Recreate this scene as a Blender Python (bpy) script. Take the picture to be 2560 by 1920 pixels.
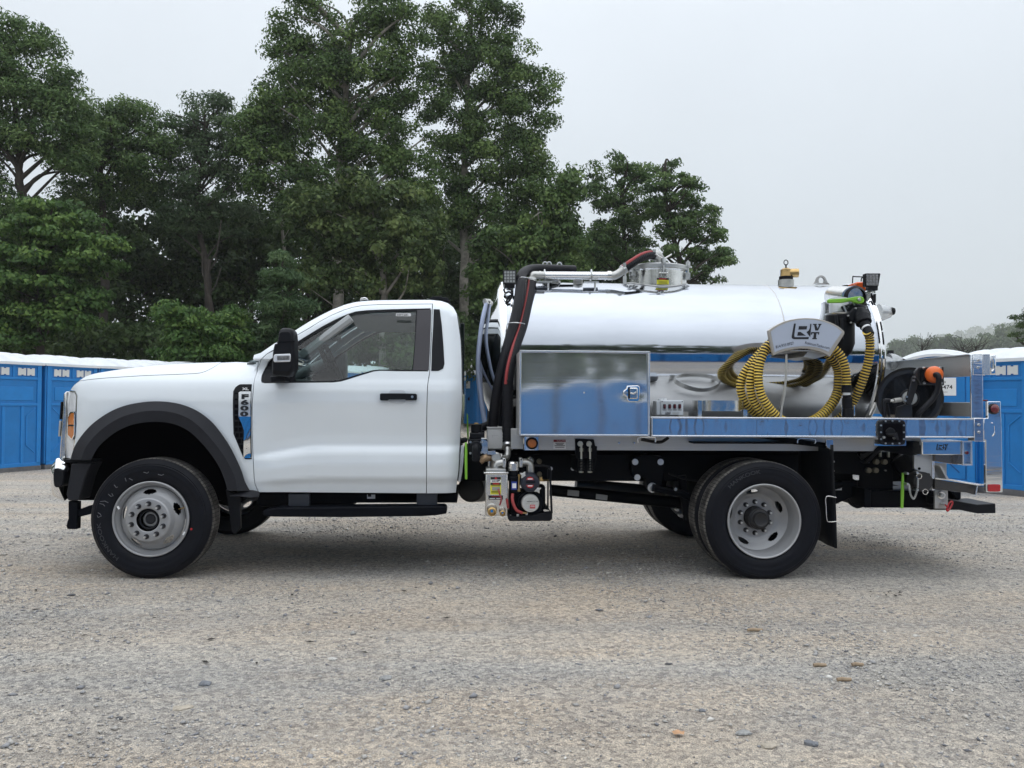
import bpy, bmesh, math, random
import numpy as np
from mathutils import Vector, Matrix

# ------------------------------------------------------------------ scene, camera, light
S = bpy.context.scene
COL = S.collection
for o in list(bpy.data.objects):
    bpy.data.objects.remove(o)
random.seed(7)
RNG = np.random.default_rng(11)
FPX, VPX, HPY, ROLL = 2060.0, 1185.0, 1003.0, math.radians(0.34)
CAM = Vector((0.0, -5.862, 1.251))
_th = math.atan((1280 - VPX) / FPX)
_pi = math.atan((HPY - 960) / FPX)
CR = Matrix.Rotation(-_th, 3, 'Z') @ Matrix.Rotation(math.pi / 2 + _pi, 3, 'X') @ Matrix.Rotation(ROLL, 3, 'Z')
cam_d = bpy.data.cameras.new('camera')
cam = bpy.data.objects.new('camera', cam_d)
COL.objects.link(cam)
cam.matrix_world = Matrix.Translation(CAM) @ CR.to_4x4()
cam_d.sensor_width = 36.0
cam_d.lens = 36.0 * FPX / 2560.0
cam_d.clip_start = 0.1
cam_d.clip_end = 4000
S.camera = cam

W = bpy.data.worlds.new('World')
S.world = W
W.use_nodes = True
nt = W.node_tree
nt.nodes.clear()
wo = nt.nodes.new('ShaderNodeOutputWorld')
sky = nt.nodes.new('ShaderNodeTexSky')
sky.sky_type = 'NISHITA'
sky.sun_disc = False
SUN_EL, SUN_AZ = math.radians(70), math.radians(205)
sky.sun_elevation = SUN_EL
sky.sun_rotation = SUN_AZ
bg1 = nt.nodes.new('ShaderNodeBackground')
bg1.inputs['Strength'].default_value = 0.05
nt.links.new(sky.outputs[0], bg1.inputs['Color'])
# the overcast: a cloud layer, a little brighter overhead, faint soft structure
tc = nt.nodes.new('ShaderNodeTexCoord')
sp = nt.nodes.new('ShaderNodeSeparateXYZ')
nt.links.new(tc.outputs['Generated'], sp.inputs[0])
rmp = nt.nodes.new('ShaderNodeValToRGB')
rmp.color_ramp.elements[0].position = 0.0
rmp.color_ramp.elements[0].color = (0.48, 0.545, 0.60, 1)
rmp.color_ramp.elements[1].position = 1.0
rmp.color_ramp.elements[1].color = (1.80, 1.90, 2.05, 1)
e = rmp.color_ramp.elements.new(0.10); e.color = (0.61, 0.685, 0.755, 1)
e = rmp.color_ramp.elements.new(0.70); e.color = (1.22, 1.29, 1.38, 1)
e = rmp.color_ramp.elements.new(0.42); e.color = (0.80, 0.866, 0.945, 1)
nt.links.new(sp.outputs['Z'], rmp.inputs[0])
nz = nt.nodes.new('ShaderNodeTexNoise')
nz.inputs['Scale'].default_value = 1.7
nz.inputs['Detail'].default_value = 4
nt.links.new(tc.outputs['Generated'], nz.inputs['Vector'])
mr = nt.nodes.new('ShaderNodeMapRange')
mr.inputs['From Min'].default_value = 0.3
mr.inputs['From Max'].default_value = 0.7
mr.inputs['To Min'].default_value = 0.90
mr.inputs['To Max'].default_value = 1.07
nt.links.new(nz.outputs['Fac'], mr.inputs['Value'])
bg2 = nt.nodes.new('ShaderNodeBackground')
nt.links.new(rmp.outputs[0], bg2.inputs['Color'])
nt.links.new(mr.outputs[0], bg2.inputs['Strength'])
mx = nt.nodes.new('ShaderNodeMixShader')
mx.inputs[0].default_value = 0.94
nt.links.new(bg1.outputs[0], mx.inputs[1])
nt.links.new(bg2.outputs[0], mx.inputs[2])
nt.links.new(mx.outputs[0], wo.inputs['Surface'])

sun_d = bpy.data.lights.new('sun', 'SUN')
sun_d.energy = 0.7
sun_d.angle = math.radians(170)
sun_d.color = (1.0, 0.97, 0.93)
sun = bpy.data.objects.new('sun', sun_d)
COL.objects.link(sun)
sd = Vector((math.sin(SUN_AZ) * math.cos(SUN_EL), math.cos(SUN_AZ) * math.cos(SUN_EL), math.sin(SUN_EL)))
sun.rotation_euler = sd.to_track_quat('Z', 'Y').to_euler()
S.view_settings.view_transform = 'Standard'
S.view_settings.look = 'None'
S.view_settings.exposure = 0.16
S.view_settings.gamma = 1.0
S.view_settings.use_curve_mapping = False
try:
    S.cycles.max_bounces = 9
    S.cycles.volume_bounces = 2
    S.cycles.transparent_max_bounces = 12
    S.cycles.caustics_reflective = False
except Exception:
    pass

# ------------------------------------------------------------------ measuring: photo pixel + depth plane -> point in the place
ZO = {0: (0, 0, 1), 1: (100, 700, .28933), 2: (600, 700, .28933), 3: (100, 1050, .28933), 4: (1120, 960, .24111),
      5: (1160, 620, .28933), 6: (1800, 640, .34358), 7: (1640, 1040, .26517), 8: (2060, 840, .27732),
      9: (1280, 1060, .18987), 'v': (0, 0, 1.15732), 'c1': (1800, 780, .18987), 'c2': (1540, 620, .09946),
      'c3': (1200, 660, .14464), 'c4': (1600, 880, .11754), 'c5': (2060, 670, .10852),
      'c6': (640, 1200, .24412), 'c7': (1130, 920, .13263), 'z4': (0, 840, .22604)}


def P(k, x, y, Y=0.0):
    a, b, s = ZO[k]
    px, py = a + x * s, b + y * s
    d = CR @ Vector(((px - 1280) / FPX, -(py - 960) / FPX, -1.0))
    t = (Y - CAM.y) / d.y
    return Vector((d.x * t, Y, CAM.z + d.z * t))


def PS(k, pts, Y=0.0):
    return [P(k, x, y, Y) for x, y in pts]


def PX(k, r, Y=0.0):            # length of r pixels at depth Y
    return r * ZO[k][2] / FPX * (Y - CAM.y)


def crom(pts, n=6, closed=False):
    """Catmull-Rom through points (tuples of any size)"""
    p = [np.array(q, float) for q in pts]
    out = []
    m = len(p)
    rng = range(m) if closed else range(m - 1)
    for i in rng:
        p0 = p[i - 1] if (closed or i > 0) else p[0] * 2 - p[1]
        p1, p2 = p[i], p[(i + 1) % m]
        p3 = p[(i + 2) % m] if (closed or i + 2 < m) else p2 * 2 - p1
        for j in range(n):
            t = j / n
            out.append(tuple(.5 * ((2 * p1) + (p2 - p0) * t + (2 * p0 - 5 * p1 + 4 * p2 - p3) * t * t + (3 * p1 - p0 - 3 * p2 + p3) * t ** 3)))
    if not closed:
        out.append(tuple(p[-1]))
    return out


# ------------------------------------------------------------------ materials
MATS = {}


def mat(name, col, rough=.5, metal=0., coat=0., spec=.5, var=.0, vscale=8., bump=0., bscale=40., rvar=.0, trans=0., ior=1.45, alpha=1., emit=None, stretch=None, anis=0., sheen=0.):
    if name in MATS:
        return MATS[name]
    m = bpy.data.materials.new(name)
    m.use_nodes = True
    t = m.node_tree
    b = t.nodes['Principled BSDF']
    b.inputs['Base Color'].default_value = (*col, 1)
    b.inputs['Roughness'].default_value = rough
    b.inputs['Metallic'].default_value = metal
    b.inputs['Coat Weight'].default_value = coat
    b.inputs['Coat Roughness'].default_value = .04
    b.inputs['Specular IOR Level'].default_value = spec
    b.inputs['IOR'].default_value = ior
    b.inputs['Transmission Weight'].default_value = trans
    b.inputs['Alpha'].default_value = alpha
    b.inputs['Anisotropic'].default_value = anis
    co = t.nodes.new('ShaderNodeTexCoord')
    src = co.outputs['Object']
    if stretch:
        mp = t.nodes.new('ShaderNodeMapping')
        mp.inputs['Scale'].default_value = stretch
        t.links.new(src, mp.inputs['Vector'])
        src = mp.outputs[0]
    if var > 0:
        n1 = t.nodes.new('ShaderNodeTexNoise')
        n1.inputs['Scale'].default_value = vscale
        n1.inputs['Detail'].default_value = 6
        n1.inputs['Roughness'].default_value = .65
        t.links.new(src, n1.inputs['Vector'])
        r = t.nodes.new('ShaderNodeMapRange')
        r.inputs['From Min'].default_value = .3
        r.inputs['From Max'].default_value = .7
        r.inputs['To Min'].default_value = 1 - var
        r.inputs['To Max'].default_value = 1 + var
        t.links.new(n1.outputs['Fac'], r.inputs['Value'])
        mm = t.nodes.new('ShaderNodeMix')
        mm.data_type = 'RGBA'
        mm.blend_type = 'MULTIPLY'
        mm.inputs[0].default_value = 1
        mm.inputs['A'].default_value = (*col, 1)
        t.links.new(r.outputs[0], mm.inputs['B'])
        t.links.new(mm.outputs['Result'], b.inputs['Base Color'])
    if rvar > 0:
        n2 = t.nodes.new('ShaderNodeTexNoise')
        n2.inputs['Scale'].default_value = vscale * 1.7
        n2.inputs['Detail'].default_value = 5
        t.links.new(src, n2.inputs['Vector'])
        r2 = t.nodes.new('ShaderNodeMapRange')
        r2.inputs['From Min'].default_value = .3
        r2.inputs['From Max'].default_value = .7
        r2.inputs['To Min'].default_value = max(0, rough - rvar)
        r2.inputs['To Max'].default_value = rough + rvar
        t.links.new(n2.outputs['Fac'], r2.inputs['Value'])
        t.links.new(r2.outputs[0], b.inputs['Roughness'])
    if bump > 0:
        n3 = t.nodes.new('ShaderNodeTexNoise')
        n3.inputs['Scale'].default_value = bscale
        n3.inputs['Detail'].default_value = 3
        t.links.new(src, n3.inputs['Vector'])
        bp = t.nodes.new('ShaderNodeBump')
        bp.inputs['Strength'].default_value = 1.0
        bp.inputs['Distance'].default_value = bump
        t.links.new(n3.outputs['Fac'], bp.inputs['Height'])
        t.links.new(bp.outputs[0], b.inputs['Normal'])
    if emit:
        b.inputs['Emission Color'].default_value = (*emit[:3], 1)
        b.inputs['Emission Strength'].default_value = emit[3]
    MATS[name] = m
    return m


M_WHITE = mat('white_paint', (.745, .795, .835), rough=.26, coat=.9, var=.02, vscale=1.2)
M_BLACK = mat('black_plastic', (.008, .009, .012), rough=.45, spec=.2, var=.15, vscale=25)
M_FLARE = mat('flare_plastic', (.019, .020, .025), rough=.55, spec=.25, var=.12, vscale=12, bump=.0004, bscale=300)
M_FRAME = mat('chassis_paint', (.002, .003, .006), rough=.5, spec=.12, var=.25, vscale=10)
M_DARK = mat('dark_recess', (.003, .003, .005), rough=.9, spec=.05)  # near-black; on flat slots and openings it stands in for inner shade
M_RUBBER = mat('tyre_rubber', (.006, .007, .011), rough=.5, spec=.2, var=.25, vscale=9, rvar=.08)
M_HOSE = mat('black_rubber_hose', (.007, .0075, .011), rough=.45, spec=.3, var=.1, vscale=20)
M_RIM = mat('silver_rim_paint', (.35, .355, .365), rough=.36, metal=.2, coat=.2, var=.03, vscale=6)
M_CHROME = mat('chrome', (.88, .89, .90), rough=.04, metal=1)
M_STEEL = mat('zinc_steel', (.62, .63, .63), rough=.28, metal=1, var=.08, vscale=40)
M_STAIN = mat('stainless', (.72, .72, .70), rough=.2, metal=1, var=.05, vscale=18, rvar=.05)
M_CAST = mat('cast_steel', (.50, .50, .48), rough=.42, metal=1, var=.12, vscale=30, bump=.0005, bscale=150)
M_BRASS = mat('brass', (.55, .38, .17), rough=.32, metal=1, var=.12, vscale=40)
M_BRONZE = mat('bronze_fitting', (.42, .29, .18), rough=.5, metal=.7, var=.2, vscale=30)
M_TANK = mat('polished_tank', (.52, .55, .60), rough=.085, metal=1, bump=.00035, bscale=3.0, stretch=(.35, 1, 1.6), rvar=.045, vscale=3.5, var=.05)
M_HEAD = mat('mirror_head', (.80, .82, .83), rough=.03, metal=1, bump=.0006, bscale=2.0)
M_ALU = mat('bright_aluminium', (.80, .83, .86), rough=.06, metal=.9, rvar=.03, vscale=6, stretch=(1, 1, 8), bump=.0004, bscale=2.2)
M_BOX = mat('toolbox_sheet', (.76, .80, .83), rough=.09, metal=.88, rvar=.02, vscale=6, stretch=(.4, 1, 9), bump=.00025, bscale=1.7)
M_ALUD = mat('mill_aluminium', (.56, .56, .55), rough=.36, metal=.6, rvar=.08, vscale=10, stretch=(.4, 1, 16), var=.05)
M_TRIM = mat('aluminium_edge', (.85, .86, .87), rough=.25, metal=.9)
M_AMBER = mat('amber_lens', (.55, .17, .03), rough=.15, coat=.6, var=.15, vscale=60)
M_RED = mat('red_lens', (.13, .004, .012), rough=.15, coat=.7, var=.15, vscale=60)
M_REFL = mat('red_reflector', (.42, .02, .025), rough=.25, coat=.4)
M_ORANGE = mat('orange_plastic', (.80, .16, .03), rough=.35, var=.06, vscale=20)
M_BEACON = mat('orange_beacon_lens', (.85, .13, .02), rough=.12, coat=.8)
M_GREEN = mat('green_handle', (.22, .50, .05), rough=.35, var=.06, vscale=20)
M_REDP = mat('red_rubber', (.33, .045, .045), rough=.5, var=.12, vscale=60)
M_YEL = mat('yellow_hose_rib', (.78, .55, .10), rough=.42, var=.12, vscale=12)
M_HVAL = mat('hose_valley', (.02, .014, .012), rough=.5)
M_WPL = mat('white_print', (.80, .81, .82), rough=.45)
M_PRINT = mat('black_print', (.012, .013, .018), rough=.5)
M_PLAQ = mat('plaque_face', (.43, .48, .58), rough=.38, var=.02)
M_YSTK = mat('yellow_sticker', (.75, .72, .05), rough=.4)
M_RSTK = mat('red_sticker', (.45, .02, .025), rough=.4)
M_BSTK = mat('blue_sticker', (.03, .06, .35), rough=.4)
M_INT = mat('cab_interior', (.15, .16, .165), rough=.75, var=.1, vscale=20)
M_INTL = mat('cab_trim_light', (.42, .44, .45), rough=.7)
M_SEAT = mat('seat_vinyl', (.13, .135, .14), rough=.6)
M_LENS = mat('clear_lens', (.78, .80, .83), rough=.12, metal=.25, var=.1, vscale=30)
M_LED = mat('led_face', (.22, .22, .22), rough=.3, metal=.5, var=.4, vscale=90)
M_CLEAR = mat('clear_tube', (.52, .60, .80), rough=.12, alpha=.72)
M_SIGHT = mat('clear_cast', (.75, .78, .80), rough=.2, metal=.3, alpha=.6)
M_CHALK = mat('chalk', (.16, .165, .18), rough=.9)
M_TYLET = mat('tyre_lettering', (.035, .037, .043), rough=.4)
M_TREAD = mat('tread_dust', (.135, .13, .12), rough=.9, var=.3, vscale=30)


def glass_mat(name, tint, refl=.09):
    m = bpy.data.materials.new(name)
    m.use_nodes = True
    t = m.node_tree
    t.nodes.clear()
    o = t.nodes.new('ShaderNodeOutputMaterial')
    tr = t.nodes.new('ShaderNodeBsdfTransparent')
    tr.inputs[0].default_value = (*tint, 1)
    g = t.nodes.new('ShaderNodeBsdfGlossy')
    g.inputs['Roughness'].default_value = .01
    fr = t.nodes.new('ShaderNodeFresnel')
    fr.inputs[0].default_value = 1.5
    ad = t.nodes.new('ShaderNodeMath')
    ad.operation = 'ADD'
    ad.inputs[1].default_value = refl
    x = t.nodes.new('ShaderNodeMixShader')
    t.links.new(fr.outputs[0], ad.inputs[0])
    t.links.new(ad.outputs[0], x.inputs[0])
    t.links.new(tr.outputs[0], x.inputs[1])
    t.links.new(g.outputs[0], x.inputs[2])
    t.links.new(x.outputs[0], o.inputs[0])
    return m


M_GLASS = glass_mat('window_glass', (.84, .96, .94), .03)


# ------------------------------------------------------------------ objects
def tag(o, label=None, cat=None, group=None, kind=None):
    if label: o['label'] = label
    if cat: o['category'] = cat
    if group: o['group'] = group
    if kind: o['kind'] = kind
    return o


def empty(name, loc, label, cat, group=None, rz=0.):
    o = bpy.data.objects.new(name, None)
    o.empty_display_size = .2
    COL.objects.link(o)
    o.location = loc
    o.rotation_euler = (0, 0, rz)
    return tag(o, label, cat, group)


TL = Vector((.45, 1.07, 0))        # truck origin


def obj(name, me, mats, parent=None, loc=None, world=True, bevel=0., label=None, smooth=35):
    o = bpy.data.objects.new(name, me)
    COL.objects.link(o)
    if not isinstance(mats, (list, tuple)):
        mats = [mats]
    if not me.materials:
        for m in mats:
            me.materials.append(m)
    if loc is not None:
        o.location = loc
    if parent is not None:
        o.parent = parent
        if world and parent.parent is None and parent.type == 'EMPTY':
            o.matrix_parent_inverse = Matrix.Translation(-parent.location)
    if bevel > 0:
        b = o.modifiers.new('bevel', 'BEVEL')
        b.width = bevel
        b.segments = 2
        b.limit_method = 'ANGLE'
        b.angle_limit = math.radians(40)
    if smooth is not None:
        me.polygons.foreach_set('use_smooth', [True] * len(me.polygons))
        me.set_sharp_from_angle(angle=math.radians(smooth))
    if label:
        o['label'] = label
    return o


class MB:
    def __init__(self):
        self.v, self.f, self.m = [], [], []
        self.cur = 0

    def add(self, vs, fs):
        n = len(self.v)
        self.v += [tuple(a) for a in vs]
        self.f += [tuple(i + n for i in f) for f in fs]
        self.m += [self.cur] * len(fs)
        return self

    def box(self, x0, x1, y0, y1, z0, z1):
        vs = [(x, y, z) for x in (x0, x1) for y in (y0, y1) for z in (z0, z1)]
        return self.add(vs, [(0, 1, 3, 2), (4, 6, 7, 5), (0, 4, 5, 1), (2, 3, 7, 6), (0, 2, 6, 4), (1, 5, 7, 3)])

    def pbox(self, k, x0, y0, x1, y1, Y0, Y1):
        a = P(k, x0, (y0 + y1) / 2, Y0); b = P(k, x1, (y0 + y1) / 2, Y0)
        c = P(k, (x0 + x1) / 2, y0, Y0); d = P(k, (x0 + x1) / 2, y1, Y0)
        return self.box(a.x, b.x, Y0, Y1, d.z, c.z)

    def obox(self, c, sx, sy, sz, R):
        vs = [Vector(c) + R @ Vector((a * sx / 2, b * sy / 2, d * sz / 2)) for a in (-1, 1) for b in (-1, 1) for d in (-1, 1)]
        return self.add(vs, [(0, 1, 3, 2), (4, 6, 7, 5), (0, 4, 5, 1), (2, 3, 7, 6), (0, 2, 6, 4), (1, 5, 7, 3)])

    def cyl(self, a, b, r0, r1=None, n=24, caps=True):
        a, b = Vector(a), Vector(b)
        r1 = r0 if r1 is None else r1
        d = (b - a).normalized()
        u = d.orthogonal().normalized()
        w = d.cross(u)
        vs, fs = [], []
        for i in range(n):
            t = 2 * math.pi * i / n
            q = u * math.cos(t) + w * math.sin(t)
            vs += [a + q * r0, b + q * r1]
        for i in range(n):
            j = (i + 1) % n
            fs.append((2 * i, 2 * j, 2 * j + 1, 2 * i + 1))
        if caps:
            fs.append(tuple(range(2 * n - 2, -1, -2)))
            fs.append(tuple(range(1, 2 * n, 2)))
        return self.add(vs, fs)

    def pcyl(self, k, x, y, r, Y0, Y1, n=24, r1=None):
        c = P(k, x, y, Y0)
        R = PX(k, r, Y0)
        return self.cyl(c, (c.x, Y1, c.z), R, R if r1 is None else PX(k, r1, Y0), n)

    def tube(self, pts, r, n=10, caps=True, rfun=None, mfun=None):
        pts = [Vector(p) for p in pts]
        vs, fs = [], []
        u = None
        ms = []
        for i, p in enumerate(pts):
            d = (pts[min(i + 1, len(pts) - 1)] - pts[max(i - 1, 0)]).normalized()
            if u is None:
                u = d.orthogonal().normalized()
            else:
                u = (u - d * u.dot(d)).normalized()
            w = d.cross(u)
            rr = r if rfun is None else rfun(i)
            for j in range(n):
                t = 2 * math.pi * j / n
                vs.append(p + (u * math.cos(t) + w * math.sin(t)) * rr)
        for i in range(len(pts) - 1):
            for j in range(n):
                k = (j + 1) % n
                fs.append((i * n + j, i * n + k, (i + 1) * n + k, (i + 1) * n + j))
                ms.append(self.cur if mfun is None else mfun(i))
        if caps:
            fs.append(tuple(range(n - 1, -1, -1)))
            fs.append(tuple(range((len(pts) - 1) * n, len(pts) * n)))
            ms += [ms[0], ms[-1]]
        k = len(self.m)
        self.add(vs, fs)
        self.m[k:] = ms
        return self

    def prism(self, pts, y0, y1):
        """outline in x,z extruded along y"""
        n = len(pts)
        vs = [(p[0], y0, p[-1]) for p in pts] + [(p[0], y1, p[-1]) for p in pts]
        fs = [tuple(range(n)), tuple(range(2 * n - 1, n - 1, -1))]
        for i in range(n):
            j = (i + 1) % n
            fs.append((i, i + n, j + n, j))
        return self.add(vs, fs)

    def lathe(self, prof, c, axis='Y', n=48, closed=False):
        """prof: (radius, along axis)"""
        c = Vector(c)
        vs, fs = [], []
        m = len(prof)
        for i in range(n):
            t = 2 * math.pi * i / n
            cs, sn = math.cos(t), math.sin(t)
            for r, h in prof:
                if axis == 'Y': q = Vector((r * cs, h, r * sn))
                elif axis == 'X': q = Vector((h, r * cs, r * sn))
                else: q = Vector((r * cs, r * sn, h))
                vs.append(c + q)
        for i in range(n):
            j = (i + 1) % n
            for k in range(m if closed else m - 1):
                l = (k + 1) % m
                fs.append((i * m + k, i * m + l, j * m + l, j * m + k))
        return self.add(vs, fs)

    def loft(self, rows, closed=False):
        n = len(rows[0])
        vs = [p for r in rows for p in r]
        fs = []
        for i in range(len(rows) - 1):
            for j in range(n if closed else n - 1):
                k = (j + 1) % n
                fs.append((i * n + j, i * n + k, (i + 1) * n + k, (i + 1) * n + j))
        return self.add(vs, fs)

    def mesh(self, fixn=True):
        me = bpy.data.meshes.new('m')
        me.from_pydata(self.v, [], self.f)
        if any(self.m):
            me.polygons.foreach_set('material_index', self.m)
        if fixn:
            bm = bmesh.new()
            bm.from_mesh(me)
            bmesh.ops.recalc_face_normals(bm, faces=bm.faces)
            bm.to_mesh(me)
            bm.free()
        me.update()
        return me


def mk(name, mb, mats, parent, bevel=0., label=None, smooth=35, fixn=True):
    return obj(name, mb.mesh(fixn), mats, parent, bevel=bevel, label=label, smooth=smooth)


def text_mesh(body, size, extrude=.0, offset=0., shear=0., align='LEFT', space=1.):
    c = bpy.data.curves.new('t', 'FONT')
    c.body = body
    c.size = size
    c.extrude = extrude
    c.offset = offset
    c.shear = shear
    c.align_x = align
    c.space_character = space
    c.resolution_u = 3
    o = bpy.data.objects.new('t', c)
    me = bpy.data.meshes.new_from_object(o)
    bpy.data.objects.remove(o)
    bpy.data.curves.remove(c)
    return me


def lettering(body, k, x, y, h, Y, m, parent, name='lettering', ang=0., align='LEFT', sx=1., offset=0., shear=0., ext=.0008, space=1.):
    """flat lettering facing the camera side (-Y); baseline start at photo pixel, capital height h pixels"""
    H = PX(k, h, Y)
    me = text_mesh(body, H / .70, ext, offset, shear, align, space)
    p = P(k, x, y, Y)
    me.transform(Matrix.Translation(p) @ Matrix.Rotation(-ang, 4, 'Y') @ Matrix.Diagonal((sx, 1, 1, 1)) @ Matrix.Rotation(math.pi / 2, 4, 'X'))
    return obj(name, me, m, parent, smooth=None)
# ================================================================== THE PLACE
def gh(x, y):
    """ground height: level under the truck, dips behind it, rises to the woods"""
    a = min(max((y - 2.2) / 3.5, 0), 1); a = a * a * (3 - 2 * a)
    b = min(max((y - 11) / 18, 0), 1); b = b * b * (3 - 2 * b)
    return -.12 * a + .42 * b + min(max(0, y - 30), 300) * .012


def gvar(x, y):
    """gentle unevenness, none right under the wheels' contact line"""
    return .006 * math.sin(x * 1.3 + y * .7) + .005 * math.sin(x * .6 - y * 1.9 + 1) + .003 * math.sin(3.1 * x + 2.3 * y)


def GP(k, x, y):
    a, b, s = ZO[k]
    d = CR @ Vector(((a + x * s - 1280) / FPX, -(b + y * s - 960) / FPX, -1.0))
    t = -CAM.z / d.z
    return CAM + d * t


def ground_mat():
    m = bpy.data.materials.new('gravel_ground')
    m.use_nodes = True
    t = m.node_tree
    N, L = t.nodes, t.links
    b = N['Principled BSDF']
    b.inputs['Roughness'].default_value = .95
    b.inputs['Specular IOR Level'].default_value = .2
    co = N.new('ShaderNodeTexCoord').outputs['Object']

    def noise(sc, det=5, rough=.6, st=None, dist=0.):
        n = N.new('ShaderNodeTexNoise')
        n.inputs['Scale'].default_value = sc
        n.inputs['Detail'].default_value = det
        n.inputs['Roughness'].default_value = rough
        n.inputs['Distortion'].default_value = dist
        s = co
        if st:
            mp = N.new('ShaderNodeMapping'); mp.inputs['Scale'].default_value = st
            mp.inputs['Rotation'].default_value = (0, 0, .12)
            L.new(co, mp.inputs['Vector']); s = mp.outputs[0]
        L.new(s, n.inputs['Vector'])
        return n.outputs['Fac']

    def ramp(src, stops):
        r = N.new('ShaderNodeValToRGB')
        r.color_ramp.elements[0].position, r.color_ramp.elements[0].color = stops[0][0], (*stops[0][1], 1)
        r.color_ramp.elements[1].position, r.color_ramp.elements[1].color = stops[-1][0], (*stops[-1][1], 1)
        for p, c in stops[1:-1]:
            e = r.color_ramp.elements.new(p); e.color = (*c, 1)
        L.new(src, r.inputs[0])
        return r.outputs[0]

    def mix(f, a, b_, mode='MIX'):
        x = N.new('ShaderNodeMix'); x.data_type = 'RGBA'; x.blend_type = mode
        for s, v in ((x.inputs[0], f), (x.inputs['A'], a), (x.inputs['B'], b_)):
            if hasattr(v, 'links') or hasattr(v, 'is_linked'): L.new(v, s)
            elif isinstance(v, tuple): s.default_value = (*v, 1)
            else: s.default_value = v
        return x.outputs['Result']
    tan = (.50, .43, .35)
    tan2 = (.47, .40, .33)
    gry = (.465, .44, .40)
    blu = (.425, .41, .385)
    patch = noise(.5, 5, .62, (.35, 1.5, 1), .6)
    patch2 = noise(1.5, 6, .7, (.7, 1.4, 1), .3)
    c1 = mix(ramp(patch, [(.40, (0, 0, 0)), (.60, (1, 1, 1))]), gry, tan)
    c2 = mix(ramp(patch2, [(.44, (0, 0, 0)), (.66, (1, 1, 1))]), c1, mix(.5, blu, c1))
    fine = noise(55, 6, .75)
    c3_ = mix(1., c2, ramp(fine, [(.28, (.62, .62, .63)), (.5, (1, 1, 1)), (.75, (1.28, 1.26, 1.24))]), 'MULTIPLY')
    grit = noise(190, 3, .7)
    c4 = mix(1., c3_, ramp(grit, [(.36, (.50, .50, .51)), (.5, (1, 1, 1)), (.64, (1.5, 1.5, 1.49))]), 'MULTIPLY')
    vo = N.new('ShaderNodeTexVoronoi')
    vo.inputs['Scale'].default_value = 48
    L.new(co, vo.inputs['Vector'])
    hs = N.new('ShaderNodeSeparateColor'); L.new(vo.outputs['Color'], hs.inputs[0])
    st = mix(1., c4, ramp(hs.outputs[0], [(.0, (.66, .66, .68)), (.5, (1, 1, 1)), (1., (1.26, 1.25, 1.22))]), 'MULTIPLY')
    # faint wheel tracks: long bands packed smoother and paler, with looser darker gravel between
    trk = noise(1.0, 3, .5, (.05, 1.25, 1), .15)
    st = mix(1., st, ramp(trk, [(.34, (.86, .865, .875)), (.5, (1, 1, 1)), (.64, (1.10, 1.08, 1.05))]), 'MULTIPLY')
    damp = noise(.35, 4, .6, None, .8)
    st = mix(1., st, ramp(damp, [(.3, (.88, .88, .89)), (.5, (1, 1, 1)), (.7, (1.06, 1.05, 1.04))]), 'MULTIPLY')
    # woodland floor beyond the lot
    sp_ = N.new('ShaderNodeSeparateXYZ'); L.new(co, sp_.inputs[0])
    ed = N.new('ShaderNodeMath'); ed.operation = 'MULTIPLY_ADD'; ed.inputs[1].default_value = 5.; L.new(noise(.4), ed.inputs[0]); L.new(sp_.outputs[1], ed.inputs[2])
    ab = N.new('ShaderNodeMath'); ab.operation = 'ABSOLUTE'; L.new(ed.outputs[0], ab.inputs[0])
    ef = N.new('ShaderNodeMapRange'); ef.inputs['From Min'].default_value = 27.5; ef.inputs['From Max'].default_value = 29.5
    L.new(ab.outputs[0], ef.inputs['Value'])
    grs = ramp(noise(6, 6, .7), [(.3, (.02, .028, .012)), (.6, (.055, .075, .025)), (.8, (.09, .085, .04))])
    L.new(mix(ef.outputs[0], st, grs), b.inputs['Base Color'])
    # relief
    hsum = N.new('ShaderNodeMath'); hsum.operation = 'MULTIPLY_ADD'; hsum.inputs[1].default_value = .35
    L.new(grit, hsum.inputs[0]); L.new(fine, hsum.inputs[2])
    h2 = N.new('ShaderNodeMath'); h2.operation = 'MULTIPLY_ADD'; h2.inputs[1].default_value = -.5
    L.new(vo.outputs['Distance'], h2.inputs[0]); L.new(hsum.outputs[0], h2.inputs[2])
    bp = N.new('ShaderNodeBump'); bp.inputs['Strength'].default_value = .8; bp.inputs['Distance'].default_value = .02
    L.new(h2.outputs[0], bp.inputs['Height']); L.new(bp.outputs[0], b.inputs['Normal'])
    return m


M_GND = ground_mat()
ax = np.sinh(np.linspace(-6.2, 6.2, 190)) / np.sinh(6.2) * 1850
ay = np.sinh(np.linspace(-6.2, 6.2, 190)) / np.sinh(6.2) * 2600
vs = [(x, y, gh(x, y) + (gvar(x, y) if abs(y) < 60 else 0)) for y in ay for x in ax]
fs = [(j * 190 + i, j * 190 + i + 1, (j + 1) * 190 + i + 1, (j + 1) * 190 + i) for j in range(189) for i in range(189)]
me = bpy.data.meshes.new('ground'); me.from_pydata(vs, [], fs)
tag(obj('ground', me, M_GND, smooth=80), 'tan and grey gravel yard with darker and rustier patches', kind='structure')


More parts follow.
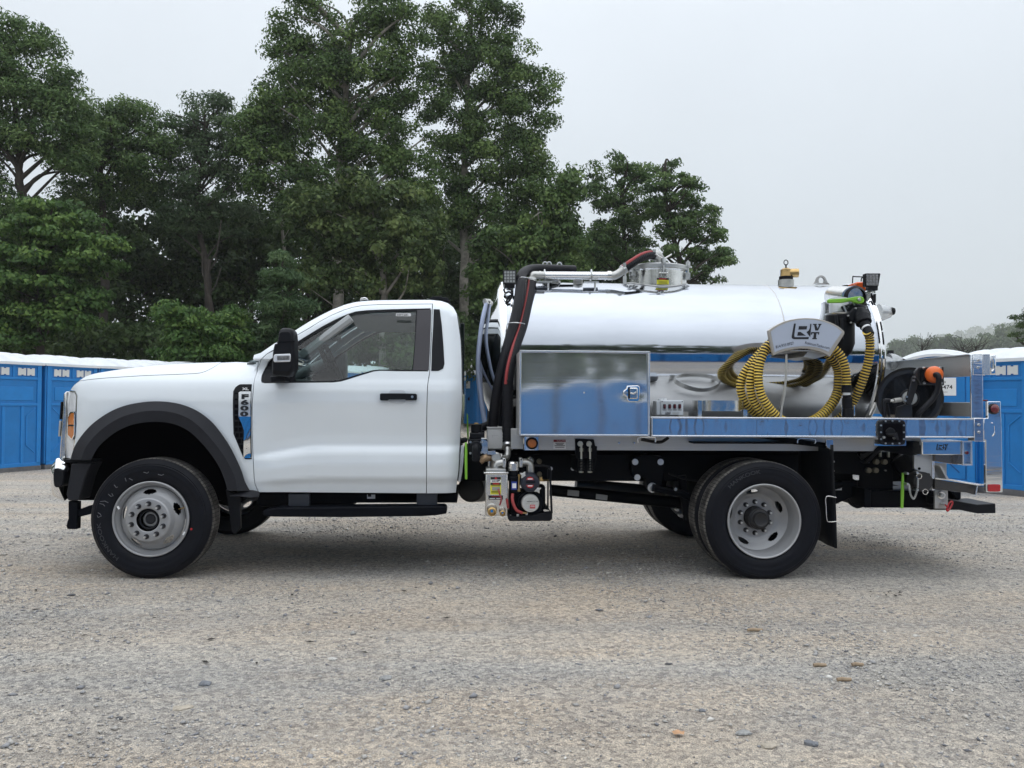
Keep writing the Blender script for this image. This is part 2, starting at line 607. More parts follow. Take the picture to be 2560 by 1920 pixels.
def fast_mesh(name, V, F, tint, m):
    """V (n,k,3) one face each with k corners when F is None; tint per face"""
    me = bpy.data.meshes.new(name)
    if F is None:
        n, k = V.shape[:2]
        me.vertices.add(n * k)
        me.vertices.foreach_set('co', V.reshape(-1).astype(np.float32))
        me.loops.add(n * k)
        me.loops.foreach_set('vertex_index', np.arange(n * k, dtype=np.int32))
        me.polygons.add(n)
        me.polygons.foreach_set('loop_start', np.arange(0, n * k, k, dtype=np.int32))
    else:
        me.vertices.add(len(V))
        me.vertices.foreach_set('co', V.reshape(-1).astype(np.float32))
        nf, k = F.shape
        me.loops.add(nf * k)
        me.loops.foreach_set('vertex_index', F.reshape(-1).astype(np.int32))
        me.polygons.add(nf)
        me.polygons.foreach_set('loop_start', np.arange(0, nf * k, k, dtype=np.int32))
    me.update(calc_edges=True)
    at = me.attributes.new('tint', 'FLOAT', 'FACE')
    at.data.foreach_set('value', tint.astype(np.float32))
    me.materials.append(m)
    return me


def tint_mat(name, stops, rough=.8, transl=0., spec=.3, spots=0.):
    m = bpy.data.materials.new(name)
    m.use_nodes = True
    t = m.node_tree
    N, L = t.nodes, t.links
    b = N['Principled BSDF']
    b.inputs['Roughness'].default_value = rough
    b.inputs['Specular IOR Level'].default_value = spec
    a = N.new('ShaderNodeAttribute'); a.attribute_name = 'tint'
    r = N.new('ShaderNodeValToRGB')
    r.color_ramp.elements[0].position, r.color_ramp.elements[0].color = stops[0][0], (*stops[0][1], 1)
    r.color_ramp.elements[1].position, r.color_ramp.elements[1].color = stops[-1][0], (*stops[-1][1], 1)
    for p, c in stops[1:-1]:
        e = r.color_ramp.elements.new(p); e.color = (*c, 1)
    L.new(a.outputs['Fac'], r.inputs[0])
    L.new(r.outputs[0], b.inputs['Base Color'])
    if transl:
        tr = N.new('ShaderNodeBsdfTranslucent'); L.new(r.outputs[0], tr.inputs[0])
        x = N.new('ShaderNodeMixShader'); x.inputs[0].default_value = transl
        L.new(b.outputs[0], x.inputs[1]); L.new(tr.outputs[0], x.inputs[2])
        L.new(x.outputs[0], N['Material Output'].inputs[0])
    return m


# loose stones -------------------------------------------------
M_STONE = tint_mat('loose_stone', [(0, (.17, .175, .19)), (.3, (.31, .31, .32)), (.55, (.44, .425, .40)), (.8, (.56, .52, .46)), (1, (.78, .76, .72))], .85)
OCT = np.array([(1, 0, 0), (0, 1, 0), (-1, 0, 0), (0, -1, 0), (0, 0, 1), (0, 0, -1)], float)
OF = np.array([(0, 1, 4), (1, 2, 4), (2, 3, 4), (3, 0, 4), (1, 0, 5), (2, 1, 5), (3, 2, 5), (0, 3, 5)])


def stones(n, dmin, dmax, smin, smax, pw):
    u = RNG.random(n)
    a = 2 - pw
    d = (dmin ** a + u * (dmax ** a - dmin ** a)) ** (1 / a)
    x = (RNG.random(n) * 1.62 - .78) * (d + .6)
    y = CAM.y + d
    s = smin * (smax / smin) ** (RNG.random(n) ** 2.6) * (.85 + d / 26)
    # clusters: keep more stones where a low-frequency field is high
    f = np.sin(x * 1.7 + 1.1 * y) + np.sin(.9 * x - 2.3 * y + 2) + np.sin(2.9 * x + .4 * y + 4) * .6
    keep = RNG.random(n) < np.clip(.5 + .26 * f, .12, 1)
    x, y, s = x[keep], y[keep], s[keep]
    n = len(x)
    sc = s[:, None] * np.stack([.8 + .6 * RNG.random(n), .55 + .5 * RNG.random(n), .32 + .38 * RNG.random(n)], 1)
    V = OCT[None] * sc[:, None, :] * (1 + .5 * (RNG.random((n, 6, 1)) - .5))
    V = V + (RNG.random((n, 6, 3)) - .5) * s[:, None, None] * .55
    t = RNG.random(n) * 6.28
    c, sn = np.cos(t)[:, None], np.sin(t)[:, None]
    V = np.stack([V[..., 0] * c - V[..., 1] * sn, V[..., 0] * sn + V[..., 1] * c, V[..., 2]], -1)
    a_ = np.clip((y - 2.2) / 3.5, 0, 1); a_ = a_ * a_ * (3 - 2 * a_)
    z = -.12 * a_ + .006 * np.sin(x * 1.3 + y * .7) + .005 * np.sin(x * .6 - y * 1.9 + 1) + .003 * np.sin(3.1 * x + 2.3 * y)
    V += np.stack([x, y, z + sc[:, 2] * .45], 1)[:, None, :]
    F = (OF[None] + (np.arange(n) * 6)[:, None, None]).reshape(-1, 3)
    tint = np.repeat(np.clip(RNG.normal(.5, .2, n), 0, 1), 8)
    return V.reshape(-1, 3), F, tint


parts = [stones(120000, 2.2, 9, .0024, .009, 1.1), stones(32000, 2.2, 12, .004, .013, 1.0), stones(5500, 2.2, 14, .007, .021, .9)]
off = 0; Vs, Fs, Ts = [], [], []
for V, F, T in parts:
    Vs.append(V); Fs.append(F + off); Ts.append(T); off += len(V)
me = fast_mesh('gravel', np.concatenate(Vs), np.concatenate(Fs), np.concatenate(Ts), M_STONE)
o = bpy.data.objects.new('gravel', me); COL.objects.link(o)
tag(o, 'loose grey and tan gravel scattered over the yard', kind='stuff')


def big_stone(k, x, y, r, tint, label, flat=.5):
    p = GP(k, x, y)
    rs = np.random.default_rng(int(x * 7 + y))
    bm = bmesh.new()
    bmesh.ops.create_icosphere(bm, subdivisions=2, radius=1)
    for v in bm.verts:
        f = 1 + .28 * math.sin(v.co.x * 3 + x) * math.cos(v.co.y * 2.3 + y) + (rs.random() - .5) * .22
        v.co = Vector((v.co.x * r * 1.25 * f, v.co.y * r * .85 * f, v.co.z * r * flat * f))
    me = bpy.data.meshes.new('stone'); bm.to_mesh(me); bm.free()
    o = obj('stone', me, mat('stone_%s' % tint, {'white': (.58, .56, .52), 'slate': (.20, .21, .225), 'tan': (.42, .37, .30), 'grey': (.30, .30, .29), 'dark': (.10, .10, .105)}[tint], rough=.9, var=.25, vscale=60, bump=.002, bscale=120), loc=(p.x, p.y, gvar(p.x, p.y) + r * flat * .45), smooth=25)
    tag(o, label, 'stone', 'larger stones lying loose on the gravel')


ZO['ga'] = (0, 1400, .57866); ZO['gb'] = (1280, 1400, .57866)
big_stone('ga', 1437, 425, .019, 'white', 'pale angular stone on the sandy patch in front of the truck cab')
big_stone('ga', 888, 534, .026, 'slate', 'flat blue-grey stone in the gravel below the front wheel')
big_stone('ga', 1665, 507, .024, 'grey', 'flat grey stone on the gravel in front of the pump unit')
big_stone('ga', 515, 686, .012, 'dark', 'small dark stone in the lower left gravel')
big_stone('ga', 307, 157, .018, 'dark', 'dark stone just left of the front tyre on the gravel')
big_stone('ga', 788, 636, .034, 'tan', 'flat tan stone half buried at the middle left of the gravel', .2)
big_stone('gb', 1112, 808, .026, 'tan', 'flat tan stone near the bottom edge of the gravel', .35)
big_stone('gb', 1000, 752, .024, 'grey', 'flat grey stone above the tan one near the bottom edge', .4)
big_stone('gb', 822, 650, .014, 'slate', 'small blue-grey stone in the sandy strip at the lower right')
big_stone('gb', 1295, 800, .020, 'slate', 'dark grey stone at the bottom right of the gravel', .6)
big_stone('gb', 677, 446, .013, 'dark', 'small dark stone right of the middle of the gravel', .6)
for (x, y, L_, lb) in ((1050, 311, .085, 'brown stick piece nearest to the rear wheel'), (1330, 464, .062, 'left one of two short stick pieces side by side on the gravel'), (1493, 464, .056, 'right one of two short stick pieces side by side on the gravel'), (1435, 527, .066, 'stick piece lying below the two side by side on the gravel')):
    p = GP('gb', x, y)
    pts = [Vector((-L_ / 2, 0, 0)), Vector((-L_ / 6, .002, .002)), Vector((L_ / 5, -.002, .001)), Vector((L_ / 2, .003, 0))]
    s = obj('stick', MB().tube(pts, .0085, 8, rfun=lambda i: (.008, .009, .0085, .007)[i]).mesh(), mat('dry_wood', (.36, .27, .18), rough=.9, var=.25, vscale=50), loc=(p.x, p.y, gvar(p.x, p.y) + .008))
    tag(s, lb, 'stick', 'short broken sticks on the gravel')
    s.rotation_euler = (0, .03, .08)
p = GP('gb', 717, 758)
lf_ = MB().loft([[(-.018, -.014, .004), (0, -.018, .008), (.02, -.012, .002)], [(-.024, 0, .010), (0, 0, .003), (.026, .002, .011)], [(-.014, .015, .003), (.004, .02, .009), (.017, .012, .004)]])
tag(obj('dry_leaf', lf_.mesh(), mat('leaf_orange', (.50, .29, .16), rough=.7, var=.2, vscale=80), loc=(p.x, p.y, .006), smooth=60), 'single orange-brown dry leaf on the gravel near the bottom edge', 'leaf')
# dark leaf litter bits to the right of the rear wheel
rs = np.random.default_rng(5)
mb = MB()
for i in range(34):
    c = GP('gb', 1540 + 170 * rs.random(), 130 + 32 * rs.random()) if i < 12 else GP('ga', 150 + 2000 * rs.random(), 60 + 400 * rs.random())
    a = rs.random() * 6.28; L_ = .012 + .02 * rs.random()
    u = Vector((math.cos(a), math.sin(a), 0)) * L_; w = Vector((-math.sin(a), math.cos(a), 0)) * L_ * .3
    c.z = gvar(c.x, c.y) + .008
    mb.add([c - u, c - w + Vector((0, 0, .004)), c + u, c + w], [(0, 1, 2, 3)])
tag(mk('leaf_litter', mb, mat('litter', (.03, .026, .022), rough=.9), None), 'dark bits of bark and dry leaf scattered on the gravel', kind='stuff')

# ------------------------------------------------------------------ portable toilets
M_BLUE = mat('toilet_blue', (.010, .18, .50), rough=.42, var=.10, vscale=3, rvar=.06)
M_BLUE2 = mat('toilet_blue_trim', (.013, .205, .56), rough=.42, var=.08, vscale=4)
M_BLUED = mat('toilet_blue_shaded', (.006, .08, .26), rough=.55)  # wall blue darkened: groove shade painted onto raised ribs and slats
M_ROOF = mat('toilet_roof_white', (.74, .77, .80), rough=.5, var=.07, vscale=4)
M_GRIL = mat('vent_white', (.66, .67, .66), rough=.6)
M_SKID = mat('skid_grey', (.13, .13, .135), rough=.8, var=.2)
TWI, TDE, THE = 1.12, 1.16, 2.25


def toilet_meshes():
    w, d = TWI / 2, TDE / 2
    H = 2.05
    out = {}
    out['skid'] = (MB().box(-w - .02, w + .02, -d - .02, d + .02, 0, .10), M_SKID, .01)
    b = MB()
    b.box(-w, w, -d, d, .10, H)
    b.prism([(-w, H), (-w * .6, H + .085), (0, H + .125), (w * .6, H + .085), (w, H)], -d, d)
    out['body'] = (b, M_BLUE, .015)
    # side relief
    s = MB()
    for sx in (-1, 1):
        X0, X1 = sorted((sx * w, sx * (w + .018)))
        for (y0, y1, z0, z1) in ((-d + .0, -d + .09, .14, H - .02), (d - .09, d, .14, H - .02), (-d + .09, d - .09, H - .07, H - .01), (-d + .09, d - .09, H - .32, H - .27), (-.02, .02, H - .27, H - .06),
                                 (-d + .09, d - .09, 1.24, 1.29), (-.22, -.16, .16, 1.23), (.16, .22, .16, 1.23), (-d + .0, d, .10, .17)):
            s.box(X0, X1, y0, y1, z0, z1)
        X0, X1 = sorted((sx * w, sx * (w + .010)))
        s.box(X0, X1, -d + .17, d - .17, 1.34, 1.60)
        X0, X1 = sorted((sx * w, sx * (w + .012)))
        for q in (-1, 1):
            for (za, zb) in ((1.20, 1.05), (.35, .50)):
                a, c = Vector((sx * (w + .006), q * .28, zb)), Vector((sx * (w + .006), q * .46, za))
                dr = (c - a)
                s.obox((a + c) / 2, .012, dr.length, .022, Matrix.Rotation(math.atan2(dr.z, dr.y), 3, 'X'))
            s.box(X0, X1, q * .28 - .012, q * .28 + .012, .50, 1.05)
    out['wall_rib'] = (s, M_BLUE2, .006)
    f = MB()
    Y0 = -d
    for (x0, x1, z0, z1, t) in ((-w, -w + .12, .12, H, .03), (w - .12, w, .12, H, .03), (-w + .12, w - .12, H - .13, H - .03, .022), (-w + .12, w - .12, .12, .19, .02)):
        f.box(x0, x1, Y0 - t, Y0, z0, z1)
    out['front_frame'] = (f, M_BLUE2, .01)
    dr = MB().box(-w + .135, w - .135, Y0 - .014, Y0, .20, H - .145)
    out['door'] = (dr, M_BLUE, .006)
    r = MB()
    N_ = 12
    prof = [(-w - .04 + (2 * w + .08) * i / N_) for i in range(N_ + 1)]

    def rz(x): return H + .01 + .165 * (1 - (abs(x) / (w + .04)) ** 2.0) + .0
    nr_ = 24
    rows = []
    for j in range(nr_ + 1):
        y = -d - .05 + (TDE + .10) * j / nr_
        rib = .030 * (1 if (j % 6) in (2, 3, 4) else 0) - .06 * abs(2 * j / nr_ - 1) ** 5
        rows.append([(x, y, rz(x) + rib * (1 - (abs(x) / (w + .04)) ** 6)) for x in prof])
    r.loft(rows)
    r.loft([[(p[0], p[1], p[2]) for p in rows[0]], [(p[0], p[1], p[2] - .045) for p in rows[0]]])
    r.loft([[(p[0], p[1], p[2]) for p in rows[-1]], [(p[0], p[1], p[2] - .045) for p in rows[-1]]])
    for sx in (0, -1):
        r.loft([[rw[sx] for rw in rows], [(rw[sx][0], rw[sx][1], rw[sx][2] - .05) for rw in rows]])
    out['roof'] = (r, M_ROOF, 0)
    return out


TM = {}
for nme, (mb, m, bv) in toilet_meshes().items():
    me = mb.mesh()
    me.materials.append(m)
    me.polygons.foreach_set('use_smooth', [True] * len(me.polygons))
    me.set_sharp_from_angle(angle=math.radians(22 if nme == 'roof' else 30))
    TM[nme] = (me, bv)
HND = MB().box(-.03, .03, -TDE / 2 - .05, -TDE / 2 - .012, 1.02, 1.14).mesh(); HND.materials.append(M_BLACK)
VPI = MB().cyl((.38, .40, 1.9), (.38, .40, 2.30), .055, n=16).mesh(); VPI.materials.append(M_BLACK)
SGN = MB().box(-.30, .30, -TDE / 2 - .020, -TDE / 2 - .013, 1.50, 1.78).mesh(); SGN.materials.append(M_WPL)
RIBS = MB()
for q in (-1, 1):
    for (za, zb) in ((1.22, 1.02), (.30, .50)):
        a, c = Vector((q * .14, -TDE / 2 - .018, zb)), Vector((q * .34, -TDE / 2 - .018, za)); dd = c - a
        RIBS.obox((a + c) / 2, dd.length, .012, .018, Matrix.Rotation(-math.atan2(dd.z, dd.x), 3, 'Y'))
    RIBS.box(q * .14 - .01, q * .14 + .01, -TDE / 2 - .024, -TDE / 2 - .012, .5, 1.02)
RIBM = RIBS.mesh(); RIBM.materials.append(M_BLUED)


_g = MB().box(0, .012, -.17, .17, 1.81, 1.95).mesh(); _g.materials.append(M_GRIL)
_h = MB()
_h.box(.011, .016, -.010, .010, 1.81, 1.95)
for q in (-.085, .085): _h.box(.011, .016, q - .02, q + .02, 1.935, 1.95).box(.011, .016, q - .02, q + .02, 1.81, 1.825)
_h = _h.mesh(); _h.materials.append(M_BLUED)


def toilet(x, y, z, rz, label, group, full=True, vent=False, sign=None, tilt=0.):
    t = empty('portable_toilet', (x, y, z), label, 'portable toilet', group, rz)
    t.rotation_euler = (tilt, 0, rz)
    for nme, (me, bv) in TM.items():
        o = bpy.data.objects.new(nme, me); COL.objects.link(o); o.parent = t
        if nme == 'door':
            h = bpy.data.objects.new('door_handle', HND); COL.objects.link(h); h.parent = o
            h.location = (.26, 0, 0)
            h = bpy.data.objects.new('door_rib', RIBM); COL.objects.link(h); h.parent = o
            if sign:
                s = bpy.data.objects.new('sign', SGN); COL.objects.link(s); s.parent = t
                for body, zz_, sz, off in sign:
                    me2 = text_mesh(body, sz / .7, .001, off, 0, 'CENTER')
                    me2.materials.append(M_PRINT)
                    me2.transform(Matrix.Translation((0, -TDE / 2 - .0215, zz_)) @ Matrix.Rotation(math.pi / 2, 4, 'X'))
                    q = bpy.data.objects.new('lettering', me2); COL.objects.link(q); q.parent = s
        if bv and full:
            b = o.modifiers.new('b', 'BEVEL'); b.width = bv; b.segments = 2; b.limit_method = 'ANGLE'
    for sx in (1, -1):
        if not full: break
        for q in (-.26, .26):
            o = bpy.data.objects.new('vent_grille', _g); COL.objects.link(o); o.parent = t
            o.location = (sx * TWI / 2, q, 0); o.rotation_euler = (0, 0, 0 if sx > 0 else math.pi)
            h = bpy.data.objects.new('vent_slats', _h); COL.objects.link(h); h.parent = o
    if vent:
        o = bpy.data.objects.new('vent_pipe', VPI); COL.objects.link(o); o.parent = t
    return t


U = Vector((.405, .914, 0)); NRM = Vector((.914, -.405, 0))
rot_l = math.atan2(NRM.y, NRM.x)
names = ['first', 'second', 'third', 'fourth', 'fifth', 'sixth', 'seventh', 'eighth', 'ninth', 'tenth', 'eleventh', 'twelfth']
for i in range(12):
    f = Vector((-8.74, 15.2 + CAM.y, 0)) + U * (.52 + 1.27 * i) + NRM * .0
    c = f - NRM * (TWI / 2)
    if i == 0: lb = 'leftmost blue portable toilet, standing at the left edge behind the truck bonnet'
    elif i < 4: lb = '%s blue portable toilet from the left edge in the row behind the bonnet' % names[i]
    else: lb = 'blue portable toilet far along the left row, hidden behind the truck cab'
    toilet(c.x, c.y, gh(c.x, c.y) - .01, rot_l + .008 * math.sin(i * 2.1), lb, 'portable toilets in the left row behind the truck', full=i < 5, tilt=.006 * math.sin(i * 3.7))
SG1 = [('Bellefonte, Pa', 1.70, .040, -.0002), ('814-355-4474', 1.605, .062, .0012), ('Portable Toilet Rental & Septic Service', 1.55, .016, 0)]
SG2 = [('ROBINSON', 1.68, .055, .001), ('Septic Service', 1.61, .035, 0), ('814-355-4474', 1.53, .045, .001)]
cm = 33.3
toilet((1172 - 1185) / 2060 * cm, cm + CAM.y, .25, math.radians(-22), 'lone blue portable toilet with white sign seen between the cab and the tank', 'portable toilets behind the truck', sign=SG2)
dr_ = Vector((math.cos(math.radians(-40)), math.sin(math.radians(-40)), 0))
A = Vector(((2366 - 1185) / 2060 * 12.75, 12.75 + CAM.y, gh(0, 12.75 + CAM.y)))
fb = Vector((-dr_.y, dr_.x, 0))
A = A + fb * (TDE / 2)
toilet(A.x, A.y, A.z, math.radians(-40), 'blue portable toilet with phone number sign behind the hose reel and rear post', 'portable toilets behind the truck', sign=SG1)
B = A - dr_ * 1.27 + fb * .05
toilet(B.x, B.y, B.z, math.radians(-40), 'blue portable toilet showing between the tank end ring and the hose reel', 'portable toilets behind the truck', vent=True)
C_ = B - dr_ * 1.27
toilet(C_.x, C_.y, C_.z, math.radians(-40), 'blue portable toilet hidden behind the rear part of the tank', 'portable toilets behind the truck', vent=True)
D = Vector(((2560 - 1185) / 2060 * 12.1 + .34, 12.1 + CAM.y + .38, A.z))
toilet(D.x, D.y, D.z, math.radians(-52 + 75), 'blue portable toilet cut off by the right edge of the photo', 'portable toilets behind the truck', vent=False)
toilet(D.x + .75, D.y + 1.1, D.z, math.radians(-52 + 75), 'blue portable toilet behind the one at the right edge', 'portable toilets behind the truck', vent=True)
for i in range(24):
    toilet(-7.5 + 1.32 * i + .03 * math.sin(i * 5), -9.6 + .04 * math.sin(i * 2.2) + .02 * i, -.0, math.pi + .02 * math.sin(i * 3.1), 'blue portable toilet in the row behind the camera, seen only reflected in the polished metal', 'portable toilets reflected in the truck', full=False)

# ------------------------------------------------------------------ trees
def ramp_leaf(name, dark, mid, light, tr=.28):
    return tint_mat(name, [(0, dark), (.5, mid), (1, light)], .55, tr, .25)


L_SYC = ramp_leaf('sycamore_leaf', (.024, .050, .016), (.082, .146, .042), (.180, .262, .080))
L_LOC = ramp_leaf('locust_leaf', (.025, .056, .018), (.084, .150, .046), (.170, .250, .085))
L_BRT = ramp_leaf('bright_leaf', (.030, .070, .018), (.068, .140, .034), (.150, .240, .055))
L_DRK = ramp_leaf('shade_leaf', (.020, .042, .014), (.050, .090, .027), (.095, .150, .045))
L_FAR = ramp_leaf('hazed_leaf', (.05, .085, .04), (.10, .15, .07), (.17, .22, .10))  # paler greens carry part of the distance haze in the leaf colour
M_SYCB = mat('sycamore_bark', (.24, .225, .195), rough=.9, var=.5, vscale=3.5)
M_LOCB = mat('dark_bark', (.045, .038, .032), rough=.95, var=.3, vscale=6)


def leaves(lobes, n, size, mtl, seed, aspect=.62, up=.55, clump=(.35, .75), per=90, flat=.65, hollow=.45):
    """leaf faces gathered in clumps through ellipsoid lobes. lobes: (x,y,z,rx,ry,rz)"""
    r = np.random.default_rng(seed)
    lo = np.array(lobes, float)
    vol = np.cbrt(lo[:, 3] * lo[:, 4] * lo[:, 5]) ** 2
    nc = max(int(n / per), 4)
    ci = r.choice(len(lo), nc, p=vol / vol.sum())
    dv = r.normal(size=(nc, 3)); dv /= np.linalg.norm(dv, axis=1)[:, None]
    rad = (hollow + (1 - hollow) * r.random(nc) ** .6)[:, None]
    cc = lo[ci, :3] + dv * rad * lo[ci, 3:6]
    cs = r.uniform(*clump, nc)
    ct = r.normal(.5, .2, nc)
    w = cs ** 2 / (cs ** 2).sum()
    k = r.choice(nc, n, p=w)
    d2 = r.normal(size=(n, 3)); d2 /= np.linalg.norm(d2, axis=1)[:, None]
    d2 *= (r.random(n) ** .45)[:, None] * cs[k][:, None]
    d2[:, 2] *= flat
    # clumps droop at the edge
    d2[:, 2] -= .18 * (d2[:, 0] ** 2 + d2[:, 1] ** 2) / cs[k]
    p = cc[k] + d2
    nn = r.normal(size=(n, 3)) * .5 + d2 / cs[k][:, None] * 1.5
    nn[:, 2] += up * .6
    nn /= np.linalg.norm(nn, axis=1)[:, None]
    a = np.cross(nn, r.normal(size=(n, 3))); a /= np.linalg.norm(a, axis=1)[:, None]
    b = np.cross(nn, a)
    s = size * r.uniform(.6, 1.3, n)[:, None]
    V = np.stack([p - a * s * .5, p - b * s * .5 * aspect + a * s * .06, p + a * s * .5, p + b * s * .5 * aspect + a * s * .06], 1)
    tint = np.clip(ct[k] + r.normal(0, .15, n), 0, 1)
    return fast_mesh('crown', V, None, tint, mtl), cc


def tree(name, label, d, lobes, trunk, n, size, leaf, bark, seed, group, dscale=1.0, per=90, clump=(.35, .75), aspect=.62, flat=.65, up=.55, hollow=.45, branches=18, tr=.16):
    """lobes in photo pixels (zone v): (x, y, rx, ry[, depth offset]); trunk: list of (x,y) from the ground up"""
    Y = d + CAM.y
    s = 1.15732 / FPX * d
    L3 = []
    for lb in lobes:
        x, y, rx, ry = lb[:4]
        dy = lb[4] if len(lb) > 4 else 0
        p = P('v', x, y, Y + dy)
        L3.append((p.x, p.y, p.z, rx * s, min(max(rx * s * dscale, .8), 3.4), ry * s))
    tp = [P('v', x, y, Y) for x, y in trunk]
    base = Vector((tp[0].x, Y, gh(tp[0].x, Y)))
    tp[0] = Vector((tp[0].x, Y, base.z - .15))
    t = empty(name, base, label, 'tree', group)
    me, cc = leaves(L3, n, size, leaf, seed, aspect=aspect, per=per, clump=clump, flat=flat, up=up, hollow=hollow)
    o = bpy.data.objects.new('crown', me); COL.objects.link(o); o.parent = t
    o.matrix_parent_inverse = Matrix.Translation(-base)
    c = [Vector(q) for q in crom([tuple(q) for q in tp], 5)]
    mb = MB()
    N_ = len(c)
    rr = random.Random(seed)
    c = [q + Vector((rr.uniform(-.04, .04), rr.uniform(-.04, .04), 0)) for q in c]
    mb.tube(c, tr, 9, rfun=lambda i: tr * (1.15 - .85 * i / N_))
    for i in range(branches):
        tgt = Vector(cc[rr.randrange(len(cc))])
        # start low on the trunk below the target
        cand = [q for q in c if q.z < tgt.z - .3] or [c[0]]
        st = min(cand, key=lambda q: abs((tgt.z - q.z) - (tgt - q).xy.length * .8))
        mid = (st + tgt) / 2 + Vector((rr.uniform(-.3, .3), rr.uniform(-.3, .3), rr.uniform(-.1, .5)))
        pts = [Vector(q) for q in crom([tuple(st), tuple(mid), tuple(tgt)], 4)]
        r0 = tr * rr.uniform(.25, .5)
        mb.tube(pts, r0, 6, rfun=lambda i: r0 * (1 - .85 * i / 9), caps=False)
    me = mb.mesh(False); me.materials.append(bark)
    me.polygons.foreach_set('use_smooth', [True] * len(me.polygons))
    o = bpy.data.objects.new('trunk', me); COL.objects.link(o); o.parent = t
    o.matrix_parent_inverse = Matrix.Translation(-base)
    return t


GW = 'trees along the edge of the yard behind the truck'
tree('sycamore_tree', 'tallest sycamore behind the cab, its several leaders cut off by the upper photo edge', 33,
     [(560, 225, 45, 50), (605, 60, 16, 35), (640, 95, 22, 24), (660, 25, 38, 45), (690, 110, 40, 50), (745, 55, 60, 60), (830, 20, 60, 50), (860, 75, 60, 60), (640, 185, 60, 60), (720, 175, 70, 60), (800, 150, 75, 65), (880, 170, 60, 70), (560, 300, 60, 60), (585, 250, 50, 45), (620, 130, 45, 45), (620, 270, 70, 70), (700, 280, 80, 70), (790, 270, 80, 70), (870, 280, 70, 80), (610, 370, 80, 60), (700, 380, 80, 60), (800, 370, 90, 70), (890, 380, 70, 70), (650, 450, 70, 50)],
     [(732, 790), (730, 640), (728, 500), (735, 330), (750, 160), (760, 40)], 88000, .135, L_SYC, M_SYCB, 1, GW, branches=46, per=200, clump=(.36, .78), tr=.21)
tree('sycamore_tree', 'tall sycamore with pale trunk rising between the cab and the tank', 35,
     [(940, 60, 30, 50), (985, 50, 50, 55), (1030, 20, 60, 45), (1080, 60, 50, 55), (1110, 110, 45, 45), (970, 150, 55, 70), (1040, 140, 70, 65), (1115, 185, 50, 45), (1165, 165, 28, 25), (1185, 205, 22, 20), (1195, 245, 24, 14), (1175, 262, 30, 22), (980, 260, 70, 70), (1060, 260, 80, 70), (1130, 250, 60, 50), (1160, 320, 40, 26), (1110, 330, 70, 60), (1010, 360, 90, 70), (1100, 400, 80, 60), (1170, 370, 40, 40), (960, 450, 80, 60), (1050, 470, 90, 60), (1150, 450, 60, 50)],
     [(1001, 790), (1002, 640), (1003, 500), (1005, 330), (1010, 160), (1020, 30)], 80000, .13, L_SYC, M_SYCB, 2, GW, branches=46, per=190, clump=(.32, .72), tr=.20)
tree('sycamore_tree', 'lower sycamore with sunlit yellowish leaves right behind the cab roof', 29,
     [(690, 425, 60, 40, -.5), (655, 470, 40, 40), (750, 450, 60, 50), (800, 395, 50, 40, -1), (860, 440, 60, 50), (700, 520, 70, 45), (790, 520, 70, 50), (870, 530, 60, 55, -1), (920, 500, 40, 50), (690, 590, 60, 40), (800, 600, 80, 40), (910, 590, 50, 50)],
     [(826, 790), (828, 640), (820, 560), (800, 440)], 26000, .17, ramp_leaf('olive_leaf', (.022, .045, .014), (.076, .122, .038), (.18, .235, .08)), M_SYCB, 3, GW, branches=20, clump=(.3, .6), tr=.13)
tree('locust_tree', 'large dark locust at the left edge with forked trunk against the sky', 30,
     [(5, 45, 45, 40), (60, 75, 45, 32), (105, 100, 28, 22), (20, 130, 60, 50), (95, 165, 60, 35), (150, 172, 32, 18), (50, 215, 90, 50), (130, 235, 60, 40), (180, 235, 22, 20), (20, 290, 50, 36), (110, 300, 90, 38), (170, 300, 40, 30), (160, 350, 50, 30), (10, 440, 40, 50), (60, 450, 60, 30), (-60, 150, 80, 120), (-60, 330, 70, 100)],
     [(48, 790), (48, 600), (50, 450), (42, 390), (38, 320), (30, 180), (20, 80)], 46000, .155, L_LOC, M_LOCB, 4, GW, branches=34, aspect=.4, flat=.42, up=.8, clump=(.35, .8), tr=.19)
tree('locust_tree', 'dark locust with arching crown between the left edge tree and the paler one', 33,
     [(190, 270, 40, 30), (160, 330, 50, 45), (225, 250, 45, 25), (275, 238, 50, 24), (330, 262, 34, 24), (210, 300, 60, 36), (290, 300, 70, 36), (350, 310, 34, 36), (230, 360, 80, 40), (310, 370, 60, 40), (200, 420, 70, 40)],
     [(228, 790), (225, 560), (222, 450), (215, 380), (240, 300)], 32000, .15, L_LOC, M_LOCB, 5, GW, branches=26, aspect=.4, flat=.42, up=.8, clump=(.35, .75), tr=.17)
tree('locust_tree', 'paler feathery locust with rounded top left of the tallest sycamore', 34,
     [(430, 215, 36, 18), (475, 225, 30, 20), (395, 262, 34, 26), (450, 265, 50, 30), (500, 275, 30, 34), (400, 320, 55, 40), (470, 330, 60, 45), (380, 390, 50, 45), (450, 410, 70, 45), (520, 370, 50, 55), (530, 300, 40, 40), (360, 330, 40, 40), (390, 470, 60, 40), (480, 470, 60, 45)],
     [(452, 790), (450, 640), (442, 560), (425, 440), (445, 320), (440, 240)], 32000, .15, ramp_leaf('pale_locust_leaf', (.04, .075, .035), (.08, .13, .06), (.14, .20, .095)), M_LOCB, 6, GW, branches=34, aspect=.4, flat=.42, up=.8, clump=(.3, .65), tr=.14)
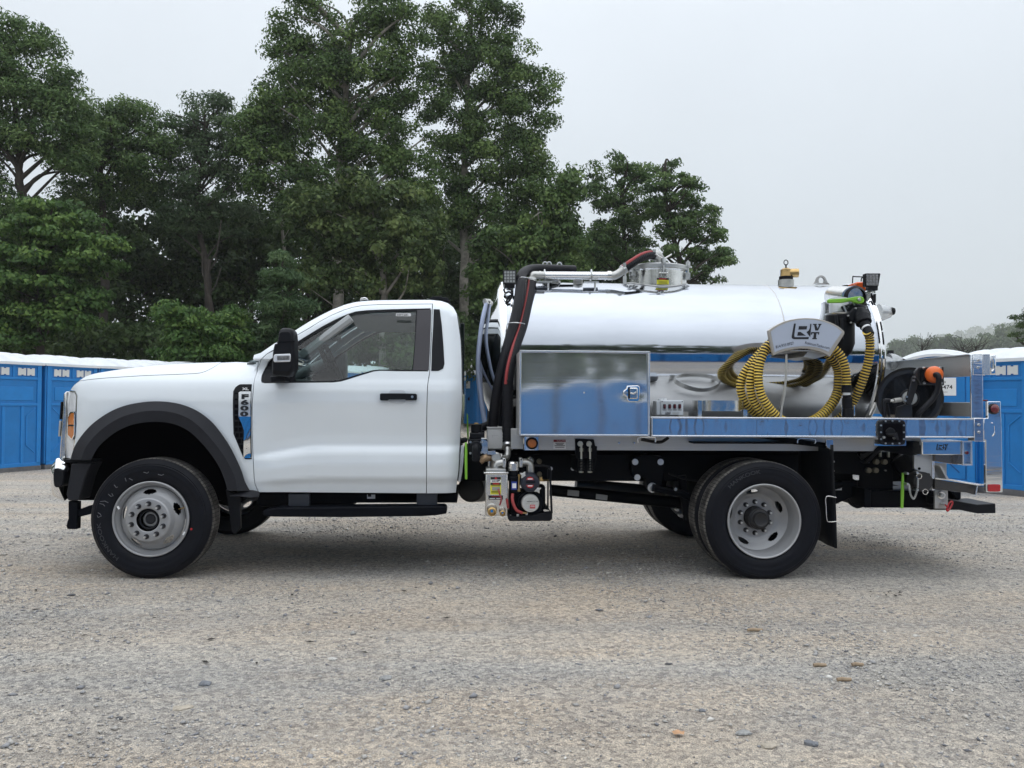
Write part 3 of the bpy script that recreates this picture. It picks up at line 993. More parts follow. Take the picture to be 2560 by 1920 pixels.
tree('maple_tree', 'bright green layered maple low at the left edge above the toilets', 26,
     [(110, 450, 50, 16), (160, 475, 40, 14), (60, 490, 55, 18), (130, 515, 70, 18), (215, 525, 42, 14), (40, 550, 60, 22), (130, 565, 80, 20), (220, 560, 32, 16), (70, 610, 80, 26), (170, 630, 60, 20), (205, 650, 26, 14), (90, 670, 80, 24), (150, 690, 50, 20), (40, 720, 60, 30), (-20, 640, 60, 90)],
     [(90, 790), (92, 650), (100, 540), (110, 460)], 30000, .15, L_BRT, M_LOCB, 7, GW, branches=22, aspect=.6, flat=.30, up=1.1, clump=(.35, .7), tr=.12)
tree('locust_tree', 'upright locust right of the sycamores, its rounded top over the tank vent pipe', 36,
     [(1300, 372, 30, 22), (1345, 350, 34, 24), (1380, 372, 26, 24), (1290, 420, 40, 30), (1350, 420, 50, 34), (1330, 480, 60, 40), (1400, 450, 30, 30), (1290, 530, 60, 40), (1370, 540, 50, 36)],
     [(1345, 790), (1348, 640), (1350, 540), (1345, 420)], 17000, .17, L_LOC, M_LOCB, 8, GW, branches=34, aspect=.42, flat=.45, up=.8, clump=(.3, .6), tr=.15)
tree('locust_tree', 'rightmost locust with drooping airy branches above the manway', 34,
     [(1438, 360, 26, 18), (1420, 400, 34, 24), (1465, 395, 36, 26), (1490, 415, 26, 24), (1440, 445, 44, 24), (1505, 455, 38, 24), (1545, 475, 20, 12), (1470, 495, 50, 22), (1530, 505, 34, 18), (1450, 540, 30, 14), (1520, 548, 38, 18), (1558, 560, 18, 22), (1535, 592, 26, 16), (1410, 575, 40, 22), (1490, 585, 40, 18)],
     [(1478, 790), (1480, 620), (1462, 540), (1440, 440), (1438, 380)], 17000, .165, L_LOC, M_LOCB, 9, GW, branches=44, aspect=.42, flat=.4, up=.8, clump=(.26, .5), tr=.15)
tree('sycamore_tree', 'leafy low sycamore left of the manway behind the vent pipe', 31,
     [(1080, 530, 60, 45), (1150, 520, 60, 50), (1210, 450, 40, 50), (1235, 400, 26, 32), (1225, 520, 50, 60), (1130, 600, 80, 45), (1220, 600, 50, 40), (1050, 620, 50, 60)],
     [(1130, 790), (1128, 660), (1140, 560), (1190, 460)], 24000, .17, L_SYC, M_SYCB, 10, GW, branches=16, clump=(.3, .62), tr=.12)
tree('sumac_tree', 'small feathery cone-shaped sumac beside the door mirror', 22,
     [(612, 560, 12, 12), (600, 595, 30, 14), (628, 600, 26, 12), (605, 635, 44, 16), (590, 670, 55, 18), (640, 660, 34, 20), (600, 710, 62, 20), (585, 745, 60, 20), (640, 730, 40, 30)],
     [(612, 790), (612, 700), (613, 600), (612, 555)], 12000, .15, ramp_leaf('sumac_leaf', (.03, .065, .026), (.062, .115, .045), (.11, .17, .07)), M_LOCB, 11, GW, branches=26, aspect=.26, flat=.32, up=.9, clump=(.22, .42), per=60, tr=.05)
for i, (lobes, tr_, lb) in enumerate([
    ([(385, 680, 40, 22), (440, 690, 36, 20), (400, 720, 46, 22), (460, 730, 50, 24), (380, 760, 50, 24), (470, 765, 50, 20)], [(420, 800), (420, 700)], 'bright green shrub behind the bonnet, left of the sumac'),
    ([(505, 690, 26, 24), (530, 730, 34, 24), (500, 765, 44, 20)], [(515, 800), (512, 700)], 'smaller bright shrub tucked left against the sumac')]):
    tree('shrub', lb, 21 + i, lobes, tr_, 8000 - i * 3000, .14, L_BRT, M_LOCB, 20 + i, 'bright shrubs behind the bonnet', branches=8, aspect=.45, flat=.4, up=1., clump=(.22, .42), per=60, tr=.04)
    COL.objects[-1]
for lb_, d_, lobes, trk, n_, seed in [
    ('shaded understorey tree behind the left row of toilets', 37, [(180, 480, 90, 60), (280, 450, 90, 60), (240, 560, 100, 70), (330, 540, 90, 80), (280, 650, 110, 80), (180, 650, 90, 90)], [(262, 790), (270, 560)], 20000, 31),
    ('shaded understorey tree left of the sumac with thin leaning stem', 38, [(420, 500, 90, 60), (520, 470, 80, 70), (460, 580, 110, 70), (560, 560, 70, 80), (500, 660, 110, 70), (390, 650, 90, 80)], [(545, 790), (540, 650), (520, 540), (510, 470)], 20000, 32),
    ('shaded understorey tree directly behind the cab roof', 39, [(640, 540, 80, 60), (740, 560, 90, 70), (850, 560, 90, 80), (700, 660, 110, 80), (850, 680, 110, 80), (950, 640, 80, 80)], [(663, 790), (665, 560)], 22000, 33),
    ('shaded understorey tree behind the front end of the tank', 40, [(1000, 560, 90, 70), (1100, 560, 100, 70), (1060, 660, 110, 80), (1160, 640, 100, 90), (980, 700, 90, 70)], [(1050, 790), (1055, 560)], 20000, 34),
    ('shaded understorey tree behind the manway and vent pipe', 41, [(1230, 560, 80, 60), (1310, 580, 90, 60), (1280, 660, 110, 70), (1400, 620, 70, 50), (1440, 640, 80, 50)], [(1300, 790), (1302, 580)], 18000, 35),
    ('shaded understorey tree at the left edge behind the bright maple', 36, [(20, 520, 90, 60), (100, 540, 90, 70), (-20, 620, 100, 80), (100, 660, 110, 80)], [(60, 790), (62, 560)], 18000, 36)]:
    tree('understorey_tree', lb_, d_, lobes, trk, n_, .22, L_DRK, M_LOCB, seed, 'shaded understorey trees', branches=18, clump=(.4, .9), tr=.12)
# bare trunks standing in the shade of the wood
for (x, top, d_, r_, bk, lb) in ((610, 360, 37, .075, M_SYCB, 'slim pale trunk left of the cab roof'), (449, 560, 30, .10, M_LOCB, 'dark trunk behind the rear of the bonnet'), (655, 600, 34, .07, M_LOCB, 'thin dark trunk just right of the sumac'), (945, 560, 36, .07, M_LOCB, 'thin dark trunk above the rear corner of the cab'), (1232, 560, 37, .08, M_LOCB, 'thin dark trunk behind the vent pipe')):
    a = P('v', x, 790, d_ + CAM.y); b = P('v', x + 4, top, d_ + CAM.y)
    z0 = gh(a.x, a.y)
    pts = [Vector(q) for q in crom([(a.x, a.y, z0 - .1), tuple(a + (b - a) * .4 + Vector((.12, 0, 0))), tuple(a + (b - a) * .75 - Vector((.1, 0, 0))), tuple(b)], 5)]
    mb = MB().tube(pts, r_, 10, rfun=lambda i: r_ * (1.1 - .4 * i / 15))
    for q in range(4):
        s0 = pts[8 + q * 2]; sg = 1 if (q * 7 + int(x)) % 3 else -1
        mb.tube([s0, s0 + Vector((.22 * sg, .2, .5)), s0 + Vector((.3 * sg, .4, 1.1 + .2 * q))], r_ * .22, 6, caps=False)
    tag(mk('slim_tree', mb, bk, None, smooth=60), lb, 'tree', 'bare trunks in the shade of the wood')


def band(name, label, xs, tops, d, dd, n, size, leaf, seed, bot=800, clump=(.6, 1.4)):
    """a far wood that reads as one mass: clumps filling between the ground and an uneven top line (zone v pixels)"""
    r = np.random.default_rng(seed)
    lobes = []
    s = 1.15732 / FPX * d
    for k in range(int(150 * max(1, (xs[-1] - xs[0]) / 1640))):
        x = r.uniform(xs[0], xs[-1])
        tp = np.interp(x, xs, tops)
        y = r.uniform(tp + 14, bot)
        dep = d + r.uniform(-dd, dd)
        p = P('v', x, y, dep + CAM.y)
        q = r.uniform(.7, 1.3)
        lobes.append((p.x, p.y, p.z, 1.5 * q, 1.2 * q, 1.1 * q))
    me, _ = leaves(lobes, n, size, leaf, seed, clump=clump, per=120, hollow=.1)
    o = bpy.data.objects.new(name, me); COL.objects.link(o)
    tag(o, label, kind='stuff')


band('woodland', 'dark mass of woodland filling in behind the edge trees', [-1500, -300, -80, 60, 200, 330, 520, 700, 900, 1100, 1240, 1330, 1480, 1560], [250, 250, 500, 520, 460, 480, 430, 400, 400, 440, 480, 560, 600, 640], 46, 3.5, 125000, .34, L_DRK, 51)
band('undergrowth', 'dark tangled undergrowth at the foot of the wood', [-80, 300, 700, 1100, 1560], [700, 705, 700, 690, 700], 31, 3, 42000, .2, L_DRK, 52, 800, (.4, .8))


def ridge(name, label, pts, d, m, thick=30, base=780):
    """a hill seen from the yard: real rising terrain from its foot to its crest"""
    c = crom(pts, 6)
    rows = []
    for f in np.linspace(0, 1, 8):
        row = []
        for i, (x, y) in enumerate(c):
            p = P('v', x, y, d + CAM.y)
            z0 = 0.5
            g = math.sin(f * math.pi / 2)
            row.append((p.x * (.72 + .28 * f), (d + CAM.y) * (.72 + .28 * f), z0 + (p.z - z0) * g + (.6 * math.sin(i * 1.7 + f * 9) * (1 if 0 < f < 1 else 0))))
        rows.append(row)
    back = [(q[0] * 1.3, q[1] * 1.3, q[2] * .8) for q in rows[-1]]
    rows.append(back)
    o = mk(name, MB().loft(rows), m, None, smooth=80)
    tag(o, label, kind='structure')


M_HILL = mat('hill_cover', (.045, .065, .032), rough=1, var=.35, vscale=.15)
ridge('hill', 'wooded ridge fading into the mist at the right', [(1700, 800), (1900, 770), (2000, 748), (2080, 727), (2150, 712), (2220, 700), (2320, 682), (2500, 660), (2700, 668)], 1800, M_HILL)
rr = np.random.default_rng(3)
lob = []
for i in range(420):
    x = rr.uniform(1890, 2330)
    y = np.interp(x, [1900, 2000, 2080, 2150, 2220, 2320], [770, 748, 727, 712, 700, 682]) + abs(rr.normal(0, 12))
    p = P('v', x, y, 1770 + CAM.y + rr.uniform(-60, 20))
    lob.append((p.x, p.y, p.z, 19, 17., 17))
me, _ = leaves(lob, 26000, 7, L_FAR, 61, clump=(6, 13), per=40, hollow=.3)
o = bpy.data.objects.new('ridge_woodland', me); COL.objects.link(o)
tag(o, 'misty trees covering the far ridge', kind='stuff')
GR = 'hazy trees beyond the toilets at the right'
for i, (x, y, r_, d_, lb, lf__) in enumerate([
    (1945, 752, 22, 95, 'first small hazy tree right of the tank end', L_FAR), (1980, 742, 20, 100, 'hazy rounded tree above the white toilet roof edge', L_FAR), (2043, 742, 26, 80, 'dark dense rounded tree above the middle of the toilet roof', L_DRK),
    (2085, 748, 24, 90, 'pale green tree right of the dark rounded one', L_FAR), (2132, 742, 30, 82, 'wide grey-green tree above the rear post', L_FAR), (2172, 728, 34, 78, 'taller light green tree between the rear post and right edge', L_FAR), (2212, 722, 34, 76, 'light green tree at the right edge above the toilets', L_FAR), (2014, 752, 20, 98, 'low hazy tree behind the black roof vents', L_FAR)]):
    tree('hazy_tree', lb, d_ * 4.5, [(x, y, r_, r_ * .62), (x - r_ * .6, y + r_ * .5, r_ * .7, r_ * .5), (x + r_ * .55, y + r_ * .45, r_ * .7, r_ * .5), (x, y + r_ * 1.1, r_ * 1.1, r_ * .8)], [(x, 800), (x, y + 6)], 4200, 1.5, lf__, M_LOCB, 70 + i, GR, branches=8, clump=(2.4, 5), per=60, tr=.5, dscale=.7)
for j, (x, y, d_, lb) in enumerate(((1992, 720, 70, 'bare twiggy tree left of the dark rounded tree'), (2080, 724, 72, 'bare twiggy tree right of the dark rounded tree'), (2108, 722, 74, 'bare twiggy tree above the rear post'))):
    rr_t = random.Random(j)
    mb = MB()
    b0 = P('v', x, 800, d_ + CAM.y); t0 = P('v', x, y + 26, d_ + CAM.y)
    mb.tube([b0, t0], .09, 6)
    for q in range(26):
        s0 = b0 + (t0 - b0) * rr_t.uniform(.5, 1)
        e0 = P('v', x + rr_t.uniform(-36, 36), y + rr_t.uniform(-4, 30), d_ + CAM.y + rr_t.uniform(-1, 1))
        m0 = (s0 + e0) / 2 + Vector((rr_t.uniform(-.2, .2), 0, -.15))
        mb.tube([s0, m0, e0], .022, 5, rfun=lambda i: (.03, .02, .009)[i], caps=False)
    tag(mk('bare_tree', mb, M_LOCB, None, smooth=60), lb, 'tree', 'bare twiggy trees beyond the toilets')
tree('spruce_tree', 'dark branch tips of a tree entering at the right edge', 30, [(2216, 682, 8, 6), (2222, 700, 14, 6), (2215, 720, 10, 5), (2240, 690, 22, 40), (2206, 735, 8, 4)], [(2250, 800), (2252, 640)], 5000, .11, L_DRK, M_LOCB, 90, None, branches=20, aspect=.3, flat=.4, clump=(.15, .3), per=50, tr=.1, dscale=.5)

# woods behind the camera: they show only as the dark green band in the polished metal
lob = []
for i in range(1000):
    x = rr.uniform(-75, 95)
    h = 11.0 + 1.8 * math.sin(x * .17) + .8 * math.sin(x * .53 + 1)
    lob.append((x, -44 + rr.uniform(-3, 3), rr.uniform(.5, h), 3.0, 2.0, 2.2))
me, _ = leaves(lob, 110000, 1.4, L_DRK, 62, clump=(.8, 1.8), per=80, hollow=.1)
o = bpy.data.objects.new('reflected_woodland', me); COL.objects.link(o)
tag(o, 'line of woodland behind the camera, seen as a dark green band in the polished tank', kind='stuff')
# woods beyond the left edge of the photo: they show in the polished front head of the tank
lob = []
for i in range(260):
    y = rr.uniform(-22, 52)
    lob.append((-47 + .12 * y + rr.uniform(-3, 3), y, rr.uniform(.5, 13.5 + 2 * math.sin(y * .3)), 2.2, 3.0, 2.2))
me, _ = leaves(lob, 50000, .8, L_DRK, 63, clump=(.8, 1.8), per=80, hollow=.1)
o = bpy.data.objects.new('side_woodland', me); COL.objects.link(o)
tag(o, 'woodland past the left edge of the photo, seen reflected in the front end of the tank', kind='stuff')

# misty air
M_HAZE = bpy.data.materials.new('haze_air')
M_HAZE.use_nodes = True
_n = M_HAZE.node_tree
_n.nodes.clear()
_o = _n.nodes.new('ShaderNodeOutputMaterial')
_v = _n.nodes.new('ShaderNodeVolumePrincipled')
_v.inputs['Color'].default_value = (.985, .99, 1, 1)
_v.inputs['Density'].default_value = .00045
_v.inputs['Anisotropy'].default_value = .2
_n.links.new(_v.outputs[0], _o.inputs['Volume'])
hz_ = MB().box(-1900, 1900, -1200, 2700, -3, 420).mesh()
tag(obj('haze', hz_, M_HAZE, smooth=None), 'thin mist over the yard and hills', kind='stuff')
# ================================================================== THE TRUCK
YC = 1.07                     # centre plane of the truck
truck = empty('vacuum_truck', TL, 'white single-cab vacuum truck with polished aluminium tank, parked across the gravel lot', 'truck')


def smoothtab(tab, s):
    xs = np.linspace(tab[0][0], tab[-1][0], 900)
    ys = np.interp(xs, [a for a, _ in tab], [b for _, b in tab])
    k = np.exp(-.5 * (np.arange(-60, 61) * (xs[1] - xs[0]) / s) ** 2)
    k /= k.sum()
    return xs, np.convolve(np.pad(ys, 60, 'edge'), k, 'valid')


ZC0 = .905                     # body crease height
TAB_DOOR = smoothtab([(.30, .16), (.56, .115), (.66, .085), (.70, .06), (.80, .05), (.872, .058), (.893, .066), (.925, .094), (1.0, .090), (1.12, .072), (1.24, .058), (1.32, .060), (1.375, .075), (1.40, .088), (1.80, .205), (1.86, .228), (2.3, .40)], .009)
TAB_FEND = smoothtab([(.30, .10), (.7, .075), (.95, .062), (1.15, .060), (1.25, .066), (1.33, .085), (1.385, .11), (1.43, .165), (1.46, .22), (1.50, .30), (1.54, .40), (1.9, 1.3)], .018)


def zc(x):                      # the crease drops towards the door's front edge
    t = min(max((x + 1.62) / .55, 0), 1)
    return .835 + .07 * t * t * (3 - 2 * t)


_s = [P(2, a, b, .27) for a, b in [(72, 702), (180, 627), (290, 552), (480, 432), (600, 357), (700, 302), (800, 252), (900, 213), (980, 192), (1060, 181), (1200, 173), (1400, 171), (1650, 170), (1740, 180), (1800, 200), (1845, 235)]]
SILX, SILZ = [p.x for p in _s], [p.z for p in _s]


def yb(x, z):
    zz = z + (ZC0 - zc(x)) * math.exp(-((z - ZC0) / .25) ** 2)
    yd = float(np.interp(zz, *TAB_DOOR))
    yf = float(np.interp(z, *TAB_FEND))
    t = min(max((x + 1.66) / .30, 0), 1)
    t = t * t * (3 - 2 * t)
    # the pillar base above the hood follows the cab
    if z > 1.42:
        t = max(t, min(1, (z - 1.42) / .12) if x > -1.6 else 0)
    y = yd * t + yf * (1 - t)
    # roof rail rolls over
    zr = float(np.interp(x, SILX, SILZ)) - .085
    if z > zr and x > -1.75:
        q = min((z - zr) / .085, 1.15)
        y += .07 * q * q * min(1, (x + 1.75) / .3)
    if x < -2.55:
        y += .95 * (-2.55 - x) ** 2 + 1.5 * max(0, -2.80 - x) ** 2
    if x > -.215:
        y += 5. * (x + .215) ** 2
    return y


def PB(k, x, y, dy=0.):          # photo pixel on the body skin
    Y = .06
    for _ in range(6):
        p = P(k, x, y, Y)
        Y = yb(p.x, p.z) + dy
        Y = min(Y, .7)
    return P(k, x, y, Y)


def nrm(x, z):
    e = .004
    n = Vector(((yb(x + e, z) - yb(x - e, z)) / (2 * e), -1, (yb(x, z + e) - yb(x, z - e)) / (2 * e)))
    return n.normalized()


def tri_area(pts):
    return .5 * sum(pts[i][0] * pts[(i + 1) % len(pts)][1] - pts[(i + 1) % len(pts)][0] * pts[i][1] for i in range(len(pts)))


def shrink(pts, d):
    """inset a closed x,z outline by d"""
    p = []
    for q in pts:
        if not p or (Vector(q) - Vector(p[-1])).length > .002:
            p.append(tuple(q))
    if (Vector(p[0]) - Vector(p[-1])).length < .002: p.pop()
    s = 1 if tri_area(p) > 0 else -1
    out = []
    for i in range(len(p)):
        a, b, c = Vector(p[i - 1]), Vector(p[i]), Vector(p[(i + 1) % len(p)])
        d1, d2 = (b - a).normalized(), (c - b).normalized()
        n1, n2 = Vector((-d1.y, d1.x)) * s, Vector((-d2.y, d2.x)) * s
        n = (n1 + n2)
        n = n / max(n.length_squared * .5, .6)
        out.append(tuple(b + n * d))
    return out


def panel(name, outline, m, holes=(), gap=.0025, depth=.022, step=.035, dy=0., both=True, parent=None, label=None, grad=True):
    """outline/holes: x,z lists. body panel on the skin yb, with returned edges; mirrored to the far side"""
    par = parent or truck
    outline = shrink(outline, gap) if gap else outline
    holes = [shrink(h, -gap) if gap else h for h in holes]
    bm = bmesh.new()
    allv = []
    edges = []
    for loop in [outline] + list(holes):
        vs = [bm.verts.new((x, 0, z)) for x, z in loop]
        for i in range(len(vs)):
            edges.append(bm.edges.new((vs[i], vs[(i + 1) % len(vs)])))
    bmesh.ops.triangle_fill(bm, use_beauty=True, use_dissolve=False, edges=edges)
    xs = [v.co.x for v in bm.verts]
    zs = [v.co.z for v in bm.verts]
    for ax, lo, hi, st in ((0, min(xs), max(xs), step), (2, min(zs), max(zs), step * .55)):
        c = lo + st
        while c < hi:
            co = [0, 0, 0]; no = [0, 0, 0]
            co[ax] = c; no[ax] = 1
            bmesh.ops.bisect_plane(bm, geom=bm.verts[:] + bm.edges[:] + bm.faces[:], plane_co=co, plane_no=no, dist=1e-5)
            c += st
    for v in bm.verts:
        v.co.y = yb(v.co.x, v.co.z) + dy
    for f in bm.faces:
        f.normal_update()
        if f.normal.y > 0: f.normal_flip()
    nf = len(bm.faces)
    be = [e for e in bm.edges if e.is_boundary] if depth > 0 else []
    ret = bmesh.ops.extrude_edge_only(bm, edges=be) if be else {'geom': []}
    nv = [g for g in ret['geom'] if isinstance(g, bmesh.types.BMVert)]
    for v in nv: v.co.y += depth
    bm.verts.ensure_lookup_table()
    me = bpy.data.meshes.new(name)
    bm.faces.index_update()
    front = [f.index < nf for f in bm.faces]
    bm.to_mesh(me)
    bm.free()
    me.polygons.foreach_set('use_smooth', [True] * len(me.polygons))
    norms = []
    for p in me.polygons:
        for li in p.loop_indices:
            if front[p.index]:
                v = me.vertices[me.loops[li].vertex_index].co
                norms.append(tuple(nrm(v.x, v.z)))
            else:
                norms.append(tuple(p.normal))
    me.normals_split_custom_set(norms)
    o = obj(name, me, m, par, smooth=None, label=label)
    if both:
        me2 = me.copy()
        me2.transform(Matrix.Translation((0, 2 * YC, 0)) @ Matrix.Diagonal((1, -1, 1, 1)))
        me2.flip_normals()
        me2.normals_split_custom_set([(a, -b, c) for a, b, c in [norms[i] for i in flipped(me)]])
        obj(name, me2, m, par, smooth=None, label=label)
    return o


def flipped(me):                 # loop order after flip_normals (first loop kept, rest reversed)
    out = []
    for p in me.polygons:
        li = list(p.loop_indices)
        out += [li[0]] + li[1:][::-1]
    return out


def xz(pts): return [(p.x, p.z) for p in pts]
def BX(k, pts): return xz([PB(k, x, y) for x, y in pts])


# -------- outlines (photo pixels)
door_front = [(2, a, b) for a, b in [(290, 610), (230, 640), (180, 690), (150, 760), (130, 840), (115, 950), (105, 1100), (104, 1300), (112, 1500), (120, 1659)]]
DF = BX(2, [(a, b) for _, a, b in door_front]) + BX(3, [(1850, 500), (1860, 560), (1878, 620)])
A_TOP = [(2, 470, 490), (2, 600, 415), (2, 700, 352), (2, 800, 300), (2, 900, 258), (2, 980, 234), (2, 1060, 220), (2, 1200, 212), (2, 1500, 208), (2, 1665, 207)]
DT = xz([PB(*a) for a in [(2, 380, 552)] + A_TOP])
DR = BX(2, [(1664, 215), (1658, 400), (1648, 600), (1640, 790), (1622, 900), (1615, 1100), (1612, 1300), (1611, 1500), (1612, 1659)])
dbz = PB(0, 1066, 1234)
dfz = PB(0, 647, 1231)
win_out = [(215, 890), (190, 884), (184, 868), (190, 825), (214, 770), (244, 712), (290, 668), (380, 606), (480, 545), (600, 470), (720, 397), (830, 340), (930, 296), (1000, 274), (1100, 263), (1300, 255), (1500, 250), (1644, 247), (1640, 400), (1632, 600), (1622, 787), (1400, 786), (1200, 784), (1150, 790), (1050, 820), (930, 858), (870, 875), (800, 883), (430, 887)]
WOUT = BX(2, win_out)
door_loop = DF[:-1] + [(dfz.x, dfz.z)] + [(dbz.x, dbz.z)] + DR[::-1] + DT[::-1]
panel('door', door_loop, M_WHITE, holes=[WOUT])

# cab side: roof rail, pillar base, rear corner
SIL = xz([PB(2, a, b) for a, b in [(72, 702), (180, 627), (290, 552), (480, 432), (600, 357), (700, 302), (800, 252), (900, 213), (980, 192), (1060, 181), (1200, 173), (1400, 171), (1650, 170), (1740, 180), (1800, 200), (1845, 235), (1875, 290), (1892, 400), (1908, 520), (1916, 690), (1919, 900), (1919, 1100), (1905, 1300), (1900, 1440), (1892, 1560), (1880, 1659)]])
low = BX(4, [(125, 660), (112, 900), (92, 1050), (86, 1128)])
front_tip = BX(2, [(128, 703), (150, 760)])
cab_loop = SIL + low + [(dbz.x, dbz.z)] + DR[::-1] + DT[::-1] + DF[:4] + BX(2, [(128, 745)])[:0] + []
cab_loop = SIL + low + [(dbz.x, dbz.z)] + DR[::-1] + DT[::-1] + DF[1:4] + BX(2, [(160, 703)])
q2 = BX(2, [(1665, 262), (1728, 264), (1745, 380), (1760, 560), (1768, 725), (1757, 765), (1715, 786), (1646, 786)])
panel('cab_side', cab_loop, M_WHITE)
panel('corner_trim', BX(2, [(1673, 251), (1727, 253), (1744, 380), (1759, 560), (1768, 725), (1756, 767), (1714, 787), (1651, 787), (1656, 600), (1668, 400)]), M_BLACK, gap=.001, dy=-.003, depth=.006)

# window trim ring, pillar applique, glass
gl = [(470, 852), (478, 575), (600, 492), (720, 418), (830, 362), (930, 318), (1000, 294), (1100, 281), (1300, 273), (1518, 268), (1512, 450), (1500, 640), (1486, 774), (1400, 774), (1200, 772), (1140, 779), (1040, 808), (920, 845), (860, 862), (795, 870), (470, 873)]
G = BX(2, gl)
panel('window_trim', WOUT, M_BLACK, holes=[G], gap=.001, dy=.006, depth=.03)
panel('door_glass', G, M_GLASS, gap=0, dy=.016, depth=.0, step=.05)
panel('pillar_trim', BX(2, [(1531, 258), (1654, 254), (1650, 400), (1642, 600), (1633, 783), (1494, 781), (1506, 640), (1520, 450)]), mat('pillar_film', (.04, .037, .044), rough=.35), gap=.001, dy=-.002, depth=.008)

# fender
arc_out = crom([(265, 1548), (300, 1440), (380, 1325), (480, 1228), (620, 1140), (760, 1085), (900, 1060), (1010, 1053), (1130, 1061), (1250, 1089), (1370, 1143), (1480, 1228), (1560, 1322), (1640, 1442), (1690, 1540), (1735, 1640), (1768, 1740), (1792, 1790), (1806, 1818)], 3)
ARC = BX(1, arc_out)
FT = BX(1, [(318, 1060), (322, 1000), (303, 962), (262, 952), (290, 912), (340, 872)])
HC = crom([(340, 872), (500, 852), (700, 838), (900, 826), (1100, 818), (1250, 812), (1380, 803), (1470, 770), (1565, 712)], 4)
HCX = BX(1, HC)
top_f = BX(1, [(1700, 706), (1862, 704)])
fend = BX(1, [(265, 1548)])[:0] + ARC + [(dfz.x - .004, dfz.z)] + DF[::-1][1:-1] + BX(1, [(1880, 720)])[:0] + top_f[::-1] + HCX[::-1][:1] + HCX[::-1][1:] + FT[::-1][1:] + BX(1, [(312, 1250), (298, 1400), (272, 1530)])
fend = ARC + [(dfz.x - .002, dfz.z)] + DF[::-1][1:8] + BX(2, [(150, 760), (160, 707)]) + BX(1, [(1700, 706)]) + HCX[::-1] + FT[::-1][1:] + BX(1, [(314, 1250), (300, 1400), (272, 1530)])
VB = crom([(1690, 925), (1725, 902), (1760, 899)], 3) + [(1832, 899), (1829, 1100), (1827, 1300), (1830, 1548), (1775, 1549), (1755, 1530), (1672, 1330), (1668, 1200), (1670, 960)]
VBX = BX(1, VB)
panel('fender', fend, M_WHITE)
HS = BX(1, [(340, 868), (400, 830), (470, 808), (560, 792), (700, 770), (850, 750), (1000, 734), (1150, 724), (1300, 717), (1450, 712), (1562, 709)])
panel('hood', HS + HCX[::-1], M_WHITE, gap=.0015)


def crown(edge, m, name, cr, round_=.0, n=16, ysft=0., extra=None):
    rows = []
    for (x, z) in edge:
        y0 = min(yb(x, z), .6) + .002
        r = []
        for i in range(n + 1):
            t = i / n
            s = 1 - abs(2 * t - 1) ** 2.4
            r.append((x - (extra(x) * s if extra else 0), y0 + (2 * YC - 2 * y0) * t, z + cr(x) * s))
        rows.append(r)
    mb = MB()
    mb.loft(rows)
    return mk(name, mb, m, truck, smooth=60)


crown(HS, M_WHITE, 'hood_top', lambda x: .012)
nose = BX(1, [(262, 952), (275, 930), (300, 900), (340, 870)])
crown(nose + HS[:1], M_WHITE, 'hood_nose', lambda x: .004, extra=lambda x: .035)
WS = SIL[:9]
crown(WS, M_GLASS, 'windshield', lambda x: .0, extra=lambda x: .10)
crown(SIL[8:17], M_WHITE, 'roof', lambda x: .022, extra=lambda x: 0)
crown(SIL[16:25], M_WHITE, 'cab_back', lambda x: 0, extra=lambda x: -.012)
_bx = SIL[20][0]
mk('rear_window', MB().box(_bx - .02, _bx + .012, .36, 2 * YC - .36, 1.30, 1.84), mat('dark_glass', (.01, .014, .014), rough=.03), truck, bevel=.004)
# cowl between hood and windshield
cw = P(2, 72, 702, .3)
mk('cowl', MB().box(cw.x - .02, cw.x + .14, .34, 1.80, cw.z - .05, cw.z - .012), M_BLACK, truck)

# roof details
mk('roof_antenna_cap', MB().prism([(p.x, p.z) for p in PS(2, [(1040, 182), (1050, 160), (1085, 155), (1105, 162), (1115, 178)], .45)], .40, .50), M_STAIN, truck, bevel=.006)
mk('brake_light_bar', MB().prism([(p.x, p.z) for p in PS(2, [(1630, 168), (1670, 150), (1720, 148), (1800, 162), (1822, 196), (1780, 186), (1700, 172)], .6)], .55, 1.6), M_BLACK, truck, bevel=.004)
# roof seam bar across the top (dark shaded strip seen above the rail)
# flare
def lofted(name, curves, m, n=40, both=True, smooth=30):
    rows = []
    for k, pts, Y in curves:
        c = crom(pts, 6)
        d = [0]
        for a, b in zip(c, c[1:]): d.append(d[-1] + math.dist(a, b))
        ts = np.linspace(0, d[-1], n)
        xs = np.interp(ts, d, [a[0] for a in c]); ys = np.interp(ts, d, [a[1] for a in c])
        row = []
        for x, y in zip(xs, ys):
            p = P(k, x, y, Y)
            yy = Y
            if p.x < -2.75: yy = Y + .95 * (-2.75 - p.x) ** 2 * 2
            row.append(P(k, x, y, yy))
        rows.append(row)
    mb = MB().loft(rows)
    o = mk(name, mb, m, truck, smooth=smooth)
    if both:
        me = o.data.copy()
        me.transform(Matrix.Translation((0, 2 * YC, 0)) @ Matrix.Diagonal((1, -1, 1, 1)))
        me.flip_normals()
        obj(name, me, m, truck, smooth=smooth)
    return rows


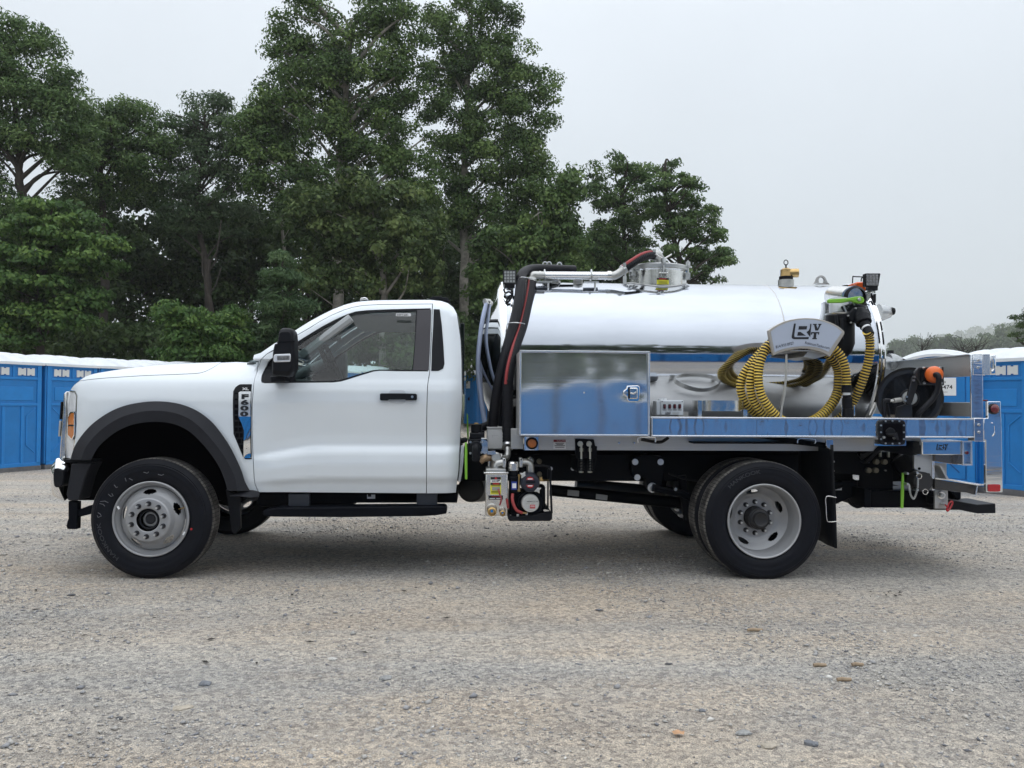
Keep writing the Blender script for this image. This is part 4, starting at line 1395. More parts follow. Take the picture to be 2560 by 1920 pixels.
F_OUT = [(262, 1552), (300, 1436), (380, 1318), (480, 1220), (620, 1130), (760, 1078), (900, 1054), (1010, 1048), (1130, 1056), (1250, 1083), (1370, 1137), (1480, 1222), (1560, 1317), (1640, 1437), (1690, 1535), (1737, 1640), (1770, 1740), (1797, 1790), (1815, 1822)]
F_CR = [(352, 1552), (400, 1440), (480, 1340), (570, 1262), (700, 1187), (850, 1142), (990, 1128), (1150, 1145), (1290, 1200), (1400, 1288), (1500, 1400), (1580, 1505), (1640, 1610), (1685, 1710), (1705, 1822)]
F_IN = [(440, 1552), (500, 1450), (580, 1370), (680, 1300), (800, 1250), (930, 1228), (1060, 1228), (1180, 1252), (1290, 1310), (1380, 1392), (1465, 1490), (1545, 1610), (1592, 1720), (1620, 1822)]
lofted('wheel_arch_flare', [(1, F_OUT, .075), (1, F_OUT, .035), (1, F_CR, -.012), (1, F_IN, -.002), (1, F_IN, .16)], M_FLARE, 60, smooth=20)
lofted('wheel_well_liner', [(1, F_IN, .05), (1, F_IN, .58)], M_DARK, 40)
a = P(1, 262, 1552, .58); b = P(1, 1640, 1822, .58)
mk('wheel_well_back', MB().prism(xz(PS(1, [(262, 1552), (500, 1240), (930, 1150), (1300, 1200), (1620, 1500), (1640, 1900), (1000, 1900), (300, 1900)], .6)), .58, .62), M_DARK, truck)
mk('wheel_well_back', MB().box(a.x, b.x, 1.52, 1.56, .62, 1.35), M_DARK, truck)
# flare tail and lower front piece
lofted('flare_tail', [(3, [(1800, 605), (1850, 607), (1895, 622), (1895, 650)], .05), (3, [(1640, 655), (1750, 660), (1820, 668), (1893, 660)], -.005), (3, [(1640, 660), (1750, 668), (1820, 690), (1880, 690)], .12)], M_FLARE, 10)
pts = [(268, 378), (445, 375), (415, 430), (385, 500), (362, 590), (348, 640), (330, 696), (240, 696), (226, 640), (240, 560), (256, 470)]
for Y0, Y1 in ((.04, .22), (1.92, 2.10)):
    mk('lower_flare', MB().prism(xz(PS(3, pts, .04)), Y0, Y1), M_FLARE, truck, bevel=.008)
mk('flare_gap_strip', MB().prism(xz(PS(3, [(205, 340), (450, 345), (440, 372), (205, 366)], .07)), .07, .22), M_BLACK, truck, bevel=.003)
mk('plow_mount', MB().prism(xz(PS(3, [(243, 700), (325, 705), (320, 945), (235, 943), (225, 915), (243, 850)], .12)), .12, .18), M_FRAME, truck, bevel=.006)
mk('plow_brace', MB().prism(xz(PS(3, [(322, 780), (440, 735), (560, 700), (560, 760), (440, 812), (322, 842)], .16)), .13, .2), M_FRAME, truck, bevel=.004)
# splash flap behind front wheel
mk('splash_flap', MB().prism(xz(PS(3, [(1610, 600), (1735, 650), (1740, 930), (1690, 988), (1665, 960), (1630, 720)], .22)), .20, .23), M_BLACK, truck, bevel=.004)
mk('splash_flap', MB().prism(xz(PS(3, [(1610, 600), (1735, 650), (1740, 930), (1690, 988), (1665, 960), (1630, 720)], .22)), 1.92, 1.95), M_BLACK, truck, bevel=.004)

# headlight (wraps round the corner)
HLO = BX(1, [(232, 975), (258, 958), (300, 964), (316, 1002), (312, 1060), (308, 1300), (285, 1480), (262, 1540), (205, 1538), (222, 1400), (236, 1200), (230, 1050)])
hl = panel('headlight', HLO, M_LENS, gap=.001, dy=.006, both=True)
lf = BX(1, [(250, 1185), (272, 1150), (300, 1146), (298, 1335), (280, 1372), (246, 1335)])
panel('amber_marker', lf, M_AMBER, gap=0, dy=-.009, parent=hl, depth=.01, both=False)
panel('marker_bezel', BX(1, [(242, 1180), (268, 1140), (306, 1138), (304, 1340), (283, 1384), (238, 1342)]), M_CHROME, holes=[BX(1, [(250, 1185), (272, 1150), (300, 1146), (298, 1335), (280, 1372), (246, 1335)])], gap=0, dy=-.012, parent=hl, depth=.01, both=False)
panel('marker_divider', BX(1, [(250, 1250), (298, 1250), (298, 1262), (250, 1262)]), M_BLACK, gap=0, dy=-.013, parent=hl, depth=.01, both=False)
panel('headlight_rim', BX(1, [(255, 956), (302, 960), (320, 1000), (320, 1060), (314, 1300), (292, 1480), (268, 1545), (258, 1545), (284, 1478), (305, 1300), (310, 1060), (310, 1006), (298, 970), (255, 964)]), M_STAIN, gap=0, dy=.0, parent=hl, depth=.01, both=False)
# grille
gx = P(1, 212, 1200, .25).x
gr = MB().box(gx - .005, gx + .15, .46, 1.68, .98, 1.30)
g = mk('grille', gr, M_BLACK, truck, bevel=.02)
for z0 in (1.0, 1.10, 1.20):
    mk('grille_bar', MB().box(gx - .004, gx + .02, .42, 1.72, z0, z0 + .045), M_CHROME, g, bevel=.008)
mk('grille_frame', MB().prism(xz(PS(1, [(236, 985), (262, 958), (262, 1540), (200, 1540), (215, 1300), (228, 1150)], .3)), .24, 1.90), M_STAIN, truck, bevel=.01)
mk('grille_side', MB().prism(xz(PS(1, [(200, 1055), (212, 1050), (208, 1200), (190, 1205)], .3)), .26, 1.88), M_BLACK, truck, bevel=.004)
mk('grille_side', MB().prism(xz(PS(1, [(188, 1215), (206, 1215), (195, 1350), (178, 1350)], .3)), .26, 1.88), M_ALUD, truck, bevel=.004)
# bumper
bump = []
prof = PS(3, [(190, 325), (205, 345), (270, 378), (268, 420), (252, 480), (235, 560), (228, 640), (238, 692), (170, 670), (130, 640), (118, 570), (118, 430), (128, 385), (158, 350), (165, 330)], .14)
rows = []
n = 22
for i in range(n + 1):
    t = i / n
    y = .10 + (2 * YC - .2) * t
    s = abs(2 * t - 1)
    k = 0.
    rows.append([(p.x + k * (1 if p.x < prof[0].x + .02 else .2) - .12 * (1 - s ** 3), y, p.z) for p in prof])
mbb = MB().loft(rows, closed=True)
cxp = sum(p.x for p in prof) / len(prof); czp = sum(p.z for p in prof) / len(prof)
dome = [[(cxp + (q[0] - cxp) * s_, .10 - .05 * (1 - s_ ** 2.2), czp + (q[2] - czp) * s_) for q in rows[0]] for s_ in (1, .97, .93, .86, .76, .62, .45, .25, .02)]
mbb.loft(dome, closed=True)
mbb.add(rows[-1], [tuple(range(len(prof)))])
bmp = mk('bumper', mbb, M_CHROME, truck, smooth=50)
mk('fog_light_pocket', MB().prism(xz(PS(3, crom([(122, 425), (190, 432), (206, 470), (200, 545), (178, 575), (124, 570)], 3, True), .05)), .045, .2), M_BLACK, bmp, bevel=.006)

# fender vent with model badge
vent = panel('fender_vent', VBX, M_BLACK, gap=.001, dy=-.004, depth=.02)
mbv = MB()
for r in range(11):
    for c in range(2):
        y0 = 975 + r * 50
        x0 = 1682 + c * 34
        sh = max(0, (y0 - 1300)) * .38
        if y0 > 1500: continue
        p0 = PB(1, x0 + sh, y0, -.0055); p1 = PB(1, x0 + 26 + sh, y0 + 34, -.0055)
        mbv.box(p0.x, p1.x, p0.y, p0.y + .004, p1.z, p0.z)
mk('vent_opening', mbv, M_DARK, vent)['kind'] = 'stuff'
ch = [(1720, 972), (1735, 964), (1825, 964), (1822, 1200), (1820, 1400), (1822, 1538), (1760, 1538), (1765, 1300), (1745, 1240), (1715, 1180), (1722, 1090)]
panel('badge_plate', BX(1, [(1722, 975), (1736, 966), (1823, 966), (1821, 1180), (1720, 1180)]), mat('badge_silver', (.66, .68, .70), rough=.22, metal=.5), gap=0, dy=-.0095, depth=.003, parent=vent, both=False)
panel('badge_strip', BX(1, ch), M_CHROME, gap=0, dy=-.008, depth=.006, parent=vent, both=False)
for s_, (bx_, by_), h_ in (('XL', (1750, 950), 19),):
    p = PB(1, bx_, by_, -.006)
    lettering(s_, 1, bx_, by_, h_, p.y, M_WPL, vent, sx=1.55, offset=.0012)
for i, ch_ in enumerate('F600'):
    yb0 = 1026 + i * 50
    lettering(ch_, 1, 1737 - i * 2, yb0, 38, PB(1, 1770, yb0, -.0115).y, M_PRINT, vent, sx=2.35, offset=.0022, ext=.001)

# door handle, key, cups
hd = panel('door_handle', BX(2, [(1213, 985), (1225, 980), (1430, 980), (1520, 983), (1530, 992), (1530, 1030), (1520, 1040), (1440, 1040), (1425, 1033), (1290, 1033), (1275, 1041), (1222, 1041), (1213, 1032)]), M_BLACK, gap=0, dy=-.03, depth=.028)
c = PB(2, 1488, 1009, -.031)
mk('key_lock', MB().cyl(c, (c.x, c.y + .01, c.z), .009, n=16), M_STEEL, hd)
M_CUP = mat('white_paint_shaded', (.60, .63, .67), rough=.3, coat=.8)  # body white darkened: shade of the hollow put into the colour
panel('handle_cup', BX(2, crom([(1284, 980), (1295, 960), (1320, 950), (1390, 950), (1420, 958), (1432, 980)], 3)), M_CUP, gap=0, dy=-.002, depth=.004)
panel('handle_cup', BX(2, crom([(1432, 1042), (1420, 1060), (1395, 1070), (1320, 1070), (1298, 1062), (1284, 1042)], 3)), M_CUP, gap=0, dy=-.002, depth=.004)
mk('window_sticker', MB().pbox(2, 1348, 288, 1477, 313, .19, .194), M_WPL, truck)
lettering('26FT281', 2, 1355, 306, 12, .187, M_PRINT, truck, sx=1.65)

# mirror
mir = MB()
mo = crom([(342, 440), (352, 424), (375, 415), (425, 415), (450, 425), (463, 450), (470, 520), (473, 640), (472, 740), (466, 785), (440, 822), (415, 835), (300, 828), (278, 812), (275, 760), (283, 640), (300, 552), (322, 545), (335, 480)], 2, True)
pf = PS(2, mo, -.13)
cx = sum(p.x for p in pf) / len(pf); cz = sum(p.z for p in pf) / len(pf)
rows = []
for d, s in ((.0, .80), (.012, .93), (.04, 1.0), (.12, 1.0), (.16, .97)):
    rows.append([(cx + (p.x - cx) * s, -.16 + d + .0, cz + (p.z - cz) * s) for p in pf])
mir.loft(rows, closed=True)
mir.add(rows[0], [tuple(range(len(pf)))]); mir.add(rows[-1], [tuple(range(len(pf)))])
mirror = mk('side_mirror', mir, M_BLACK, truck, smooth=50)
mk('mirror_arm', MB().prism(xz(PS(2, [(272, 830), (415, 836), (405, 885), (275, 885)], .0)), -.05, .09), M_BLACK, mirror, bevel=.01)
me = mirror.data.copy()
me.transform(Matrix.Translation((0, 2 * YC, 0)) @ Matrix.Diagonal((1, -1, 1, 1)))
m2 = obj('side_mirror', me, M_BLACK, truck, smooth=50)
mk('mirror_glass', MB().pbox(2, 468, 470, 475, 780, 2.2, 2.36), M_CHROME, m2)
mk('mirror_seam', MB().prism(xz(PS(2, [(300, 536), (470, 530), (470, 535), (300, 541)], -.162)), -.163, -.15), M_DARK, mirror)
mk('turn_signal', MB().prism(xz(PS(2, [(292, 660), (302, 642), (438, 637), (440, 660), (436, 708), (300, 712), (290, 700)], -.155)), -.168, -.14), M_LENS, mirror, bevel=.006)
mk('turn_signal_housing', MB().prism(xz(PS(2, [(320, 655), (430, 652), (428, 690), (320, 694)], -.17)), -.172, -.16), M_LED, mirror, bevel=.004)

# ---- cab interior
x0, x1 = P(2, 150, 900, .3).x, P(2, 1850, 900, .3).x
mk('cab_floor', MB().box(x0, x1 - .02, .2, 1.94, .66, .70), M_INT, truck)
mk('door_inner', MB().prism([(x0 + .02, .7), (x1 - .03, .7), (x1 - .03, 1.36), (P(2, 1200, 772, .12).x, 1.36), (P(2, 860, 862, .12).x, 1.30), (x0 + .1, 1.29)], .13, .17), M_INT, truck)
mk('door_inner', MB().prism([(x0 + .02, .7), (x1 - .03, .7), (x1 - .03, 1.36), (P(2, 1200, 772, .12).x, 1.36), (P(2, 860, 862, .12).x, 1.30), (x0 + .1, 1.29)], 1.97, 2.01), M_INT, truck)
rx0, rx1 = P(2, 960, 188, .3).x, P(2, 1800, 188, .3).x
mk('headliner', MB().box(rx0 - .1, rx1 - .03, .34, 1.80, 1.885, 1.90), M_INTL, truck)
bw = x1 - .03
mk('cab_back_wall', MB().box(bw - .04, bw, .2, 1.94, .7, 1.36).box(bw - .04, bw, .32, .50, 1.36, 1.86).box(bw - .04, bw, 1.64, 1.82, 1.36, 1.86), M_INT, truck)
dx = P(2, 480, 870, .3).x
mk('dashboard', MB().prism([(dx - .52, 1.36), (dx - .1, 1.41), (dx + .10, 1.40), (dx + .14, 1.34), (dx + .12, 1.1), (dx, .9), (dx - .52, .8)], .2, 1.94), mat('dash', (.17, .18, .185), rough=.6), truck, bevel=.02)
# steering wheel
sw = MB()
c0 = P(2, 775, 700, .62)
u = Vector((-.42, 0, .9)).normalized(); v = Vector((0, 1, 0)); axn = u.cross(v)
pts = [c0 + u * (.195 * math.cos(t)) + v * (.195 * math.sin(t)) for t in np.linspace(0, 2 * math.pi, 40)]
sw.tube(pts, .019, 10)
for t in (0.2, 2.9, 4.7):
    sw.tube([c0 - axn * .03, c0 + u * (.19 * math.cos(t)) + v * (.19 * math.sin(t))], .014, 8)
sw.cyl(c0 - axn * .03, c0 + axn * .02, .065, n=20)
swo = mk('steering_wheel', sw, M_BLACK, truck)
mk('steering_column', MB().cyl(c0, c0 + Vector((-.3, 0, -.14)), .04), M_INT, swo)
# seats
for yy in (.60, 1.07, 1.54):
    sx = P(2, 1180, 900, .6).x
    mk('seat', MB().prism([(sx - .1, .9), (sx + .42, .88), (sx + .50, 1.32), (sx + .40, 1.34), (sx + .36, 1.05), (sx - .1, 1.04)], yy - .24, yy + .24), M_SEAT, truck, bevel=.03)
# inner pillars and far mirror-view items
for Y in (.20, 1.94):
    mk('inner_pillar', MB().tube([P(2, 540, 650, Y * .9 + .1), P(2, 760, 480, Y), P(2, 960, 330, Y)], .035, 8), M_INTL, truck)
mk('rear_view_mirror', MB().pbox(2, 770, 460, 835, 510, 1.02, 1.26), M_INT, truck, bevel=.01)

# ---- running board and underbody
mk('running_board', MB().prism(xz(PS('c6', [(65, 325), (80, 312), (215, 285), (1850, 270), (1935, 272), (1952, 300), (1952, 345), (1850, 362), (1700, 372), (900, 382), (200, 378), (90, 372), (62, 350)], .02)), .02, .20), M_FRAME, truck, bevel=.012)
mbt = MB()
for i in range(26):
    x = 210 + i * 62
    p = P('c6', x, 302 - i * .3, .05)
    mbt.obox((p.x + .02, .11, p.z + .006), .018, .13, .008, Matrix.Rotation(.5, 3, 'Z'))
mk('step_tread', mbt, M_FLARE, truck)['kind'] = 'stuff'
mk('board_bracket', MB().pbox('c6', 330, 145, 548, 275, .12, .16), mat('bracket_paint', (.022, .026, .035), rough=.5), truck, bevel=.004)
mk('board_bracket', MB().pbox('c6', 1645, 140, 1855, 272, .12, .16), MATS['bracket_paint'], truck, bevel=.004)
mk('rocker_frame', MB().pbox('c6', 0, 128, 2060, 232, .30, .9).pbox('c6', 1350, 128, 1900, 205, .30, 1.8), M_FRAME, truck)
mk('underbody_tank', MB().pbox('c6', 20, 130, 1000, 275, .45, 1.2), M_FRAME, truck, bevel=.02)
mk('spec_tag', MB().pbox('c6', 1137, 140, 1220, 192, .22, .222), M_WPL, truck)
mk('tag_print', MB().pbox('c6', 1145, 145, 1180, 172, .219, .221), M_PRINT, truck)
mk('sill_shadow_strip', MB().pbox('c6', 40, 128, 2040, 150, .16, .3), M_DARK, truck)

# ---- frame rails, crossmembers
for Y0 in (.60, 1.46):
    mk('frame_rail', MB().box(P(4, 100, 700, .6).x - 2.6, P(8, 1000, 1200, .6).x, Y0, Y0 + .075, P(9, 500, 750, .6).z, P(9, 500, 400, .6).z), M_FRAME, truck, bevel=.004)
mk('sub_frame', MB().box(P(4, 160, 700, .6).x, P(8, 700, 1100, .6).x, .585, 1.55, P(9, 500, 405, .6).z + .002, P(9, 500, 345, .6).z), M_DARK, truck, bevel=.004)
for xx in (-1.2, 0.0, .9, 1.7, 2.6, 3.2):
    mk('crossmember', MB().box(xx, xx + .08, .67, 1.46, .70, .93), M_FRAME, truck)
mk('engine_block', MB().box(-2.7, -1.7, .68, 1.46, .55, 1.25), M_DARK, truck)
mk('gearbox', MB().prism([(-1.7, .55), (-1.0, .50), (-.2, .55), (-.1, .85), (-1.7, .95)], .78, 1.36), M_FRAME, truck, bevel=.03)
# driveshaft
a = P(9, 500, 870, 1.0); b = P(9, 2000, 1010, 1.0)
ds = mk('drive_shaft', MB().cyl(a, b + Vector((.25, 0, -.03)), PX(9, 75, 1.0), n=28), M_FRAME, truck)
mk('shaft_sticker', MB().prism(xz(PS(9, [(738, 872), (890, 885), (886, 958), (734, 945)], .90)), .925, .93), mat('grey_sticker', (.42, .43, .43), rough=.6), ds)
mk('shaft_sticker', MB().prism(xz(PS(9, [(1115, 925), (1266, 945), (1260, 1010), (1110, 992)], .90)), .925, .93), MATS['grey_sticker'], ds)
mk('exhaust_pipe', MB().cyl(P(9, 840, 800, 1.3), P(9, 2000, 900, 1.35), .055, n=24), mat('exhaust_steel', (.16, .155, .15), rough=.45, metal=.8), truck)
mk('spring_hanger', MB().prism(xz(PS(9, crom([(1590, 430), (1980, 430), (1990, 700), (1950, 830), (1850, 900), (1770, 830), (1740, 700), (1590, 700)], 2, True), .52)), .50, .62), M_FRAME, truck, bevel=.006)
mk('leaf_spring', MB().tube([P(9, 1850, 838, .45), P(9, 2212, 905, .45), P(7, 600, 900, .45), P(7, 1200, 800, .45), P(7, 1750, 640, .45)], .03, 8), M_FRAME, truck)
mk('shock_absorber', MB().cyl(P(7, 240, 560, .5), P(7, 300, 980, .5), .035), M_FRAME, truck)
mk('brake_line', MB().tube([Vector(q) for q in crom([tuple(P(7, 120, 540, .45)), tuple(P(7, 260, 590, .45)), tuple(P(7, 400, 610, .45)), tuple(P(7, 600, 640, .45))], 5)], .008, 6), M_HOSE, truck)
for (x, y) in ((1622, 500), (1957, 500), (1650, 703), (512, 588), (800, 590)):
    p = P(9, x, y, .58 if x < 1000 else .495)
    mk('frame_bolt', MB().cyl((p.x, p.y - .012, p.z), (p.x, p.y + .02, p.z), .017 if x > 1000 else .010, n=6).cyl((p.x, p.y - .004, p.z), (p.x, p.y + .02, p.z), .024 if x > 1000 else .014, n=20), M_STEEL, truck)
p = P(9, 1848, 838, .495)
mk('spring_bolt', MB().cyl((p.x, p.y - .025, p.z), (p.x, p.y + .03, p.z), .026, n=6).cyl((p.x, p.y - .008, p.z), (p.x, p.y + .03, p.z), .038, n=24), M_STEEL, truck)
for (x, y, k, r) in ((235, 940, 7, .014), (183, 690, 7, .012), (200, 885, 7, .011)):
    p = P(k, x, y, .4)
    mk('frame_bolt', MB().cyl((p.x, p.y - .012, p.z), (p.x, p.y + .05, p.z), r, n=12), M_STEEL, truck)

# ---- wheels
TR, TW = .4235, .236
tyre_prof = [(.262, .030), (.272, .016), (.290, .007), (.318, .001), (.330, .003), (.336, .000), (.352, -.001), (.368, .002), (.374, .0005), (.380, .006), (.386, .0045), (.392, .010), (.404, .018), (.411, .026), (.4135, .027), (.417, .036), (.4205, .040), (.4225, .052)]
g = []
for yc_ in (.078, .105, .131, .158):
    g += [(.4232, yc_ - .0045), (.411, yc_ - .003), (.411, yc_ + .003), (.4232, yc_ + .0045)]
tyre_prof = tyre_prof + g + [(r, TW - y) for r, y in tyre_prof[::-1]]


def tread_mat():
    m = M_RUBBER.copy()
    m.name = 'tread_rubber'
    t = m.node_tree
    b = t.nodes['Principled BSDF']
    co = t.nodes.new('ShaderNodeTexCoord')
    s = t.nodes.new('ShaderNodeSeparateXYZ')
    t.links.new(co.outputs['Object'], s.inputs[0])
    at = t.nodes.new('ShaderNodeMath'); at.operation = 'ARCTAN2'
    t.links.new(s.outputs[0], at.inputs[0]); t.links.new(s.outputs[2], at.inputs[1])
    ml = t.nodes.new('ShaderNodeMath'); ml.operation = 'MULTIPLY'; ml.inputs[1].default_value = 96
    t.links.new(at.outputs[0], ml.inputs[0])
    sn = t.nodes.new('ShaderNodeMath'); sn.operation = 'SINE'
    t.links.new(ml.outputs[0], sn.inputs[0])
    gt = t.nodes.new('ShaderNodeMath'); gt.operation = 'GREATER_THAN'; gt.inputs[1].default_value = -.86
    t.links.new(sn.outputs[0], gt.inputs[0])
    nz = t.nodes.new('ShaderNodeTexNoise'); nz.inputs['Scale'].default_value = 14; nz.inputs['Detail'].default_value = 8
    t.links.new(co.outputs['Object'], nz.inputs['Vector'])
    r = t.nodes.new('ShaderNodeValToRGB')
    r.color_ramp.elements[0].position = .35; r.color_ramp.elements[0].color = (.05, .048, .045, 1)
    r.color_ramp.elements[1].position = .62; r.color_ramp.elements[1].color = (.19, .18, .165, 1)
    t.links.new(nz.outputs['Fac'], r.inputs[0])
    mx = t.nodes.new('ShaderNodeMix'); mx.data_type = 'RGBA'
    mx.inputs['A'].default_value = (.02, .02, .02, 1)
    t.links.new(gt.outputs[0], mx.inputs[0])
    t.links.new(r.outputs[0], mx.inputs['B'])
    for l in list(t.links):
        if l.to_socket == b.inputs['Base Color']: t.links.remove(l)
    t.links.new(mx.outputs['Result'], b.inputs['Base Color'])
    b.inputs['Roughness'].default_value = .85
    return m


M_TRD = tread_mat()
tb = MB().lathe(tyre_prof, (0, 0, 0), 'Y', 128)
npf = len(tyre_prof) - 1
for i in range(128):
    for k in range(npf):
        r = (tyre_prof[k][0] + tyre_prof[k + 1][0]) / 2
        if r > .4185: tb.m[i * npf + k] = 1
tyre_me = tb.mesh()
tyre_me.materials.append(M_RUBBER); tyre_me.materials.append(M_TRD)
tyre_me.polygons.foreach_set('use_smooth', [True] * len(tyre_me.polygons))
tyre_me.set_sharp_from_angle(angle=math.radians(42))


def disc_mesh(front):
    """steel rim + disc with five hand holes; y: distance behind the outer tyre face"""
    if front:
        rim = [(.262, .034), (.264, .010), (.258, .006), (.250, .012), (.246, .030), (.236, .040), (.228, .052), (.222, .075), (.218, .10)]
        disc = [(.222, .062), (.214, .050), (.200, .036), (.186, .022), (.172, .006), (.160, -.018), (.152, -.034), (.144, -.040), (.120, -.041), (.098, -.041), (.084, -.040), (.079, -.036)]
    else:
        rim = [(.262, .034), (.264, .008), (.258, .004), (.250, .010), (.247, .040), (.240, .058), (.236, .085), (.235, .13), (.233, .16), (.228, .18)]
        disc = [(.230, .165), (.214, .176), (.200, .186), (.186, .196), (.172, .204), (.160, .208), (.150, .212), (.140, .214), (.120, .214), (.098, .214), (.084, .214), (.079, .22)]
    # refine disc radially
    d2 = []
    for (r0, y0), (r1, y1) in zip(disc, disc[1:]):
        for j in range(4):
            t = j / 4
            d2.append((r0 + (r1 - r0) * t, y0 + (y1 - y0) * t))
    d2.append(disc[-1])
    n = 180
    mb = MB().lathe(rim, (0, 0, 0), 'Y', 96)
    m = len(d2)
    vs, fs = [], []
    for i in range(n):
        t = 2 * math.pi * i / n
        for r, h in d2: vs.append((r * math.cos(t), h, r * math.sin(t)))
    holes = [math.radians(94 + 72 * k) for k in range(5)]
    for i in range(n):
        tm = 2 * math.pi * (i + .5) / n
        for k in range(m - 1):
            rm = (d2[k][0] + d2[k + 1][0]) / 2
            cut = False
            for h in holes:
                da = (tm - h + math.pi) % (2 * math.pi) - math.pi
                if (da * .190 / .044) ** 2 + ((rm - .190) / .0165) ** 2 < 1: cut = True
            if cut: continue
            j = (i + 1) % n
            fs.append((i * m + k, i * m + k + 1, j * m + k + 1, j * m + k))
    mb.add(vs, fs)
    return mb.mesh()


RIMF, RIMR = disc_mesh(True), disc_mesh(False)
for me in (RIMF, RIMR): me.materials.append(M_RIM)


def nut_mesh():
    return MB().cyl((0, 0, 0), (0, -.006, 0), .0175, n=20).cyl((0, -.006, 0), (0, -.024, 0), .0145, .013, n=6).cyl((0, -.024, 0), (0, -.042, 0), .0082, n=10)


mn = nut_mesh()
cnt = len(mn.f)
NUT = mn.mesh()
NUT.materials.append(mat('nut_dark', (.05, .05, .055), rough=.35, metal=.6))
NUT.materials.append(M_STEEL)
for p in NUT.polygons:
    if min(NUT.vertices[v].co.y for v in p.vertices) < -.0245: p.material_index = 1
NUT.polygons.foreach_set('use_smooth', [False] * len(NUT.polygons))


def smooth_all(me, a=40):
    me.polygons.foreach_set('use_smooth', [True] * len(me.polygons))
    me.set_sharp_from_angle(angle=math.radians(a))


smooth_all(RIMF, 30); smooth_all(RIMR, 30)
HUBF = MB().lathe([(.0, -.006), (.030, -.006), (.034, -.002), (.034, .006)], (0, 0, 0), 'Y', 40).mesh()
HUBF.materials.append(M_PRINT)
HUBF2 = MB().lathe([(.033, .010), (.036, .0), (.050, .0), (.055, .006), (.055, .05)], (0, 0, 0), 'Y', 40).mesh()
HUBF2.materials.append(mat('hub_grey', (.25, .255, .26), rough=.35, metal=.4))
HUBD = MB().lathe([(.055, .012), (.066, .008), (.072, .012), (.078, .03), (.082, .05), (.084, .08)], (0, 0, 0), 'Y', 40).mesh()
HUBD.materials.append(M_BLACK)
HUBR = MB().lathe([(0, .082), (.04, .082), (.046, .078), (.052, .084), (.056, .096), (.068, .10), (.070, .112), (.076, .116), (.078, .20), (.081, .23)], (0, 0, 0), 'Y', 48).mesh()
HUBR.materials.append(mat('hub_black', (.018, .018, .02), rough=.4))
for h in (HUBF, HUBF2, HUBD, HUBR): smooth_all(h)


def wheel(x, y, z, kind, flip=False, twist=0., nuts=True):
    o = bpy.data.objects.new('wheel', RIMF if kind == 'f' else RIMR)
    COL.objects.link(o)
    o.parent = truck
    o.matrix_parent_inverse = Matrix.Translation(-truck.location)
    o.location = (x, y, z)
    o.rotation_euler = (0, twist, math.pi if flip else 0)

    def sub(name, me, loc=(0, 0, 0)):
        s = bpy.data.objects.new(name, me)
        COL.objects.link(s)
        s.parent = o
        s.location = loc
        return s
    sub('tyre', tyre_me)
    if nuts:
        for i in range(10):
            t = 2 * math.pi * (i + .42) / 10
            sub('lug_nut', NUT, (.1135 * math.cos(t), (-.041 if kind == 'f' else .214), .1135 * math.sin(t)))
        if kind == 'f':
            sub('hub_cap', HUBF, (0, .012, 0)); sub('hub_ring', HUBF2, (0, .010, 0)); sub('hub_bore', HUBD, (0, -.028, 0))
        else:
            sub('hub', HUBR)
    return o


FWX = P(0, 375, 1300, 0).x
RWX = FWX + 4.30
WZ = .4235 - .009
w1 = wheel(FWX, 0, WZ, 'f')
w2 = wheel(FWX, 2 * YC, WZ, 'f', True)
RY = -.125
w3 = wheel(RWX, RY, WZ, 'r', twist=-.05)
wheel(RWX, RY + .275 + .236, WZ, 'r', True, nuts=False)
w4 = wheel(RWX, 2 * YC - RY, WZ, 'r', True)
wheel(RWX, 2 * YC - RY - .275 - .236, WZ, 'r', False, nuts=False)
mk('front_axle', MB().cyl((FWX, .2, .40), (FWX, 1.95, .40), .06).cyl((FWX, .06, .42), (FWX, .3, .42), .15).cyl((FWX, 1.85, .42), (FWX, 2.08, .42), .15), M_DARK, truck)
mk('rear_axle', MB().cyl((RWX, .1, .42), (RWX, 2.05, .42), .10).lathe([(0, -.18), (.12, -.16), (.2, -.05), (.2, .08), (.1, .2), (0, .22)], (RWX, YC, .42), 'X', 24), M_FRAME, truck)


def ring_text(body, r, a0, da, h, wheel_obj, m, flipdir=1, y=-.0005):
    """raised lettering bent round the sidewall; a0 start angle (deg, counterclockwise from +x), reading clockwise"""
    me = text_mesh(body, h / .70, .0007, .0004)
    xs = [v.co.x for v in me.vertices]
    wdt = max(xs) - min(xs)
    for v in me.vertices:
        a = math.radians(a0) - math.radians(da) * (v.co.x - min(xs)) / wdt
        rr = r + v.co.y
        v.co = Vector((rr * math.cos(a), y - v.co.z, rr * math.sin(a)))
    o = bpy.data.objects.new('lettering', me)
    me.materials.append(m)
    COL.objects.link(o)
    o.parent = wheel_obj
    return o


ring_text('HANKOOK', .338, 232, 48, .026, w1, M_TYLET)
ring_text('HANKOOK', .338, 131 + 3, 42, .026, w3, M_TYLET)
ring_text('GIFFORD', .0, 0, 1, .001, w1, M_TYLET) if False else None
for k, st in enumerate([[(500, 800), (520, 812), (530, 830), (500, 842), (495, 825)], [(515, 722), (545, 728), (560, 745)], [(520, 705), (560, 700), (590, 715)], [(590, 640), (612, 660), (632, 655), (620, 635)], [(640, 560), (660, 585), (672, 578)], [(735, 500), (745, 530)], [(770, 505), (800, 520)], [(895, 450), (925, 460), (940, 448)], [(1020, 470), (1050, 478), (1070, 470)]]):
    c = [P(3, a, b, -.002) - Vector((FWX, 0, WZ)) for a, b in st]
    me = MB().tube(c, .0022, 5).mesh()
    me.materials.append(M_CHALK)
    o = bpy.data.objects.new('chalk_mark', me); COL.objects.link(o); o.parent = w1
me = MB().cyl((0, 0, 0), (0, -.003, 0), .008, n=12).mesh(); me.materials.append(M_REFL)
o = bpy.data.objects.new('red_dot', me); COL.objects.link(o); o.parent = w1
o.location = P(3, 1308, 942, -.001) - Vector((FWX, 0, WZ))
